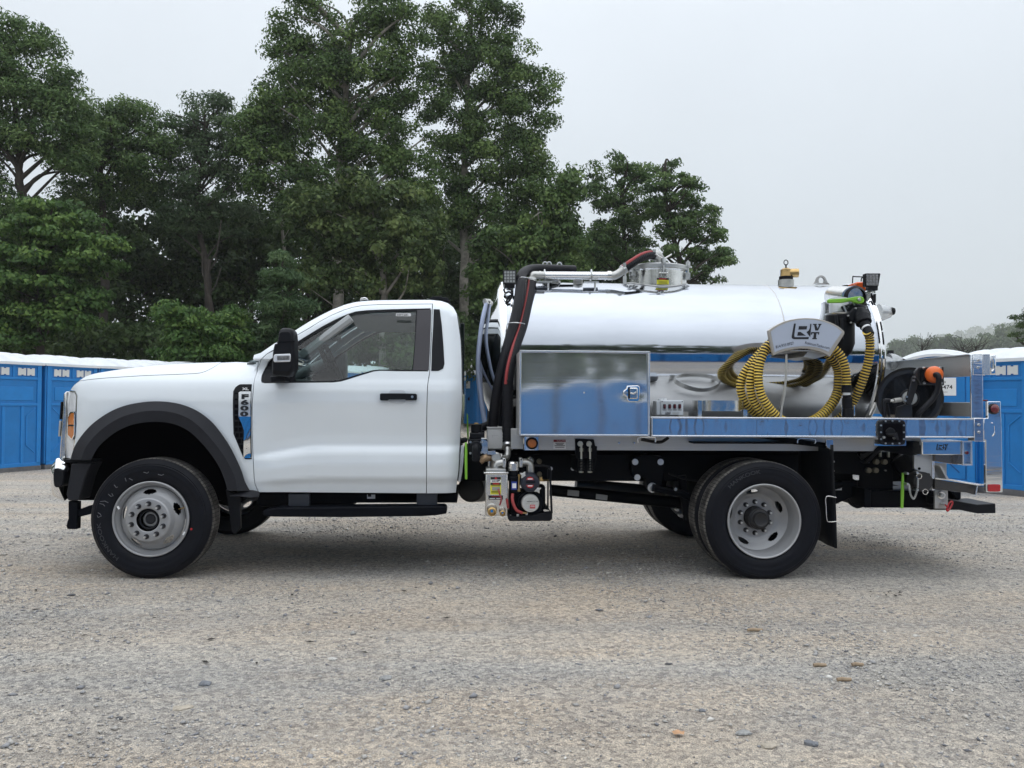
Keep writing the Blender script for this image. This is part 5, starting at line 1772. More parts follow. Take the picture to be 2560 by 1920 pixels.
# valve stem and balance weights
for (x, y) in ((678, 757), (1243, 980)):
    p = P(3, x, y, .008)
    me = MB().box(-.012, .012, -.004, .004, -.006, .006).mesh(); me.materials.append(M_WPL)
    o = bpy.data.objects.new('balance_weight', me); COL.objects.link(o); o.parent = w1
    o.location = p - Vector((FWX, 0, WZ)); o.rotation_euler = (0, math.radians(60 if x < 900 else -60), 0)
me = MB().tube([P(3, 1200, 770, .03) - Vector((FWX, 0, WZ)), P(3, 1243, 758, .005) - Vector((FWX, 0, WZ))], .005, 8).mesh(); me.materials.append(M_BRASS)
o = bpy.data.objects.new('valve_stem', me); COL.objects.link(o); o.parent = w1
# ================================================================== TANK AND BODY
TRAD = .62
TZ = P(0, 1750, 709, YC).z - TRAD - .012
tx0 = P(5, 350, 900, YC - TRAD).x
tx1 = P(6, 1185, 690, YC - TRAD).x
n = 128
segs = np.linspace(tx0, tx1, 40)
tank = mk('tank', MB().lathe([(TRAD + .0012 * math.sin(i * 1.3) * (1 if 0 < i < 39 else 0), x) for i, x in enumerate(segs)], (0, YC, TZ), 'X', n), M_TANK, truck, smooth=60)


def head(x, s, m):
    pr = [(TRAD - .012, x), (TRAD - .012, x + s * .02)]
    hh_ = .20 if s < 0 else .03
    for t in np.linspace(0, 1, 18):
        r_ = (TRAD - .014) * (1 - t) + .0005
        pr.append((r_, x + s * (.02 + hh_ * (1 - (r_ / TRAD) ** 2))))
    return mk('tank_head', MB().lathe(pr, (0, YC, TZ), 'X', 96), m, truck, smooth=80)


head(tx0, -1, M_HEAD)
head(tx1, 1, M_HEAD)
mk('rear_ring', MB().lathe([(TRAD - .01, -.028), (TRAD + .012, -.028), (TRAD + .02, -.018), (TRAD + .012, -.006), (TRAD + .012, .004), (TRAD + .02, .014), (TRAD + .012, .026), (TRAD - .01, .026)], (tx1 - .008, YC, TZ), 'X', 128, closed=True), M_CHROME, tank)
mk('front_ring', MB().lathe([(TRAD - .01, -.02), (TRAD + .008, -.018), (TRAD + .012, 0), (TRAD + .008, .018), (TRAD - .01, .02)], (tx0, YC, TZ), 'X', 128, closed=True), M_CHROME, tank)
mk('front_ring', MB().lathe([(TRAD, -.01), (TRAD + .006, 0), (TRAD, .01)], (tx0 + .06, YC, TZ), 'X', 128), M_CHROME, tank)
sx = P(6, 455, 470, YC - TRAD * .85).x
mk('weld_seam', MB().lathe([(TRAD - .001, -.007), (TRAD + .0035, 0), (TRAD - .001, .007)], (sx, YC, TZ), 'X', 128), M_ALUD, tank)


def surf_z(Y, r=TRAD): return TZ + math.sqrt(max(r * r - (Y - YC) ** 2, 0))


# manway
mc = P('c2', 1010, 700, YC - .25)
mcx, mcy = P('c2', 1010, 700, YC).x, YC
zt = P('c2', 1010, 500, YC - .25).z
man = mk('manway', MB().lathe([(.252, TZ + .45), (.252, zt - .01), (.262, zt), (.262, zt + .012)], (mcx, mcy, 0), 'Z', 64), M_STAIN, tank)
mk('manway_lid', MB().lathe([(.262, zt + .003), (.272, zt + .005), (.274, zt + .035), (.262, zt + .042), (.20, zt + .055), (.1, zt + .075), (.0, zt + .08)], (mcx, mcy, 0), 'Z', 64), mat('lid_steel', (.55, .56, .56), rough=.38, metal=.9, var=.08), man)
mk('manway_weld', MB().tube([Vector((mcx + .257 * math.cos(t), mcy + .257 * math.sin(t), surf_z(mcy + .257 * math.sin(t)) + .004)) for t in np.linspace(0, 2 * math.pi, 60)], .006, 6, caps=False), M_ALUD, man)
for a in range(6):
    t = math.radians(-90 + 60 * a + (2 if a else 0))
    cx, cy = mcx + .272 * math.cos(t), mcy + .272 * math.sin(t)
    mb = MB()
    R = Matrix.Rotation(t, 3, 'Z')
    d = Vector((math.cos(t), math.sin(t), 0)); s = Vector((-d.y, d.x, 0))
    base = Vector((cx, cy, 0))
    mb.cyl(base + Vector((0, 0, zt - .05)), base + Vector((0, 0, zt + .085)), .009, n=10)
    mb.cyl(base + Vector((0, 0, zt + .04)), base + Vector((0, 0, zt + .075)), .019, n=8)
    mb.obox(base + Vector((0, 0, zt + .03)), .06, .03, .012, R)
    mb.cyl(base + s * .035 + Vector((0, 0, zt - .045)), base - s * .035 + Vector((0, 0, zt - .045)), .008, n=8)
    mb.obox(base + s * .02 + Vector((0, 0, zt - .045)), .03, .006, .06, R)
    mb.obox(base - s * .02 + Vector((0, 0, zt - .045)), .03, .006, .06, R)
    if a in (0, 3):
        for q in (-1, 1):
            mb.tube([base + Vector((0, 0, zt + .075)) + s * .012 * q, base + Vector((0, 0, zt + .11)) + s * .068 * q], .007, 6)
    mk('lid_clamp', mb, M_STEEL, man)
st = mk('warning_sticker', MB().pbox('c2', 1025, 755, 1330, 912, mcy - .2545, mcy - .252), M_YSTK, man)
mk('sticker_band', MB().pbox('c2', 1025, 755, 1330, 797, mcy - .2565, mcy - .254), M_PRINT, man)
mk('sticker_band', MB().pbox('c2', 1085, 762, 1270, 792, mcy - .2575, mcy - .256), M_RSTK, man)
for yy in (842, 868, 884): mk('sticker_line', MB().pbox('c2', 1070, yy, 1290, yy + 7, mcy - .2555, mcy - .254), M_PRINT, man)

# vent pipe along the top with elbows, brackets
PY = .78
pipe = mk('vacuum_pipe', MB().tube(PS(5, [(690, 237), (1250, 240)], PY), PX(5, 34, PY), 24), M_TRIM, truck)
mk('pipe_elbow', MB().tube(PS(5, crom([(1245, 240), (1300, 238), (1345, 215), (1385, 178)], 5), PY), PX(5, 36, PY), 24), M_CAST, pipe)
mk('pipe_elbow', MB().tube(PS(5, crom([(700, 236), (650, 236), (605, 235), (585, 255), (580, 285)], 5), PY - .02), PX(5, 34, PY), 24), M_CAST, pipe)
for x in (655, 1245, 1262):
    mk('pipe_collar', MB().cyl(P(5, x - 8, 238, PY), P(5, x + 8, 238, PY), PX(5, 40, PY), n=24), M_STAIN, pipe)
for x in (695, 1098):
    mk('pipe_clip', MB().tube([P(5, x, 238, PY) + Vector((0, .047 * math.cos(t), .047 * math.sin(t))) for t in np.linspace(0, 2 * math.pi, 24)], .006, 6, caps=False), M_STEEL, pipe)
    q = P(5, x, 238, PY)
    mk('pipe_bracket', MB().box(q.x - .06, q.x + .06, PY - .03, PY + .03, q.z - .062, q.z - .048).cyl((q.x + .03, PY - .02, q.z - .05), (q.x + .03, PY - .02, surf_z(PY - .02) - .01), .008, n=8), M_STEEL, pipe)
q = P(5, 755, 295, PY + .1)
mk('top_fitting', MB().cyl((q.x, PY + .1, surf_z(PY + .1) - .01), (q.x, PY + .1, q.z + .03), .06, n=20).cyl((q.x, PY + .1, q.z - .01), (q.x, PY + .1, q.z + .012), .075, n=8), M_CAST, truck)
q = P(5, 985, 292, PY + .1)
mk('top_fitting', MB().cyl((q.x, PY + .1, surf_z(PY + .1) - .01), (q.x, PY + .1, q.z + .02), .04, n=20), M_CAST, truck)
for (x, y) in ((700, 150), (825, 155), (735, 150)):
    a = P(5, x, y, 1.35); mk('strap_hook', MB().tube([a + Vector((.02 * math.cos(t), 0, .03 * math.sin(t))) for t in np.linspace(0, 5.2, 14)] + [a + Vector((.03, 0, -.06))], .006, 6), M_STEEL, truck)


def corr(pts, r, amp, per, m, name, parent, n=20, label=None):
    """corrugated hose along smooth points"""
    c = [Vector(q) for q in pts]
    d = [0]
    for a, b in zip(c, c[1:]): d.append(d[-1] + (b - a).length)
    N = int(d[-1] / (per / 4))
    ts = np.linspace(0, d[-1], N)
    arr = np.array([tuple(q) for q in c])
    p = np.stack([np.interp(ts, d, arr[:, i]) for i in range(3)], 1)
    return mk(name, MB().tube(p, r, n, rfun=lambda i: r + amp * math.sin(i * math.pi / 2)), m, parent, smooth=80, label=label)


def c3(k, pts, n=8):
    return [Vector(q) for q in crom([tuple(P(k, x, y, Y)) for x, y, Y in pts], n)]


# red-striped hose from pipe to lid
rh = c3(5, [(1370, 190, .78), (1440, 140, .80), (1530, 85, .86), (1600, 62, .92), (1640, 66, .98)])
hh = corr(rh, .034, .0012, .02, M_HOSE, 'lid_hose', truck)
up = Vector((0, -.35, .94)).normalized()
mk('hose_stripe', MB().tube([q + Vector((-.006, -.016, .021)) for q in rh], .016, 10), M_REDP, hh, smooth=80)
for q, dd in ((rh[1], (rh[4] - rh[0]).normalized()), (rh[-2], (rh[-1] - rh[-4]).normalized())):
    mk('hose_clamp', MB().cyl(q - dd * .012, q + dd * .012, .040, n=24).box(q.x - .012, q.x + .012, q.y - .05, q.y - .03, q.z + .02, q.z + .045), M_STEEL, hh)
e = c3(5, [(1640, 66, .98), (1665, 62, 1.0), (1685, 90, 1.02), (1690, 140, 1.04)])
mk('lid_elbow', MB().tube(e, .042, 20), M_CAST, truck, smooth=60)

# downward hoses at the front of the tank
hA = c3(5, [(960, 192, 1.0), (800, 186, .96), (660, 182, .9), (560, 190, .82), (500, 235, .7), (488, 330, .6), (470, 480, .5), (425, 680, .42), (370, 880, .36), (310, 1120, .34), (270, 1350, .36), (245, 1540, .4)])
mk('black_hose', MB().tube(hA, .040, 20), M_HOSE, truck, smooth=80)
hB = c3(5, [(582, 285, .74), (572, 360, .68), (545, 500, .58), (500, 680, .46), (440, 860, .36), (395, 1040, .3), (378, 1200, .28), (376, 1400, .28), (376, 1590, .28)])
hb = corr(hB, .0405, .0014, .022, M_HOSE, 'corrugated_hose', truck, 22)
hl2 = c3(4, [(620, -40, .28), (620, 200, .28), (621, 400, .28), (622, 640, .28)])
corr(hl2, .0405, .0014, .022, M_HOSE, 'corrugated_hose_end', hb, 22)
mk('hose_stripe', MB().tube([q + Vector((-.017, -.033, 0)) for q in hB[:48]], .013, 8), M_REDP, hb, smooth=80)
mk('hose_collar', MB().cyl(hB[0] + Vector((0, 0, .02)), hB[1], .044, n=20), M_CAST, hb)
mk('hose_tie', MB().tube([Vector(q) for q in crom([tuple(P(5, 470, 270, .56)), tuple(P(5, 500, 252, .50)), tuple(P(5, 570, 262, .60)), tuple(P(5, 620, 268, .66))], 6)], .004, 6), M_STEEL, hb)
mk('hose_tie', MB().tube([Vector(q) for q in crom([tuple(P(5, 372, 660, .42)), tuple(P(5, 400, 648, .36)), tuple(P(5, 460, 646, .33)), tuple(P(5, 525, 656, .40))], 6)], .004, 6), M_STEEL, hb)
mk('green_stripe_hose', MB().tube(c3(5, [(430, 690, .46), (400, 820, .42), (360, 1000, .4), (310, 1230, .38), (262, 1500, .40)]), .019, 12), mat('green_black_rubber', (.025, .04, .02), rough=.5), truck, smooth=80)
mk('thin_hose', MB().tube(c3(5, [(340, 1150, .5), (325, 1350, .5), (318, 1540, .5)]), .022, 10), M_HOSE, truck, smooth=80)
for pts in ([(195, 478, .9), (165, 600, .8), (140, 760, .75), (122, 950, .7), (125, 1120, .68), (145, 1300, .66), (180, 1510, .62)], [(248, 500, 1.0), (205, 640, .9), (172, 800, .85), (150, 1000, .8), (148, 1200, .75), (178, 1450, .7)]):
    mk('sight_tube', MB().tube(c3(5, pts), .019 if pts[0][0] < 200 else .013, 12), M_CLEAR, truck, smooth=80)
mk('sight_fitting', MB().cyl(P(5, 178, 455, .92), P(5, 240, 462, 1.0), .018).cyl(P(5, 180, 448, .9), P(5, 196, 490, .9), .022), M_CAST, truck)
mk('sight_fitting', MB().cyl(P(5, 238, 450, 1.0), P(5, 252, 500, 1.0), .022), M_CAST, truck)

# work lamps
def work_lamp(k, x0, y0, x1, y1, Y, skew=0, dim=False):
    pts = crom([(x0, y0 + 12), (x0 + 10, y0), (x1 - 10, y0), (x1, y0 + 12), (x1 - skew, y1 - 12), (x1 - 10 - skew, y1), (x0 + 10, y1), (x0, y1 - 12)], 1, True)
    l = mk('work_lamp', MB().prism(xz(PS(k, pts, Y)), Y, Y + .05), M_BLACK, truck, bevel=.006)
    w, h = x1 - x0, y1 - y0
    mk('lamp_lens', MB().pbox(k, x0 + w * .07, y0 + h * .07, x1 - w * .09 - skew * .5, y1 - h * .07, Y - .003, Y + .01), M_LED, l)
    mb = MB()
    for i in range(4):
        for j in range(4):
            mb.pcyl(k, x0 + w * (.17 + .21 * i) - skew * .2, y0 + h * (.17 + .21 * j), w * .08, Y - .006, Y, 14)
    mk('led', mb, M_STEEL if not dim else mat('led_dim', (.3, .3, .31), rough=.4, metal=.6, var=.5, vscale=80), l)['kind'] = 'stuff'
    c = P(k, (x0 + x1) / 2, y1, Y)
    mk('lamp_foot', MB().box(c.x - .04, c.x + .04, Y + .0, Y + .04, c.z - .03, c.z + .005), M_BLACK, l)
    return l


work_lamp('c3', 398, 103, 632, 345, .62)
work_lamp('c5', 955, 122, 1303, 425, .55, skew=45, dim=True)
mk('lamp_bracket', MB().prism(xz(PS('c3', [(395, 345), (440, 345), (445, 440), (410, 440)], .64)), .64, .66).prism(xz(PS('c3', [(450, 380), (580, 385), (580, 700), (555, 700), (548, 460), (455, 450)], .64)), .64, .66), M_STAIN, truck)
mk('lamp_wire', MB().tube(c3('c3', [(410, 440, .6), (440, 500, .58), (500, 480, .57), (550, 520, .57), (530, 600, .57), (470, 670, .57), (455, 650, .57), (500, 560, .57), (555, 530, .58), (540, 450, .6), (500, 430, .62)], 5), .008, 8), M_HOSE, truck)
mk('lamp_bracket', MB().prism(xz(PS('c5', [(870, 590), (1075, 500), (1190, 500), (1190, 520), (1085, 560), (1070, 690), (1010, 760), (920, 770), (840, 640)], .60)), .60, .612).cyl(P('c5', 1150, 480, .58), P('c5', 1150, 580, .58), .012).cyl(P('c5', 1120, 480, .58), P('c5', 1120, 540, .58), .008), M_STAIN, truck)
mk('lamp_wire', MB().tube(c3('c5', [(1080, 580, .62), (1110, 680, .62), (1160, 790, .6), (1165, 600, .6)], 5), .011, 8), M_HOSE, truck)
mk('beacon', MB().prism(xz(PS('c5', [(722, 345), (760, 322), (960, 312), (965, 420), (990, 500), (985, 530), (930, 545), (735, 400)], .66)), .66, .80), M_BEACON, truck, bevel=.012)
for o in [truck.children[-1]]: pass
mk('beacon_guard', MB().tube(c3('c5', [(655, 395, 1.0), (665, 205, 1.0), (700, 198, 1.0), (960, 208, 1.0)], 3), .005, 6).tube(c3('c5', [(855, 310, 1.1), (862, 245, 1.1), (900, 205, 1.08), (970, 160, 1.0)], 3), .005, 6), M_BLACK, truck)

# relief valve, lifting eye
rv = P(6, 480, 210, YC)
rvx = rv.x
def zz(y): return P(6, 480, y, YC).z
mk('relief_valve', MB().lathe([(.0, zz(85)), (.026, zz(88)), (.045, zz(100)), (.045, zz(120)), (.048, zz(148)), (.03, zz(152))], (rvx, YC, 0), 'Z', 20).cyl((rvx, YC, zz(125)), (rvx + .10, YC - .02, zz(125)), .038, n=18), M_BRASS, truck, smooth=40)
mk('valve_collar', MB().cyl((rvx, YC, zz(175)), (rvx, YC, zz(150)), .058, n=20), M_BLACK, truck)
mk('valve_base', MB().cyl((rvx, YC, zz(222)), (rvx, YC, zz(175)), .066, n=24), M_CAST, truck)
mk('valve_ring', MB().tube([Vector((rvx + .018 * math.cos(t), YC, zz(48) + .022 * math.sin(t))) for t in np.linspace(0, 6.28, 16)], .004, 6).cyl((rvx, YC, zz(88)), (rvx, YC, zz(60)), .006), M_BLACK, truck)
eye = PS(6, crom([(672, 207), (690, 190), (705, 155), (732, 142), (760, 155), (778, 190), (795, 207)], 3), YC)
cc = P(6, 735, 178, YC)
mb = MB()
hole = [Vector((cc.x + .026 * math.cos(t), YC, cc.z + .026 * math.sin(t))) for t in np.linspace(math.pi * 1.25, -math.pi * .25, len(eye))]
mb.loft([[Vector((p.x, YC - .012, p.z)) for p in eye], [Vector((p.x, YC - .012, p.z)) for p in hole], [Vector((p.x, YC + .012, p.z)) for p in hole], [Vector((p.x, YC + .012, p.z)) for p in eye], [Vector((p.x, YC - .012, p.z)) for p in eye]])
mb.prism(xz(PS(6, [(690, 207), (712, 198), (755, 198), (780, 207)], YC)), YC - .011, YC + .011)
mk('lifting_eye', mb, M_ALUD, truck)

# deck, side rails, skirt
rz1, rz0 = P(7, 900, 12, -.13), P(7, 900, 200, -.13)
railL = P(4, 2040, 460, -.13).x if False else P(9, 1830, 10, -.13).x
railR = P(8, 1350, 800, -.13).x
DZ = P('c4', 1300, 1320, .1).z - .03
mb = MB()
def rail(Y0, Y1, s):
    b = MB().box(railL, railR, min(Y0, Y1), max(Y0, Y1), rz0.z + .012, rz1.z - .012)
    return b
nr = 70
rows = []
for z in np.linspace(rz0.z + .012, rz1.z - .012, 9):
    rows.append([(railL + (railR - railL) * i / nr, -.128 - .0012 * math.sin(i * .62) * (1 - abs((z - (rz0.z + rz1.z) / 2) / .09)) - .0006 * math.sin(i * 1.7 + 1), z) for i in range(nr + 1)])
mb = MB().loft(rows)
mb.box(railL, railR, -.120, -.05, rz0.z + .006, rz1.z - .012)
side = mk('side_rail', mb, M_ALU, truck, smooth=50)
mk('rail_top_edge', MB().box(railL, railR, -.134, -.045, rz1.z - .012, rz1.z), M_TRIM, side, bevel=.003)
mk('rail_bottom_edge', MB().box(railL, railR, -.134, -.045, rz0.z, rz0.z + .012), M_TRIM, side, bevel=.003)
mk('side_rail', MB().box(railL - .9, railR, 2 * YC + .05, 2 * YC + .13, rz0.z, rz1.z), M_ALU, truck, bevel=.004)
mk('rail_weld', MB().tube([Vector((railL + .004, -.135, z)) for z in np.linspace(rz0.z + .01, rz1.z - .01, 20)], .006, 6, rfun=lambda i: .005 + .002 * (i % 2)), M_STEEL, side)
mk('deck', MB().box(P(9, 160, 160, .1).x, railR, -.04, 2 * YC + .04, DZ - .03, DZ), mat('deck_plate', (.66, .64, .60), rough=.4, metal=.75, var=.08, vscale=6), truck)
skx0 = P(9, 160, 250, .12).x
mk('deck_skirt', MB().box(skx0, P(8, 870, 1000, .12).x, .12, .16, P(9, 900, 344, .12).z, DZ - .03), M_ALUD, truck)
mk('deck_skirt', MB().box(skx0, P(8, 870, 1000, .12).x, 1.98, 2.02, P(9, 900, 344, .12).z, DZ - .03), M_ALUD, truck)
for xx in np.linspace(skx0 + .1, railR - .3, 6):
    mk('deck_crossmember', MB().box(xx, xx + .06, .16, 1.98, DZ - .13, DZ - .03), M_ALUD, truck)
# tank cradle
for xx in (tx0 + .35, tx0 + 1.4, tx1 - .4):
    mk('tank_cradle', MB().box(xx, xx + .08, YC - .42, YC + .42, DZ, TZ - TRAD * .72), M_ALUD, truck)
# under-rail small things
mk('rail_hook', MB().tube(c3(9, [(1665, 240, -.1), (1668, 180, -.1), (1870, 178, -.1), (1892, 195, -.1), (1885, 240, -.1)], 3), .006, 6), M_TRIM, truck)
mk('rail_hook', MB().tube(c3(7, [(1335, 255, -.1), (1350, 215, -.1), (1490, 218, -.1), (1506, 235, -.1), (1497, 260, -.1)], 3), .005, 6), M_TRIM, truck)
mk('light_cable', MB().tube(c3(9, [(2060, 178, 0), (1990, 225, 0), (1930, 240, 0), (1850, 230, 0), (1700, 200, 0)], 5), .012, 8), M_HOSE, truck)
for x in (1410, 1610): mk('skirt_peg', MB().pcyl(9, x, 250, 10, .07, .13), M_STAIN, truck)
sk = mk('marker_lamp_plate', MB().pbox(9, 165, 168, 348, 346, .04, .05), M_ALU, truck)
lc = (9, 264, 255)
mk('marker_lamp_rim', MB().pcyl(*lc, 80, .01, .05, 32), M_BLACK, sk, bevel=.004)
mk('marker_lamp', MB().pcyl(*lc, 56, .0, .02, 28, r1=60), M_AMBER, sk, bevel=.003)
cs = mk('caution_sticker', MB().pbox(9, 545, 207, 710, 328, .117, .12), M_WPL, truck)
mk('sticker_band', MB().pbox(9, 547, 207, 708, 238, .115, .118), mat('dark_red_print', (.20, .01, .02), rough=.5), cs)
lettering('CAUTION', 9, 590, 230, 15, .1145, M_WPL, cs, sx=1.6)
for y, a, b in ((250, 572, 686), (266, 585, 674), (282, 560, 700), (303, 570, 690)):
    mk('sticker_line', MB().pbox(9, a, y, b, y + 7, .115, .118), M_PRINT, cs)
# spring mount bracket on the frame
mk('body_mount', MB().prism(xz(PS(9, [(832, 195), (1080, 203), (1095, 290), (1122, 292), (1118, 455), (870, 455), (838, 455)], .10)), .10, .14).prism(xz(PS(9, [(845, 440), (1115, 440), (1075, 640), (860, 640)], .14)), .14, .5), M_FRAME, truck, bevel=.004)
for x in (900, 1015):
    mb = MB().pcyl(9, x, 262, 36, .085, .10, 24).pcyl(9, x, 262, 20, .07, .09, 6)
    mb.cyl(P(9, x + 12, 290, .09), P(9, x + 12, 640, .09), .008, n=8)
    for y in (330, 350): mb.cyl(P(9, x + 12, y - 12, .09), P(9, x + 12, y + 12, .09), .014, n=6)
    mb.cyl(P(9, x + 10, 618, .09), P(9, x + 10, 640, .09), .017, n=6)
    mk('mount_bolt', mb, mat('zinc_yellow', (.62, .60, .50), rough=.35, metal=.9), truck)
    c = P(9, x + 12, 455, .09); d = P(9, x + 12, 615, .09)
    mk('mount_spring', MB().tube([c + (d - c) * (i / 90) + Vector((.018 * math.cos(i * .55), .018 * math.sin(i * .55), 0)) for i in range(91)], .0045, 6), M_BLACK, truck)

# toolbox
bxa, bxb = P(5, 480, 1200, -.15), P(5, 1600, 1200, -.15)
bz1, bz0 = P(5, 1000, 890, -.15).z, P(5, 1000, 1622, -.15).z
bcx, bcz = (bxa.x + bxb.x) / 2, (bz0 + bz1) / 2
box = mk('toolbox', MB().box(bxa.x, bxb.x, -.135, .30, bz0, bz1), M_ALUD, truck, bevel=.004)
rows = []
for j in range(25):
    row = []
    for i in range(41):
        u, v = i / 40 * 2 - 1, j / 24 * 2 - 1
        edge = (1 - u ** 8) * (1 - v ** 8)
        b = .0115 * (1 - u * u) - .0085 * v + .0022 * (1 - v * v) + .0006 * math.sin(3.1 * u + 1.3 * v) + .0004 * math.sin(5.3 * v - 2 * u)
        dl = math.hypot((u - .74) * .7, v - 0.02)
        b -= .0022 * math.exp(-(dl / .13) ** 2)
        row.append((bcx + u * (bxb.x - bcx - .008), -.148 - b, bcz + v * (bz1 - bcz - .008)))
    rows.append(row)
door = mk('toolbox_door', MB().loft(rows), M_BOX, box, smooth=80)
for r in ((bxa.x - .002, bxb.x + .002, bz1 - .011, bz1 + .001), (bxa.x - .002, bxb.x + .002, bz0 - .001, bz0 + .010), (bxa.x - .002, bxa.x + .010, bz0, bz1), (bxb.x - .010, bxb.x + .002, bz0, bz1)):
    mk('toolbox_edge', MB().box(r[0], r[1], -.172, -.13, r[2], r[3]), M_TRIM, box, bevel=.002)
# latch
mb = MB()
o_ = PS(5, [(1412, 1190), (1505, 1187), (1520, 1200), (1517, 1318), (1502, 1330), (1425, 1328), (1410, 1312), (1408, 1285), (1375, 1262), (1380, 1235), (1405, 1215)], -.172)
latch = mk('latch', MB().prism(xz(o_), -.172, -.155), M_CHROME, box, bevel=.005)
mk('latch_paddle', MB().pbox(5, 1425, 1205, 1503, 1305, -.180, -.164), M_STAIN, latch, bevel=.008)
mk('latch_slot', MB().pbox(5, 1422, 1205, 1433, 1300, -.182, -.164), M_BLACK, latch)
mk('latch_lock', MB().pcyl(5, 1402, 1252, 14, -.182, -.165), M_STEEL, latch)
mk('latch_pin', MB().tube(c3(5, [(1440, 1252, -.182), (1465, 1260, -.186), (1490, 1246, -.186)], 3), .006, 6), M_STEEL, latch)
mk('rivet', MB().pcyl(5, 1039, 1250, 6, -.166, -.15, 12), M_WPL, box)

# catch box, brackets in front of the toolbox
cb = mk('catch_box', MB().pbox('c7', 660, 1115, 975, 1535, .36, .62), mat('white_poly', (.78, .78, .77), rough=.45, var=.05), truck, bevel=.01)
mk('catch_box_lid', MB().pbox('c7', 655, 1112, 980, 1135, .35, .63), MATS['white_poly'], cb, bevel=.003)
mk('scratch_mark', MB().pbox('c7', 755, 1268, 762, 1312, .3585, .36).pbox('c7', 755, 1268, 870, 1272, .3585, .36), M_ALUD, cb)
mk('front_skirt', MB().pbox('c7', 1110, 1140, 1345, 1530, .2, .22), M_ALUD, truck, bevel=.003)
mk('tank_front_post', MB().pbox('c7', 1245, 0, 1285, 1290, .0, .03), M_ALUD, truck)
mk('hose_guide', MB().pbox('c7', 940, 500, 972, 1110, .6, .62), M_ALUD, truck)
# ---- pump unit under the deck front (zoom 4)
Q = -.06
bx_ = mk('exhaust_box', MB().pbox(4, 388, 930, 620, 1368, Q, Q + .22), M_STAIN, truck, bevel=.008)
mk('box_top_plate', MB().pbox(4, 370, 915, 628, 932, Q - .012, Q + .24), M_STAIN, bx_, bevel=.004)
mk('box_top_plate', MB().pbox(4, 395, 880, 600, 915, Q + .02, Q + .2), M_CAST, bx_, bevel=.004)
def stk(k, x0, y0, x1, y1, Y, m, parent, d=.0015, name='sticker'):
    return mk(name, MB().pbox(k, x0, y0, x1, y1, Y, Y + d), m, parent)
s = stk(4, 440, 966, 550, 1145, Q - .002, M_YSTK, bx_, .002)
stk(4, 442, 966, 548, 992, Q - .004, M_PRINT, bx_)
mk('sticker_band', MB().pcyl(4, 497, 979, 12, Q - .0045, Q - .003), M_RSTK, bx_)
stk(4, 442, 992, 548, 1022, Q - .004, M_WPL, bx_)
lettering('HOT', 4, 455, 1015, 18, Q - .0045, M_PRINT, bx_, sx=1.25, offset=.0006)
mk('hand_symbol', MB().prism(xz(PS(4, [(508, 1008), (520, 1000), (540, 995), (538, 1004), (522, 1010), (515, 1018)], Q - .005)), Q - .005, Q - .003), M_PRINT, bx_)
stk(4, 442, 1024, 548, 1046, Q - .004, M_PRINT, bx_)
mk('sticker_band', MB().pbox(4, 465, 1028, 530, 1042, Q - .005, Q - .003), M_RSTK, bx_)
for y in (1052, 1112, 1126): stk(4, 450, y, 542, y + 6, Q - .004, M_PRINT, bx_)
stk(4, 455, 1066, 540, 1104, Q - .004, mat('grey_print', (.3, .3, .26), rough=.6), bx_)
stk(4, 420, 1157, 570, 1198, Q - .003, M_PRINT, bx_)
stk(4, 450, 1162, 548, 1172, Q - .0045, MATS['dark_red_print'], bx_)
stk(4, 432, 1184, 488, 1190, Q - .0045, M_WPL, bx_); stk(4, 500, 1184, 560, 1190, Q - .0045, M_WPL, bx_)
for (x, y, r) in ((455, 1318, 46), (565, 1335, 30)):
    mk('brass_port', MB().lathe([(PX(4, r * 1.15, Q), .02), (PX(4, r * 1.1, Q), -.01)], (P(4, x, y - 8, Q).x, Q, P(4, x, y - 18, Q).z), 'Y', 24).lathe([(PX(4, r, Q), .01), (PX(4, r, Q), -.035), (PX(4, r * .75, Q), -.04), (PX(4, r * .62, Q), -.02), (0, -.02)], (P(4, x, y, Q).x, Q, P(4, x, y, Q).z), 'Y', 24), M_BRASS, bx_, smooth=40)
    mk('port_pin', MB().cyl(P(4, x, y, Q - .02), P(4, x, y, Q - .05), PX(4, r * .32, Q)), M_CHROME, bx_)
    mk('port_cap', MB().lathe([(PX(4, r * 1.2, Q), .03), (PX(4, r * 1.2, Q), 0), (PX(4, r * .8, Q), -.008)], (P(4, x, y - 22, Q).x, Q, P(4, x, y - 25, Q).z), 'Y', 24), M_CAST, bx_, smooth=40)
mk('red_tube', MB().tube(c3(4, [(522, 1090, Q - .01), (535, 1140, Q - .03), (552, 1190, Q - .03), (545, 1235, Q - .02), (535, 1255, Q - .01)], 5), .005, 8), M_REDP, truck)
mk('red_tube', MB().tube(c3(4, [(610, 1190, Q - .02), (616, 1240, Q - .02), (625, 1285, Q - .01)], 5), .008, 8), M_REDP, truck)
# tray
mk('pump_tray', MB().prism(xz(PS(4, crom([(622, 1330), (622, 1400), (640, 1422), (1060, 1422), (1082, 1400), (1082, 1340), (1062, 1330), (1050, 1290), (1000, 1335), (700, 1380), (640, 1360)], 1, True), Q)), Q, Q + .30), M_BLACK, truck, bevel=.006)
mk('tray_frame', MB().tube(c3(4, [(1075, 1340, Q), (1068, 1150, Q), (1060, 1000, Q), (1055, 860, Q), (900, 850, Q)], 2), .008, 8), M_BLACK, truck)
mk('tray_frame', MB().pbox(4, 1030, 880, 1045, 1330, Q + .2, Q + .22), M_BLACK, truck)
mk('pump_body', MB().pbox(4, 640, 1120, 1010, 1385, Q + .05, Q + .34).pcyl(4, 850, 1240, 140, Q + .02, Q + .3, 40).pbox(4, 960, 1060, 1010, 1200, Q + .02, Q + .2), M_FRAME, truck, bevel=.01)
pb = mk('oil_reservoir', MB().pbox(4, 638, 965, 735, 1130, Q + .01, Q + .16), M_FRAME, truck, bevel=.008)
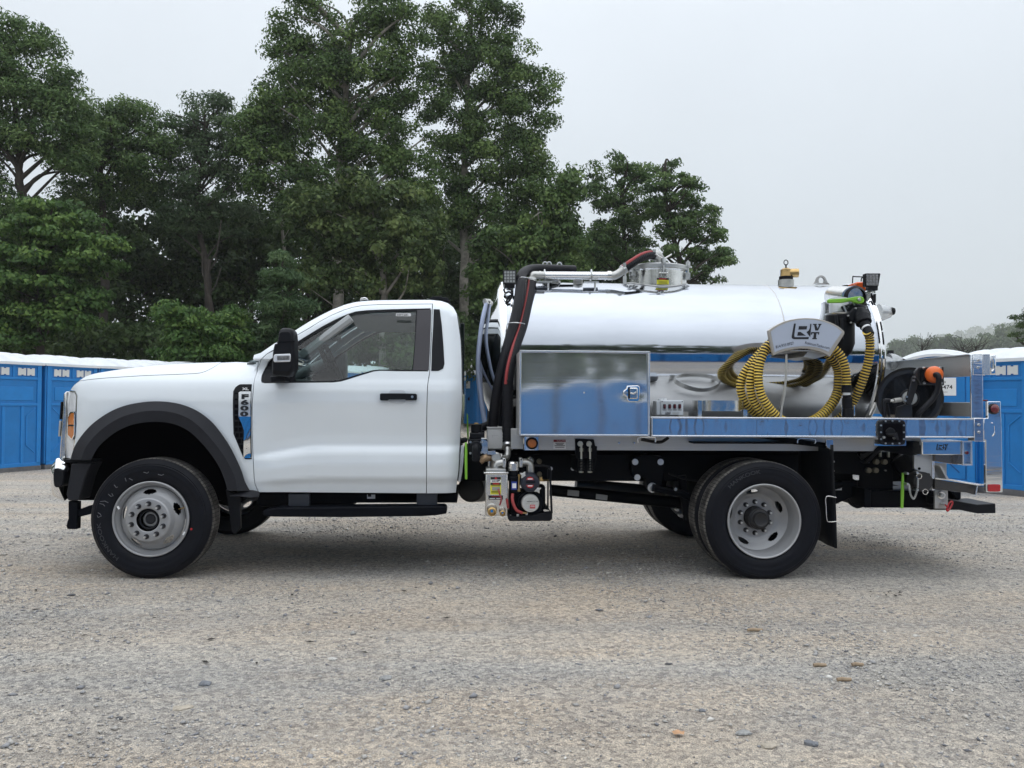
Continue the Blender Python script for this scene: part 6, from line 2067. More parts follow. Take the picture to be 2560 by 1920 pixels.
stk(4, 658, 1012, 714, 1096, Q + .008, M_BSTK, pb); stk(4, 666, 1030, 707, 1080, Q + .0065, M_WPL, pb)
mk('oil_neck', MB().cyl(P(4, 680, 900, Q + .09), P(4, 680, 970, Q + .09), .032, n=20), M_BLACK, pb)
mk('oil_cap', MB().lathe([(.0, .062), (.034, .062), (.042, .050), (.042, .0), (.034, -.004)], tuple(P(4, 680, 895, Q + .09)), 'Z', 16), M_STAIN, pb, smooth=30)
mk('sight_rod', MB().cyl(P(4, 738, 945, Q), P(4, 735, 1105, Q), .006, n=8).cyl(P(4, 738, 938, Q), P(4, 738, 955, Q), .011, n=8).cyl(P(4, 735, 1092, Q), P(4, 735, 1112, Q), .011, n=8), M_BRASS, pb)
fc = P(4, 851, 1022, Q - .01)
cov = mk('pump_cover', MB().lathe([(0, -.028), (PX(4, 60, Q), -.028), (PX(4, 88, Q), -.022), (PX(4, 100, Q), -.008), (PX(4, 103, Q), .03), (PX(4, 103, Q), .12)], tuple(fc), 'Y', 40), mat('cover_navy', (.018, .022, .035), rough=.4), truck, smooth=40)
mk('cover_bar', MB().pbox(4, 808, 1010, 905, 1022, Q - .043, Q - .03), M_FRAME, cov)
for y0, s in ((994, 1), (1047, -1)):
    seg = [(812, y0), (890, y0), (880, y0 - 22 * s), (851, y0 - 33 * s), (822, y0 - 22 * s)]
    mk('red_label', MB().prism(xz(PS(4, seg, Q - .04)), Q - .041, Q - .038), M_RSTK, cov)
    mk('label_band', MB().pbox(4, 828, y0 - (14 if s > 0 else -4), 876, y0 - (4 if s > 0 else -14), Q - .043, Q - .04), M_WPL, cov)
for (x, y) in ((781, 945), (930, 1098)):
    pts = []
    for i in range(16):
        t = 2 * math.pi * i / 16 + (.5 if x < 800 else 1.1)
        r = 43 if i % 4 == 0 else (20 if i % 4 == 2 else 27)
        pts.append((x + r * math.cos(t), y + r * math.sin(t)))
    mk('star_knob', MB().prism(xz(PS(4, pts, Q - .03)), Q - .03, Q - .01), mat('zinc_knob', (.6, .6, .58), rough=.4, metal=.6), truck, bevel=.003)
dc = P(4, 856, 1240, Q - .04)
disc = mk('silver_disc', MB().lathe([(0, 0), (PX(4, 84, Q), 0), (PX(4, 90, Q), .005), (PX(4, 92, Q), .06)], tuple(dc), 'Y', 48), mat('disc_print_silver', (.52, .52, .50), rough=.4, metal=.3), truck, smooth=40)
stk(4, 850, 1252, 903, 1290, Q - .0415, M_RSTK, disc)
stk(4, 815, 1255, 846, 1285, Q - .0412, M_ALUD, disc)
lettering('HD4 CCW', 4, 818, 1225, 15, Q - .0405, M_BLACK, disc, sx=1.15)
for (a, b, y) in ((830, 880, 1190), (808, 850, 1240), (835, 885, 1310), (862, 890, 1240)): stk(4, a, y, b, y + 4, Q - .0408, MATS['grey_print'], disc)
stk(4, 856, 1262, 898, 1266, Q - .043, M_WPL, disc); stk(4, 856, 1272, 898, 1276, Q - .043, M_WPL, disc)
mk('red_pipe', MB().tube(c3(4, [(670, 1140, Q), (668, 1200, Q - .02), (688, 1270, Q - .03), (720, 1315, Q - .03), (770, 1337, Q - .02)], 5), .011, 10), M_REDP, truck)
mk('pipe_end', MB().cyl(P(4, 765, 1336, Q - .02), P(4, 815, 1338, Q - .01), .007), M_BRASS, truck)
for (x, y) in ((643, 1366), (723, 1360), (815, 1344), (950, 1362)):
    mk('tray_bolt', MB().cyl(P(4, x, y + 12, Q + .02), P(4, x, y - 12, Q + .02), .010, n=8), M_STEEL, truck)
mk('side_fitting', MB().pbox(4, 950, 965, 978, 1010, Q - .01, Q + .03).cyl(P(4, 978, 998, Q), P(4, 1050, 998, Q + .1), .008), M_BRASS, truck)
mk('side_lever', MB().prism(xz(PS(4, [(985, 1305), (1000, 1300), (1045, 1306), (1048, 1318), (1000, 1322)], Q - .01)), Q - .01, Q + .01), M_STAIN, truck)
# elbows
def elbow(k, pts, r, m=None, nm='cast_elbow'):
    return mk(nm, MB().tube(c3(k, pts), r, 24), m or M_CAST, truck, smooth=60)
elbow(4, [(495, 895, .04), (500, 850, .04), (520, 825, .04), (570, 815, .04)], PX(4, 38, .04))
elbow(4, [(775, 815, .04), (820, 815, .04), (850, 845, .04), (855, 925, .04)], PX(4, 40, .04))
elbow(4, [(560, 770, .16), (600, 765, .18), (618, 735, .2), (622, 660, .22)], PX(4, 34, .2))
elbow(4, [(430, 765, .16), (500, 762, .16), (560, 762, .16)], PX(4, 42, .2))
elbow(4, [(500, 760, .16), (490, 830, .14), (480, 890, .12)], PX(4, 46, .2))
mk('valve_body', MB().cyl(P(4, 500, 762, .10), P(4, 500, 762, .22), PX(4, 55, .2), n=20), M_CAST, truck, bevel=.01)
elbow(4, [(330, 800, .12), (380, 770, .12), (440, 762, .14)], PX(4, 38, .12), M_BRONZE, 'bronze_union')
for x in (584, 759):
    mk('pipe_clamp', MB().pbox(4, x - 18, 770, x + 18, 868, .0, .12), M_STEEL, truck, bevel=.006)
    mk('clamp_screw', MB().pcyl(4, x, 785, 8, -.02, .0, 10), M_DARK, truck)
mk('hose_clamp', MB().cyl(P(4, 622, 625, .28), P(4, 622, 658, .26), .045, n=28).pbox(4, 655, 632, 672, 660, .22, .26), M_STEEL, truck, bevel=.002)
mk('gauge', MB().lathe([(0, 0), (PX(4, 30, .1), 0)], tuple(P(4, 857, 795, .10)), 'Y', 28), mat('gauge_face', (.25, .27, .28), rough=.3), truck)
mk('gauge_rim', MB().lathe([(PX(4, 28, .1), -.004), (PX(4, 36, .1), -.006), (PX(4, 38, .1), .03)], tuple(P(4, 857, 795, .10)), 'Y', 28), M_CHROME, truck)
mk('gauge_needle', MB().tube([P(4, 848, 805, .096), P(4, 866, 780, .096)], .0015, 5), M_WPL, truck)
mk('frame_plug', MB().pcyl(4, 947, 803, 28, .55, .58, 28), mat('plug_tan', (.22, .20, .15), rough=.6), truck, bevel=.006)
mk('frame_plug', MB().pcyl(4, 948, 935, 27, .55, .58, 28), MATS['plug_tan'], truck, bevel=.006)
# black valve beside the cab, green lever
vb = mk('transfer_valve', MB().prism(xz(PS(4, [(205, 575), (405, 572), (412, 590), (412, 715), (395, 730), (215, 730)], .14)), .14, .24).pcyl(4, 292, 655, 62, .06, .14, 32), M_BLACK, truck, bevel=.006)
mk('valve_spout', MB().tube(c3(4, [(292, 655, .06), (290, 670, .02), (290, 720, .02), (290, 790, .03)]), PX(4, 42, .03), 24), M_BLACK, vb, smooth=50)
mk('spout_ring', MB().cyl(P(4, 290, 762, .03), P(4, 290, 775, .03), PX(4, 46, .03), n=24), M_BLACK, vb)
for (x, y) in ((232, 602), (346, 602), (232, 718), (347, 712)):
    mk('valve_bolt', MB().pcyl(4, x, y, 12, .125, .145, 12), M_STEEL, vb)
mk('valve_plate', MB().prism(xz(PS(4, [(345, 565), (405, 590), (412, 600), (412, 720), (380, 728), (345, 705), (350, 640)], .138)), .132, .142), M_STAIN, truck)
mk('small_bracket', MB().prism(xz(PS(4, [(412, 695), (490, 690), (497, 722), (470, 733), (405, 728)], .12)), .1, .13), M_STAIN, truck)
mk('valve_top', MB().lathe([(PX(7, 10, .3), 0)], (0, 0, -9), 'Z', 4), M_BLACK, truck) if False else None
mk('float_valve', MB().lathe([(.055, -.10), (.055, -.04), (.035, -.03), (.042, .0), (.042, .05), (.02, .055)], tuple(P(4, 296, 492, .3)), 'Z', 20), M_BLACK, truck, smooth=40)
mk('valve_knob', MB().cyl(P(4, 294, 435, .3), P(4, 294, 402, .3), .017, n=12).box(P(4, 275, 410, .3).x, P(4, 315, 410, .3).x, .285, .315, P(4, 294, 425, .3).z, P(4, 294, 405, .3).z), M_BRASS, truck, bevel=.003)
mk('valve_clutter', MB().pbox(4, 225, 510, 380, 572, .2, .4).cyl(P(4, 330, 470, .4), P(4, 420, 420, .45), .03).cyl(P(4, 370, 400, .45), P(4, 385, 470, .45), .022).pbox(4, 330, 480, 380, 530, .35, .45), M_BLACK, truck, bevel=.008)
mk('steel_pin', MB().cyl(P(4, 310, 525, .25), P(4, 345, 520, .25), .009).cyl(P(4, 325, 505, .25), P(4, 330, 545, .25), .009), M_STEEL, truck)
mk('white_pipe', MB().tube(c3(4, [(345, 570, .2), (390, 572, .2), (405, 590, .2), (402, 620, .2)]), .008, 8), M_WPL, truck)
gb = Vector((0, 0, 0))
mk('valve_lever', MB().prism(xz(PS(4, [(176, 605), (195, 605), (202, 700), (202, 985), (190, 994), (176, 985), (172, 760)], .05)), .05, .07), M_GREEN, truck, bevel=.005)
mk('valve_lever', MB().prism(xz(PS(4, [(194, 300), (206, 320), (216, 520), (215, 590), (202, 590), (196, 500)], .5)), .5, .52), M_GREEN, truck, bevel=.004)
mk('cab_rear_bracket', MB().prism(xz(PS(4, [(135, 635), (165, 640), (165, 740), (150, 900), (128, 1018), (104, 1010), (118, 860)], .2)), .2, .22), M_WHITE, truck, bevel=.003)
mk('cab_mount', MB().prism(xz(PS(4, [(140, 570), (190, 565), (205, 600), (130, 625)], .25)), .25, .5), M_BLACK, truck, bevel=.01)
mk('hose_guard_pipe', MB().cyl(P(4, 430, 740, .3), P(4, 435, 900, .3), .02), M_STAIN, truck)
# exhaust muffler ring seen under the cab corner
mk('muffler', MB().cyl(P(4, 235, 1085, .9), P(4, 350, 1090, 1.5), .11, n=28), mat('muffler', (.05, .05, .052), rough=.5, metal=.6), truck, bevel=.02)

# ---- control panel and hoop on the deck
cp = mk('control_box', MB().pbox('c4', 440, 1025, 925, 1345, .03, .18).pbox('c4', 345, 1035, 440, 1345, .04, .16), mat('panel_paint', (.62, .66, .70), rough=.4), truck, bevel=.006)
for x in (527, 635, 743, 850):
    sw_ = mk('switch', MB().pbox('c4', x - 28, 1108, x + 28, 1205, .015, .03), M_BLACK, cp, bevel=.004)
    mk('switch_rocker', MB().pbox('c4', x - 12, 1120, x + 22, 1196, .008, .02), mat('rocker_red', (.10, .01, .02), rough=.3), cp, bevel=.003)
    mk('panel_print', MB().pbox('c4', x - 38, 1227, x + 38, 1238, .0285, .03), M_PRINT, cp)
for x in (472, 900): mk('panel_screw', MB().pcyl('c4', x, 1056, 11, .026, .03, 12), M_PRINT, cp)
mk('panel_print', MB().pbox('c4', 500, 1080, 705, 1086, .0285, .03).pbox('c4', 735, 1080, 860, 1086, .0285, .03).pbox('c4', 690, 1290, 840, 1298, .0285, .03).pbox('c4', 700, 1312, 820, 1318, .0285, .03), MATS['grey_print'], cp)
mk('panel_cap', MB().cyl(P('c4', 430, 1020, .1), P('c4', 430, 995, .1), .018, n=14).cyl(P('c4', 510, 1020, .1), P('c4', 510, 990, .1), .018, n=14), M_WPL, cp)


def logo(k, x, y, s, Y, m, parent, plate=True):
    """the maker's boxed R with V over T; x,y top-left pixel; s pixel size of one unit (total about 390 x 210 units)"""
    def pr(pts): return xz(PS(k, [(x + a * s, y + b * s) for a, b in pts], Y))
    t = .0012
    mb = MB()
    mb.prism(pr([(32, 0), (56, 0), (36, 150), (40, 178), (228, 178), (222, 206), (28, 206), (6, 196), (0, 178)]), Y - t, Y)
    mb.prism(pr([(96, 34), (206, 34), (198, 78), (90, 80)]), Y - t, Y)
    mb.prism(pr([(84, 112), (118, 110), (190, 160), (74, 160)]), Y - t, Y)
    mb.prism(pr([(246, 4), (262, 4), (246, 180), (196, 112), (226, 92), (240, 60)]), Y - t, Y)
    # V
    mb.prism(pr([(282, 4), (332, 4), (332, 18), (324, 18), (344, 66), (362, 18), (352, 18), (352, 4), (394, 4), (392, 18), (384, 18), (348, 92), (312, 92), (296, 18), (280, 18)]), Y - t, Y)
    # T
    mb.prism(pr([(258, 112), (366, 112), (362, 146), (350, 146), (350, 130), (328, 130), (322, 192), (334, 192), (332, 206), (270, 206), (272, 192), (286, 192), (294, 130), (272, 130), (268, 146), (256, 146)]), Y - t, Y)
    return mk('maker_logo', mb, m, parent, smooth=None)


logo('c4', 540, 1268, .30, .0285, M_PRINT, cp)
hx0, hx1 = P('c4', 1145, 1150, .23).x, P('c4', 2190, 1150, .23).x
hr = (hx1 - hx0) / 2
hz1, hz0 = P('c4', 1600, 1030, .06).z, P('c4', 1600, 1258, .06).z
hoop = mk('bucket_hoop', MB().lathe([(hr, hz0), (hr, hz1), (hr - .004, hz1), (hr - .004, hz0)], ((hx0 + hx1) / 2, .06 + hr, 0), 'Z', 72, closed=True), M_STAIN, truck)
mk('hoop_leg', MB().box(hx0 - .004, hx0 + .025, hr * .55, hr * .55 + .03, DZ, hz1 - .002), M_STAIN, hoop)
mk('hoop_leg', MB().box(hx1 - .03, hx1, hr * .7, hr * .7 + .03, DZ, hz0 + .01), M_STAIN, hoop)

# ---- plaque
PL = .02
arc_t = crom([(632, 245), (720, 185), (850, 122), (1000, 88), (1150, 78), (1300, 92), (1450, 135), (1560, 190), (1640, 255)], 4)
arc_b = crom([(1450, 590), (1350, 535), (1220, 495), (1080, 480), (930, 495), (800, 530), (700, 575)], 4)
rim_o = arc_t + [(1640, 290)] + arc_b + [(640, 300)]
plq = mk('plaque', MB().prism(xz(PS('c1', rim_o, PL)), PL, PL + .03), mat('plaque_rim', (.45, .42, .38), rough=.4, metal=.5), truck, bevel=.004)
fi = crom([(668, 258), (760, 195), (880, 142), (1010, 108), (1150, 98), (1300, 114), (1430, 152), (1530, 200), (1606, 262)], 4) + crom([(1428, 524), (1320, 478), (1210, 456), (1080, 450), (930, 465), (820, 490), (722, 528)], 4)
mk('plaque_face', MB().prism(xz(PS('c1', fi, PL - .003)), PL - .003, PL + .002), M_PLAQ, plq)
logo('c1', 942, 152, 1.0, PL - .0035, M_PRINT, plq)


def arc_text(body, k, x0, y0, x1, y1, h, Y, m, parent, sag=0.):
    me = text_mesh(body, 1 / .70, .0006, .012)
    xs = [v.co.x for v in me.vertices]
    a, w = min(xs), max(xs) - min(xs)
    for v in me.vertices:
        t = (v.co.x - a) / w
        sc = h
        p = P(k, x0 + (x1 - x0) * t + (y1 - y0) / (x1 - x0) * v.co.y * sc, y0 + (y1 - y0) * t - sag * 4 * t * (1 - t) - v.co.y * sc, Y - v.co.z)
        v.co = p
    return obj('lettering', me, m, parent, smooth=None)


M_GPR = mat('plaque_grey_print', (.03, .035, .05), rough=.5)
arc_text('814.933.0927', 'c1', 738, 480, 975, 425, 36, PL - .0035, M_GPR, plq)
arc_text('RobinsonTanks.com', 'c1', 1118, 418, 1440, 490, 34, PL - .0035, M_GPR, plq)
mk('plaque_arm', MB().box(P('c1', 850, 580, .2).x, P('c1', 1300, 580, .2).x, PL + .03, .55, P('c1', 1000, 520, .1).z, P('c1', 1000, 505, .1).z), M_ALUD, plq)
mk('plaque_bracket', MB().prism(xz(PS('c1', [(1030, 600), (1090, 530), (1330, 535), (1330, 580), (1180, 625)], .2)), .1, .45), M_ALUD, plq)
mk('clear_strap', MB().tube(c3('c1', [(872, 560, PL + .02), (872, 700, PL + .02), (865, 900, PL + .03), (845, 1100, PL + .04), (815, 1250, PL + .05), (800, 1400, PL + .05)]), .0085, 8), mat('strap_grey', (.42, .42, .40), rough=.3), plq)

# ---- yellow hose (hangs on the hanger arm)
hp = [(1935, 255, .06), (1968, 330, .06), (1975, 480, .05), (1955, 640, .04), (1905, 820, .03), (1840, 1000, .03), (1765, 1160, .04), (1680, 1290, .06),
      (1540, 1420, .10), (1340, 1500, .13), (1080, 1530, .14), (800, 1500, .14), (560, 1400, .13), (380, 1260, .12), (290, 1100, .11), (272, 940, .10), (330, 790, .09), (430, 650, .08), (560, 510, .07), (680, 400, .06),
      (860, 400, .06), (1080, 455, .07), (1320, 500, .08), (1480, 590, .10), (1580, 720, .11), (1590, 880, .12), (1565, 1050, .12), (1480, 1220, .12), (1350, 1370, .11),
      (1200, 1470, .10), (980, 1500, .09), (760, 1460, .07), (570, 1340, .05), (455, 1190, .04), (405, 1040, .03), (402, 880, .02), (445, 730, .02), (540, 580, .02), (650, 460, .0), (860, 420, .0), (1100, 440, .02), (1330, 500, .04), (1460, 600, .05),
      (1540, 740, .07), (1555, 900, .07), (1530, 1080, .07), (1440, 1240, .06), (1310, 1370, .04), (1150, 1450, .02), (980, 1470, .0), (800, 1410, -.02), (640, 1250, -.03), (545, 1090, -.035), (508, 920, -.035), (515, 740, -.035), (555, 590, -.035), (640, 440, -.02),
      (860, 380, -.01), (1100, 390, 0), (1330, 420, .0), (1480, 470, -.02), (1590, 580, -.03), (1645, 720, -.035), (1662, 860, -.035), (1664, 975, -.035)]
hc = [Vector(q) for q in crom([tuple(P('c1', a, b, Y + .15 * min(1, i / 6))) for i, (a, b, Y) in enumerate(hp)], 14)]
d = [0]
for a, b in zip(hc, hc[1:]): d.append(d[-1] + (b - a).length)
PER = .0215
N = int(d[-1] / (PER / 4))
ts = np.linspace(0, d[-1], N)
arr = np.array([tuple(q) for q in hc])
pp = np.stack([np.interp(ts, d, arr[:, i]) for i in range(3)], 1)
HR = .031
hose = MB().tube(pp, HR, 16, rfun=lambda i: HR + (.0026 if i % 4 in (0, 1) else -.0030), mfun=lambda i: 1 if i % 4 in (2, 3) else 0)
yh = mk('suction_hose', hose, [M_YEL, M_HVAL], None, smooth=35)
tag(yh, 'yellow and black ribbed suction hose coiled in loops behind the fan-shaped plaque', 'hose')
mk('hose_cuff', MB().cyl(P('c1', 1664, 960, .115), P('c1', 1664, 1060, .115), .035, n=24), M_BLACK, yh, bevel=.004)
mk('cuff_band', MB().cyl(P('c1', 1668, 1062, .115), P('c1', 1668, 1095, .115), .0265, n=24), M_WPL, yh)
mk('hose_coupling', MB().cyl(P('c1', 1670, 1092, .115), P('c1', 1672, 1130, .115), .03, n=24).cyl(P('c1', 1672, 1130, .115), P('c1', 1678, 1270, .115), .036, .037, n=24).cyl(P('c1', 1678, 1270, .115), P('c1', 1684, 1420, .115), .037, .042, n=24), M_BLACK, yh, bevel=.004)
for x in (1608, 1768): mk('cam_lever', MB().prism(xz(PS('c1', [(x - 10, 1230), (x + 8, 1230), (x + 8, 1370), (x - 12, 1370)], .12)), .115, .13), M_STAIN, yh, bevel=.002)
a = P('c5', 1010, 1400, .06); b = P('c5', 1060, 1500, .06)
mk('hose_cuff', MB().cyl(P('c5', 985, 1400, .09), P('c5', 1050, 1540, .06), .036, n=24), M_BLACK, yh, bevel=.004)
mk('cuff_band', MB().cyl(P('c5', 965, 1370, .10), P('c5', 985, 1400, .09), .033, n=24), M_WPL, yh)
# upper valve with green handle
uv = mk('suction_valve', MB().prism(xz(PS('c5', [(425, 875), (700, 790), (970, 865), (1075, 1070), (1010, 1140), (830, 1230), (600, 1270), (520, 1075)], .22)), .22, .34), M_BLACK, truck, bevel=.01)
mk('valve_flange', MB().prism(xz(PS('c5', [(512, 1080), (690, 920), (980, 880), (1070, 1070), (1000, 1140), (720, 1250), (590, 1265)], .18)), .16, .22), M_BLACK, uv, bevel=.008)
mk('valve_neck', MB().cyl(P('c5', 830, 1050, .20), P('c5', 890, 1180, .15), .062, n=28).cyl(P('c5', 870, 1130, .16), P('c5', 920, 1270, .13), .058, n=28).cyl(P('c5', 915, 1260, .13), P('c5', 965, 1370, .11), .04, n=24), M_BLACK, uv, bevel=.004)
for (x, y) in ((740, 925), (985, 925), (565, 1095), (625, 1255), (1040, 1080)): mk('valve_bolt', MB().pcyl('c5', x, y, 20, .15, .165, 10), M_CAST, uv)
mk('valve_strip', MB().prism(xz(PS('c5', [(440, 875), (470, 870), (530, 1020), (510, 1045)], .21)), .205, .215).prism(xz(PS('c5', [(655, 795), (680, 800), (715, 855), (690, 865)], .21)), .205, .215), M_STEEL, uv)
lettering('2 1/2', 'c5', 530, 945, 34, .2185, M_STEEL, uv, sx=.8, ang=math.radians(38))
mk('valve_stem_pipe', MB().cyl(P('c5', 650, 700, .32), Vector(P('c5', 650, 700, .32)) + Vector((0, .30, .05)), .09, n=32), M_STAIN, truck)
mk('valve_body_cap', MB().lathe([(.07, -.05), (.09, -.03), (.092, .02), (.08, .04), (0, .04)], tuple(P('c5', 690, 690, .34)), 'Y', 28), M_BLACK, truck, smooth=40)
hdl = [(90, 760), (105, 722), (130, 712), (440, 700), (560, 690), (680, 668), (740, 655), (860, 650), (915, 680), (935, 730), (925, 780), (890, 812), (800, 820), (720, 790), (620, 765), (440, 800), (130, 806), (95, 790)]
gh = mk('green_handle', MB().prism(xz(PS('c5', hdl, .13)), .13, .16), M_GREEN, truck, bevel=.006)
mk('handle_bolt', MB().pcyl('c5', 822, 722, 40, .115, .13, 20), M_STEEL, gh, bevel=.003)
mk('handle_ridge', MB().prism(xz(PS('c5', [(480, 735), (640, 722), (760, 700), (770, 740), (700, 735), (560, 745)], .125)), .125, .13), M_GREEN, gh, bevel=.003)
# secondary trap behind the plaque
tp = mk('moisture_trap', MB().lathe([(.0, .0), (.10, 0), (.112, -.01), (.112, -.05), (.10, -.06), (.10, -.22), (.08, -.28), (.03, -.34)], tuple(P('c1', 1590, 40, .30)), 'Z', 32), M_BLACK, truck, smooth=40)
mk('trap_rim', MB().lathe([(.112, .0), (.115, .01), (.10, .014)], tuple(P('c1', 1590, 40, .30)), 'Z', 32), M_STEEL, tp)
mk('trap_bowl', MB().cyl(P('c1', 1570, 30, .32), P('c1', 1570, -160, .34), .075, n=28), M_SIGHT, tp)
mk('trap_rib', MB().cyl(P('c1', 1530, 40, .19), P('c1', 1560, 400, .22), .012).cyl(P('c1', 1600, 80, .19), P('c1', 1610, 360, .2), .012), M_FLARE, tp)
mk('trap_tail', MB().cyl(P('c1', 1600, 330, .28), P('c1', 1560, 560, .26), .05, .04, n=20), M_BLACK, tp)

# rear head sight glasses
for (x, y) in ((1215, 410), (1290, 770)):
    mk('rear_valve', MB().lathe([(.07, -.02), (.07, .02), (.045, .08), (.02, .10)], tuple(P(6, x - 45, y, .95)), 'X', 20), M_SIGHT, truck, smooth=40)
    mk('rear_valve_stem', MB().cyl(P(6, x - 20, y, .93), P(6, x + 35, y - (6 if y < 500 else -2), .93), .014), M_ALUD, truck)
    q = P(6, x + 38, y - (8 if y < 500 else -3), .93)
    mk('valve_knob', MB().lathe([(0, .018), (.03, .015), (.034, 0), (.03, -.015), (0, -.018)], tuple(q), 'X', 8), M_BLACK, truck, smooth=20)

# ---- hose reel
rc = P(8, 690, 560, .35)
RR = (P(8, 690, 300, .3).z - P(8, 690, 560, .3).z) * 1.05
reel = mk('hose_reel', MB().lathe([(.0, -.006), (RR * .25, -.012), (RR * .3, 0), (RR * .92, 0), (RR, -.012), (RR, .004), (RR * .3, .012)], (rc.x, .22, rc.z), 'Y', 56), mat('reel_black', (.022, .022, .024), rough=.3, coat=.3), truck, smooth=30)
reel.rotation_euler = (0, 0, 0)
rm = reel.data
piv = Matrix.Translation((rc.x, .22, rc.z))
rotr = Matrix.Rotation(math.radians(-26), 4, 'Z')
def rr_(o): o.data.transform(piv @ rotr @ piv.inverted())
rr_(reel)
o = mk('reel_flange', MB().lathe([(RR * .2, 0), (RR * .95, 0), (RR, -.012), (RR, .006)], (rc.x, .22 + .26, rc.z), 'Y', 56), MATS['reel_black'], reel); rr_(o)
for i in range(6):
    o = mk('reel_hose_turn', MB().tube([Vector((rc.x + (RR * .86) * math.cos(t), .262 + .036 * i, rc.z + RR * .86 * math.sin(t))) for t in np.linspace(0, 2 * math.pi, 48)], .0195, 10, caps=False), M_HOSE, reel, smooth=60); rr_(o)
o = mk('reel_drum', MB().cyl((rc.x, .22, rc.z), (rc.x, .48, rc.z), RR * .8, n=40), M_BLACK, reel); rr_(o)
o = mk('reel_hub', MB().lathe([(0, -.06), (.03, -.06), (.032, -.03), (.05, -.028), (.055, 0)], (rc.x, .21, rc.z), 'Y', 24), M_CAST, reel, smooth=40); rr_(o)
mk('reel_inlet', MB().cyl(P(8, 690, 575, .12), P(8, 625, 583, .10), .018, n=12).cyl(P(8, 625, 583, .10), P(8, 590, 585, .10), .010, n=12), M_CAST, reel)
mk('reel_inlet_tube', MB().tube(c3(8, [(592, 583, .1), (560, 580, .1), (540, 595, .1), (538, 640, .1), (545, 730, .1)]), .016, 12), M_HOSE, reel, smooth=60)
mk('reel_inlet_tube', MB().tube(c3(8, [(600, 590, .14), (575, 600, .14), (578, 650, .14), (590, 730, .14)]), .009, 10), M_HOSE, reel, smooth=60)
mk('reel_stand', MB().prism(xz(PS(8, [(652, 640), (780, 600), (790, 640), (792, 740), (640, 740)], .16)), .15, .17), MATS['reel_black'], reel, bevel=.003)
mk('reel_tag', MB().pbox(8, 652, 655, 718, 690, .145, .15), mat('tag_tan', (.22, .19, .15), rough=.5), reel)
mk('reel_arm', MB().prism(xz(PS(8, [(735, 590), (790, 370), (830, 345), (858, 375), (850, 410), (790, 600), (770, 625), (745, 622)], .13)), .12, .14), MATS['reel_black'], reel, bevel=.003)
for (x, y) in ((822, 368), (812, 400), (748, 548), (735, 585)): mk('arm_bolt', MB().pcyl(8, x, y, 10, .108, .12, 10), M_STEEL, reel)
gp = mk('hose_guide_plate', MB().prism(xz(PS(8, [(855, 280), (1080, 278), (1085, 445), (868, 440), (820, 345), (825, 320)], .10)), .10, .13), MATS['reel_black'], reel, bevel=.004)
mk('guide_frame', MB().pbox(8, 895, 300, 920, 410, .06, .10).pbox(8, 920, 290, 1040, 305, .06, .10).pbox(8, 930, 405, 1040, 420, .06, .10), M_BLACK, reel)
for (x, y) in ((903, 290), (1050, 290), (908, 422), (1058, 425)): mk('plate_bolt', MB().pcyl(8, x, y, 13, .088, .10, 12), M_STEEL, reel, bevel=.002)
bc = P(8, 992, 348, .04)
mk('hose_ball', MB().lathe([(.001, -.055), (.03, -.052), (.052, -.036), (.062, -.01), (.062, .012), (.052, .036), (.02, .055)], tuple(bc), 'Y', 32), M_ORANGE, reel, smooth=70)
for o in [reel.children[-1]]: o.data.transform(Matrix.Translation(bc) @ Matrix.Diagonal((1.32, 1.2, 1.18, 1)) @ Matrix.Translation(-bc))
mk('reel_hose_end', MB().tube(c3(8, [(1000, 352, -.02), (1022, 352, -.04), (1036, 390, -.05), (1025, 470, -.04), (985, 560, -.03), (900, 650, -.02), (855, 700, 0), (838, 760, .02)]), .020, 14), M_HOSE, reel, smooth=70)
# ---- rear frame, lamps, bumper (zoom 8)
RY0 = -.13
px0, px1 = P(8, 1325, 400, RY0).x, P(8, 1436, 400, RY0).x
post = mk('rear_post', MB().pbox(8, 1325, 165, 1435, 742, RY0, RY0 + .016), M_ALU, truck, bevel=.004)
mk('rear_post', MB().box(px0, px1, 2 * YC + .06, 2 * YC + .13, P(8, 1380, 742, RY0).z, P(8, 1380, 165, RY0).z), M_ALU, truck, bevel=.004)
mk('post_plate', MB().pbox(8, 1345, 160, 1430, 352, RY0 - .008, RY0), M_ALU, post, bevel=.003)
mk('post_bracket', MB().pbox(8, 1432, 162, 1497, 350, RY0 - .004, RY0 + .004), M_TRIM, post, bevel=.002)
mk('post_bracket', MB().pbox(8, 1497, 165, 1556, 350, RY0 + .03, RY0 + .06), M_ALU, post, bevel=.01)
mk('plate_slot', MB().tube(c3(8, [(1525, 200, RY0 + .022), (1536, 240, RY0 + .022), (1532, 290, RY0 + .022), (1516, 318, RY0 + .022)]), .005, 6), M_CHROME, post)
for (x, y) in ((1397, 217), (1395, 284)): mk('plate_bolt', MB().pcyl(8, x, y, 12, RY0 - .016, RY0 - .008, 14), M_STEEL, post, bevel=.002)
zb1, zb0 = P(8, 1325, 165, RY0).z, P(8, 1325, 360, RY0).z
mk('upper_cross_beam', MB().box(px0 + .005, px0 + .05, RY0 + .016, 2 * YC + .06, zb0, zb1 - .004), M_ALUD, truck, bevel=.003)
mk('beam_lip', MB().box(px0 - .015, px0 + .055, RY0 + .016, 2 * YC + .06, zb1 - .004, zb1 + .002), M_TRIM, truck)
zc1, zc0 = P(8, 1325, 598, RY0).z, P(8, 1325, 728, RY0).z
mk('lower_cross_beam', MB().box(px0 + .005, px0 + .05, RY0 + .016, 2 * YC + .06, zc0, zc1), M_ALUD, truck, bevel=.003)
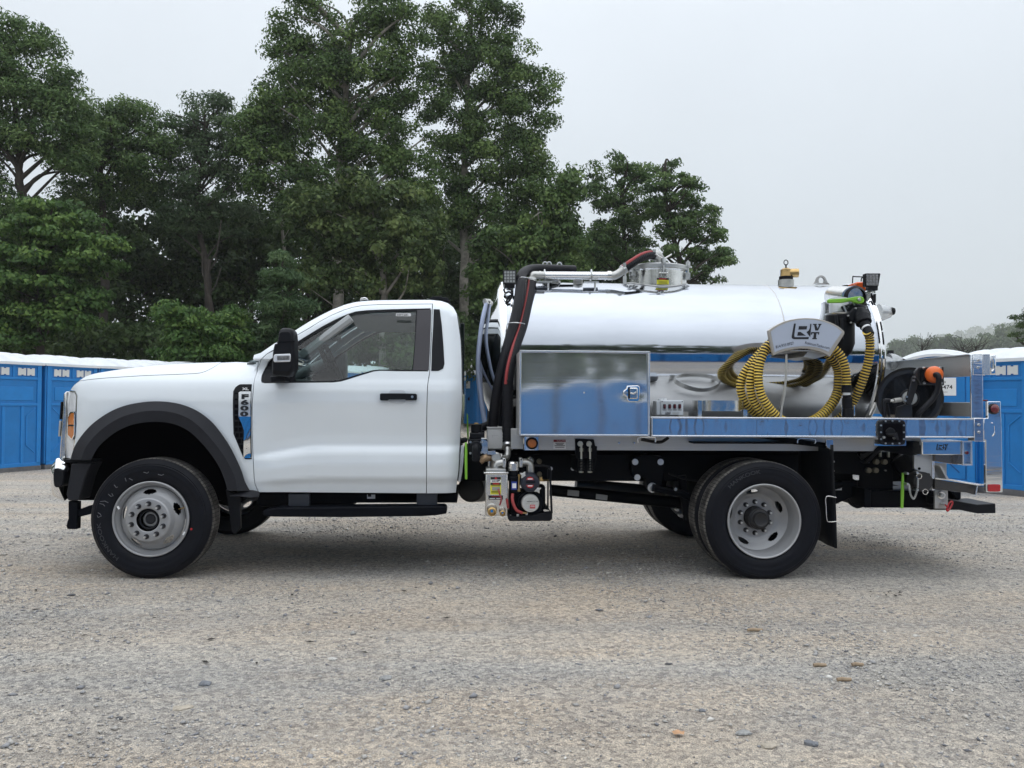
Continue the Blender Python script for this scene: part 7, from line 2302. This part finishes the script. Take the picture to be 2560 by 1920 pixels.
# rail end plates
ep = mk('rail_end_plate', MB().pbox(8, 1355, 742, 1440, 950, RY0 - .010, RY0 + .07), M_ALU, truck, bevel=.003)
for (x, y) in ((1402, 801), (1403, 867)): mk('plate_bolt', MB().pcyl(8, x, y, 12, RY0 - .018, RY0 - .01, 14), M_STEEL, ep, bevel=.002)
# light board
lb = mk('light_board', MB().prism(xz(PS(8, [(1475, 590), (1593, 590), (1597, 718), (1600, 740), (1612, 1410), (1462, 1410), (1458, 940), (1440, 940), (1440, 742), (1478, 740)], RY0 + .02)), RY0 + .02, RY0 + .05), M_ALU, truck, bevel=.004)
mk('board_return', MB().box(P(8, 1597, 900, RY0).x - .004, P(8, 1597, 900, RY0).x + .004, RY0 + .03, RY0 + .12, P(8, 1597, 1400, RY0).z, P(8, 1597, 600, RY0).z), M_TRIM, lb)
mk('board_weld', MB().tube([P(8, 1474, y, RY0 + .018) for y in range(598, 722, 6)], .006, 6, rfun=lambda i: .004 + .002 * (i % 2)), M_TRIM, lb)
mk('tail_lamp_rim', MB().pcyl(8, 1539, 658, 50, RY0 + .005, RY0 + .02, 32), M_BLACK, lb, bevel=.004)
mk('tail_lamp', MB().lathe([(0, -.014), (PX(8, 30, RY0), -.012), (PX(8, 42, RY0), 0)], tuple(P(8, 1542, 657, RY0 + .003)), 'Y', 28), M_RED, lb, smooth=50)
mk('reflector', MB().prism(xz(PS(8, crom([(1480, 1350), (1490, 1338), (1580, 1338), (1590, 1350), (1590, 1385), (1580, 1402), (1490, 1402), (1480, 1388)], 2, True), RY0 + .015)), RY0 + .012, RY0 + .02), M_REFL, lb, bevel=.002)
mk('board_slot', MB().tube(c3(8, [(1508, 782, RY0 + .018), (1520, 785, RY0 + .018)], 2), .003, 6).tube(c3(8, [(1540, 810, RY0 + .018), (1540, 870, RY0 + .018), (1520, 903, RY0 + .018)], 4), .004, 6), M_CHROME, lb)
mk('clearance_lamp', MB().pbox(8, 1436, 574, 1480, 588, RY0 + .05, RY0 + .08), M_RED, lb, bevel=.003)
# far side board
mk('light_board', MB().box(P(8, 1475, 600, RY0).x, P(8, 1600, 600, RY0).x, 2 * YC + .08, 2 * YC + .11, P(8, 1500, 1410, RY0).z, P(8, 1500, 590, RY0).z), M_ALU, truck)
# filler
fl = crom([(505, 790), (520, 765), (550, 757), (695, 757), (725, 768), (737, 795), (737, 940), (728, 970), (700, 982), (545, 982), (515, 970), (503, 945)], 2, True)
fr = mk('filler_housing', MB().prism(xz(PS(8, fl, RY0 - .03)), RY0 - .03, RY0 - .002), M_BLACK, truck, bevel=.006)
fi2 = crom([(535, 805), (545, 792), (560, 788), (685, 788), (700, 795), (708, 808), (708, 930), (700, 948), (685, 955), (560, 955), (540, 948), (533, 930)], 2, True)
mk('filler_shade_plate', MB().prism(xz(PS(8, fi2, RY0 - .032)), RY0 - .0325, RY0 - .03), M_DARK, fr)  # flat near-black plate standing in for the shade of a recess
for (x, y) in ((558, 768), (620, 766), (682, 768), (516, 806), (722, 806), (516, 868), (723, 868), (516, 930), (722, 930), (558, 968), (620, 970), (682, 968)):
    mk('housing_bolt', MB().pcyl(8, x, y, 8, RY0 - .036, RY0 - .03, 10), M_STEEL, fr)
mk('filler_cap', MB().pcyl(8, 605, 868, 42, RY0 - .05, RY0 - .03, 24).pbox(8, 565, 880, 648, 894, RY0 - .06, RY0 - .05), M_BLACK, fr, bevel=.005)
mk('filler_cap_strap', MB().prism(xz(PS(8, [(625, 890), (660, 870), (678, 935), (630, 928)], RY0 - .045)), RY0 - .045, RY0 - .035), M_FLARE, fr)
for (x, y) in ((543, 914), (636, 920)): mk('valve_screw', MB().pcyl(8, x, y, 12, RY0 - .045, RY0 - .03, 10), M_CAST, fr)
mk('housing_plate', MB().pbox(8, 455, 935, 740, 990, RY0 + .03, RY0 + .05), M_ALU, truck)
# tail sill with logo
HB = -.02
sill = mk('logo_sill', MB().pbox(8, 878, 948, 1248, 1072, HB, HB + .15), M_ALU, truck, bevel=.006)
mk('sill_weld', MB().tube([P(8, 886, y, HB - .002) for y in range(955, 1070, 5)], .005, 6, rfun=lambda i: .004 + .002 * (i % 2)), M_TRIM, sill)
mk('sill_edge', MB().pbox(8, 878, 942, 1250, 952, HB - .004, HB + .15), M_TRIM, sill)
logo(8, 1012, 974, .27, HB - .001, M_PRINT, sill)
mk('sill_underside', MB().prism(xz(PS(8, [(1000, 1052), (1128, 1052), (1160, 1072), (1250, 1074), (1250, 1162), (1180, 1158), (1000, 1128)], HB + .06)), HB + .06, HB + .2), mat('dark_polished', (.20, .18, .165), rough=.2, metal=.9), truck, bevel=.003)
tb_ = mk('tail_box', MB().pbox(8, 1250, 948, 1340, 1165, HB - .01, HB + .16), M_ALU, truck, bevel=.006)
mk('tail_box_edge', MB().pbox(8, 1250, 946, 1262, 1167, HB - .016, HB - .006).pbox(8, 1326, 946, 1338, 1167, HB - .016, HB - .006).pbox(8, 1262, 1153, 1326, 1167, HB - .016, HB - .006).pbox(8, 1262, 946, 1326, 958, HB - .016, HB - .006), M_TRIM, tb_)
mk('small_red_lamp', MB().pcyl(8, 1292, 1053, 16, HB - .02, HB, 16), M_RED, tb_, bevel=.003)
# dark masses below
mk('rear_cylinder', MB().cyl(P(8, 690, 1070, .5), P(8, 860, 1290, .45), .10, n=24), M_BLACK, truck, bevel=.01)
mk('tail_bracket', MB().prism(xz(PS(8, [(735, 945), (870, 948), (870, 1065), (780, 1078), (540, 1035), (455, 1040), (505, 985), (735, 985)], .1)), .1, .14), M_FRAME, truck, bevel=.004)
mk('underbody_plate', MB().prism(xz(PS(8, [(80, 1045), (620, 1045), (625, 1390), (640, 1548), (365, 1548), (362, 1395), (290, 1390), (290, 1250), (80, 1240)], .5)), .5, .9), M_FRAME, truck, bevel=.006)
mk('hydraulic_clutter', MB().tube(c3(8, [(320, 1090, .4), (400, 1040, .38), (470, 1000, .35), (520, 990, .35)]), .03, 10).tube(c3(8, [(330, 1110, .42), (380, 1130, .4), (450, 1060, .36), (500, 1030, .35)]), .02, 10), M_BLACK, truck)
for (x, y, r) in ((480, 1135, 25), (554, 1136, 25), (410, 1212, 25), (474, 1212, 25)): mk('frame_plug', MB().pcyl(8, x, y, r, .46, .5, 24), MATS['plug_tan'], truck, bevel=.004)
for (x, y) in ((404, 1139), (558, 1213)): mk('frame_bolt', MB().pcyl(8, x, y, 8, .48, .5, 8), M_STEEL, truck)
for (x, y) in ((512, 1065), (585, 1068)): mk('frame_bolt', MB().pbox(8, x - 8, y - 25, x + 8, y + 25, .44, .46), MATS['zinc_yellow'], truck)
mk('underbody_box', MB().pbox(8, 362, 1380, 425, 1545, .3, .6).pbox(8, 425, 1395, 1000, 1548, .42, .8), M_FRAME, truck, bevel=.006)
mk('blue_tab', MB().prism(xz(PS(8, [(258, 1250), (316, 1254), (314, 1298), (280, 1298), (262, 1285)], .3)), .3, .31), M_ALU, truck)
mk('flap_hanger', MB().prism(xz(PS(8, [(18, 932), (84, 936), (84, 1022), (60, 1022), (28, 1005), (20, 980)], -.10)), -.10, -.08), M_ALU, truck, bevel=.002)
mk('rear_frame_arm', MB().prism(xz(PS(8, [(80, 1310), (290, 1310), (300, 1360), (270, 1420), (80, 1510)], .55)), .5, .6), M_FRAME, truck)
mk('spec_tag', MB().pbox(8, 80, 1333, 160, 1390, .49, .495), M_WPL, truck)
mk('tag_print', MB().pbox(8, 88, 1342, 104, 1360, .485, .492).pbox(8, 88, 1370, 150, 1380, .485, .492), MATS['grey_print'], truck)
mk('breather_hose', MB().tube(c3(8, [(215, 1470, .5), (240, 1510, .5), (300, 1540, .5), (360, 1525, .5)]), .012, 8).tube(c3(8, [(298, 1310, .5), (290, 1370, .5), (262, 1430, .5)]), .006, 6), M_HOSE, truck)
# vertical aluminium hinge plate
vp = mk('hinge_plate', MB().prism(xz(PS(8, [(815, 1072), (1000, 1072), (998, 1392), (945, 1385), (942, 1300), (905, 1250), (860, 1225), (812, 1195)], .08)), .08, .10), M_ALUD, truck, bevel=.002)
mk('hinge_plate_edge', MB().pbox(8, 975, 1072, 998, 1392, .07, .09), M_TRIM, vp)
for (x, y) in ((860, 1196), (945, 1250), (945, 1350)): mk('plate_slot', MB().pcyl(8, x, y, 13, .077, .08, 12), M_DARK, vp)
mk('drain_cap', MB().cyl(P(8, 845, 1310, .08), P(8, 895, 1310, .02), .005).lathe([(0, -.05), (PX(8, 80, .05), -.05), (PX(8, 90, .05), -.04), (PX(8, 92, .05), .06)], tuple(P(8, 868, 1310, .06)), 'Y', 36), mat('cap_black', (.025, .025, .027), rough=.5), truck, smooth=30)
for (x, y) in ((858, 1264), (914, 1404)):
    mk('pin_ring', MB().tube([P(8, x, y, -.01) + Vector((.019 * math.cos(t), 0, .019 * math.sin(t))) * (1.0) for t in np.linspace(0, 6.3, 24)], .0028, 6), M_CHROME, truck)
ch = c3(8, [(848, 1300, -.01), (845, 1360, -.01), (828, 1430, -.01), (808, 1465, -.01), (785, 1440, -.01), (772, 1390, -.01), (768, 1335, 0)], 6)
mb = MB()
for i in range(0, len(ch) - 1):
    c = ch[i]; dd = (ch[i + 1] - ch[i]).normalized()
    s = Vector((0, 1, 0)) if i % 2 else dd.cross(Vector((0, 1, 0)))
    mb.tube([c + dd * .009 * math.cos(t) + s * .006 * math.sin(t) for t in np.linspace(0, 6.28, 9)], .0018, 5, caps=False)
mk('drain_chain', mb, M_STEEL, truck)['kind'] = 'stuff'
for (x, y) in ((757, 1240), (757, 1335), (845, 1388), (843, 1232)): mk('cap_bolt', MB().pcyl(8, x, y, 11, .0, .05, 10), M_STEEL, truck)
mk('rear_valve_lever', MB().prism(xz(PS(8, [(708, 1232), (722, 1236), (724, 1390), (718, 1555), (694, 1552), (698, 1400), (704, 1290)], .05)), .05, .065), M_GREEN, truck, bevel=.003)
# step bumper
mk('step_bumper', MB().prism(xz(PS(8, [(1000, 1290), (1380, 1348), (1366, 1432), (1290, 1412), (1000, 1382)], .0)), .0, .03), mat('dark_polish', (.10, .095, .09), rough=.25, metal=.8), truck, bevel=.003)
sb0, sb1 = P(8, 1000, 1288, .0), P(8, 1460, 1342, RY0 + .05)
mk('step_top', MB().loft([[P(8, 1000, 1288, .0), P(8, 1120, 1298, .0), P(8, 1380, 1345, .0), P(8, 1460, 1342, .0)], [p + Vector((.0, .5, .0)) for p in [P(8, 1000, 1288, .0), P(8, 1120, 1298, .0), P(8, 1380, 1345, .0), P(8, 1460, 1342, .0)]]]), M_TRIM, truck)
mk('step_edge', MB().tube(PS(8, [(1000, 1285), (1120, 1296), (1380, 1343), (1460, 1340)], -.005), .006, 6).tube(PS(8, [(1383, 1345), (1366, 1432)], -.005), .006, 6), M_TRIM, truck)
mk('step_gusset', MB().prism(xz(PS(8, [(1045, 1170), (1060, 1172), (1128, 1292), (1105, 1292)], .02)), .02, .16), M_ALUD, truck)
mk('step_plate', MB().prism(xz(PS(8, [(1000, 1140), (1105, 1150), (1105, 1290), (1000, 1285)], .12)), .12, .14), M_ALUD, truck)
lp = mk('lower_plate', MB().pbox(8, 1000, 1388, 1118, 1556, .10, .12), M_ALUD, truck, bevel=.003)
mk('plate_washer', MB().pcyl(8, 1062, 1436, 38, .09, .10, 24), M_STAIN, lp, bevel=.003)
mk('plate_nut', MB().pcyl(8, 1068, 1438, 20, .06, .09, 6), M_CAST, lp)
hs = PS(8, [(1150, 1472), (1230, 1455), (1545, 1508), (1552, 1560), (1548, 1598), (1380, 1600), (1160, 1552)], .15)
hit = mk('hitch_step', MB().prism(xz(PS(8, [(1135, 1478), (1385, 1520), (1548, 1510), (1550, 1598), (1385, 1601), (1135, 1550)], .10)), .10, .45), M_BLACK, truck, bevel=.006)
mk('hitch_brace', MB().prism(xz(PS(8, [(1150, 1402), (1170, 1402), (1230, 1472), (1205, 1478)], .16)), .16, .30), M_FRAME, truck)
mk('hitch_beam', MB().box(P(8, 930, 1500, .5).x, P(8, 1200, 1500, .5).x, .45, 1.6, .42, .56), M_FRAME, truck)
mk('red_lever', MB().tube(c3(8, [(1092, 1520, .05), (1110, 1535, .05), (1128, 1505, .05), (1150, 1488, .05), (1158, 1510, .05), (1135, 1555, .05), (1112, 1578, .05), (1108, 1555, .05), (1125, 1530, .05)], 5), .0065, 8), M_REFL, truck)
mk('lever_pin', MB().pcyl(8, 1085, 1512, 14, .06, .1, 12), M_STEEL, truck)
# mud flaps
fx0 = P(7, 1675, 700, -.12).x
def flap(s):
    ys = [(-.12, .50)] if s > 0 else [(2 * YC + .12, 2 * YC - .5)]
    (a, b), = ys
    rows = []
    for j in range(13):
        z = .955 - j * (.955 - .225) / 12
        rows.append([(fx0 + .03 * (j / 12) ** 2 + .012 * math.sin(i * .8 + j * .3) * (j / 12), a + (b - a) * i / 10, z - .0) for i in range(11)])
    mb = MB().loft(rows)
    o = mk('mud_flap', mb, M_BLACK, truck, smooth=60)
    m = o.modifiers.new('t', 'SOLIDIFY'); m.thickness = .009
    return o
fp = flap(1); flap(-1)
mk('flap_bracket', MB().prism(xz(PS(7, [(1262, 262), (1310, 268), (1600, 300), (1668, 318), (1668, 270), (1340, 215), (1000, 208), (1262, 250)], -.02)), -.02, .3), M_FRAME, truck)
mk('flap_wire', MB().tube(c3(7, [(1700, 768, -.13), (1606, 760, -.13), (1604, 860, -.13), (1612, 980, -.13), (1640, 998, -.13), (1702, 994, -.13)], 3), .0032, 6), M_TRIM, fp)
for y in (430, 518, 572): mk('flap_bolt', MB().pcyl(7, 1672, y, 12, .2, .4, 10), M_CAST, truck)
mk('wheel_house_top', MB().box(P(7, 250, 300, .3).x, fx0, -.02, .50, .955, .965), M_FRAME, truck)
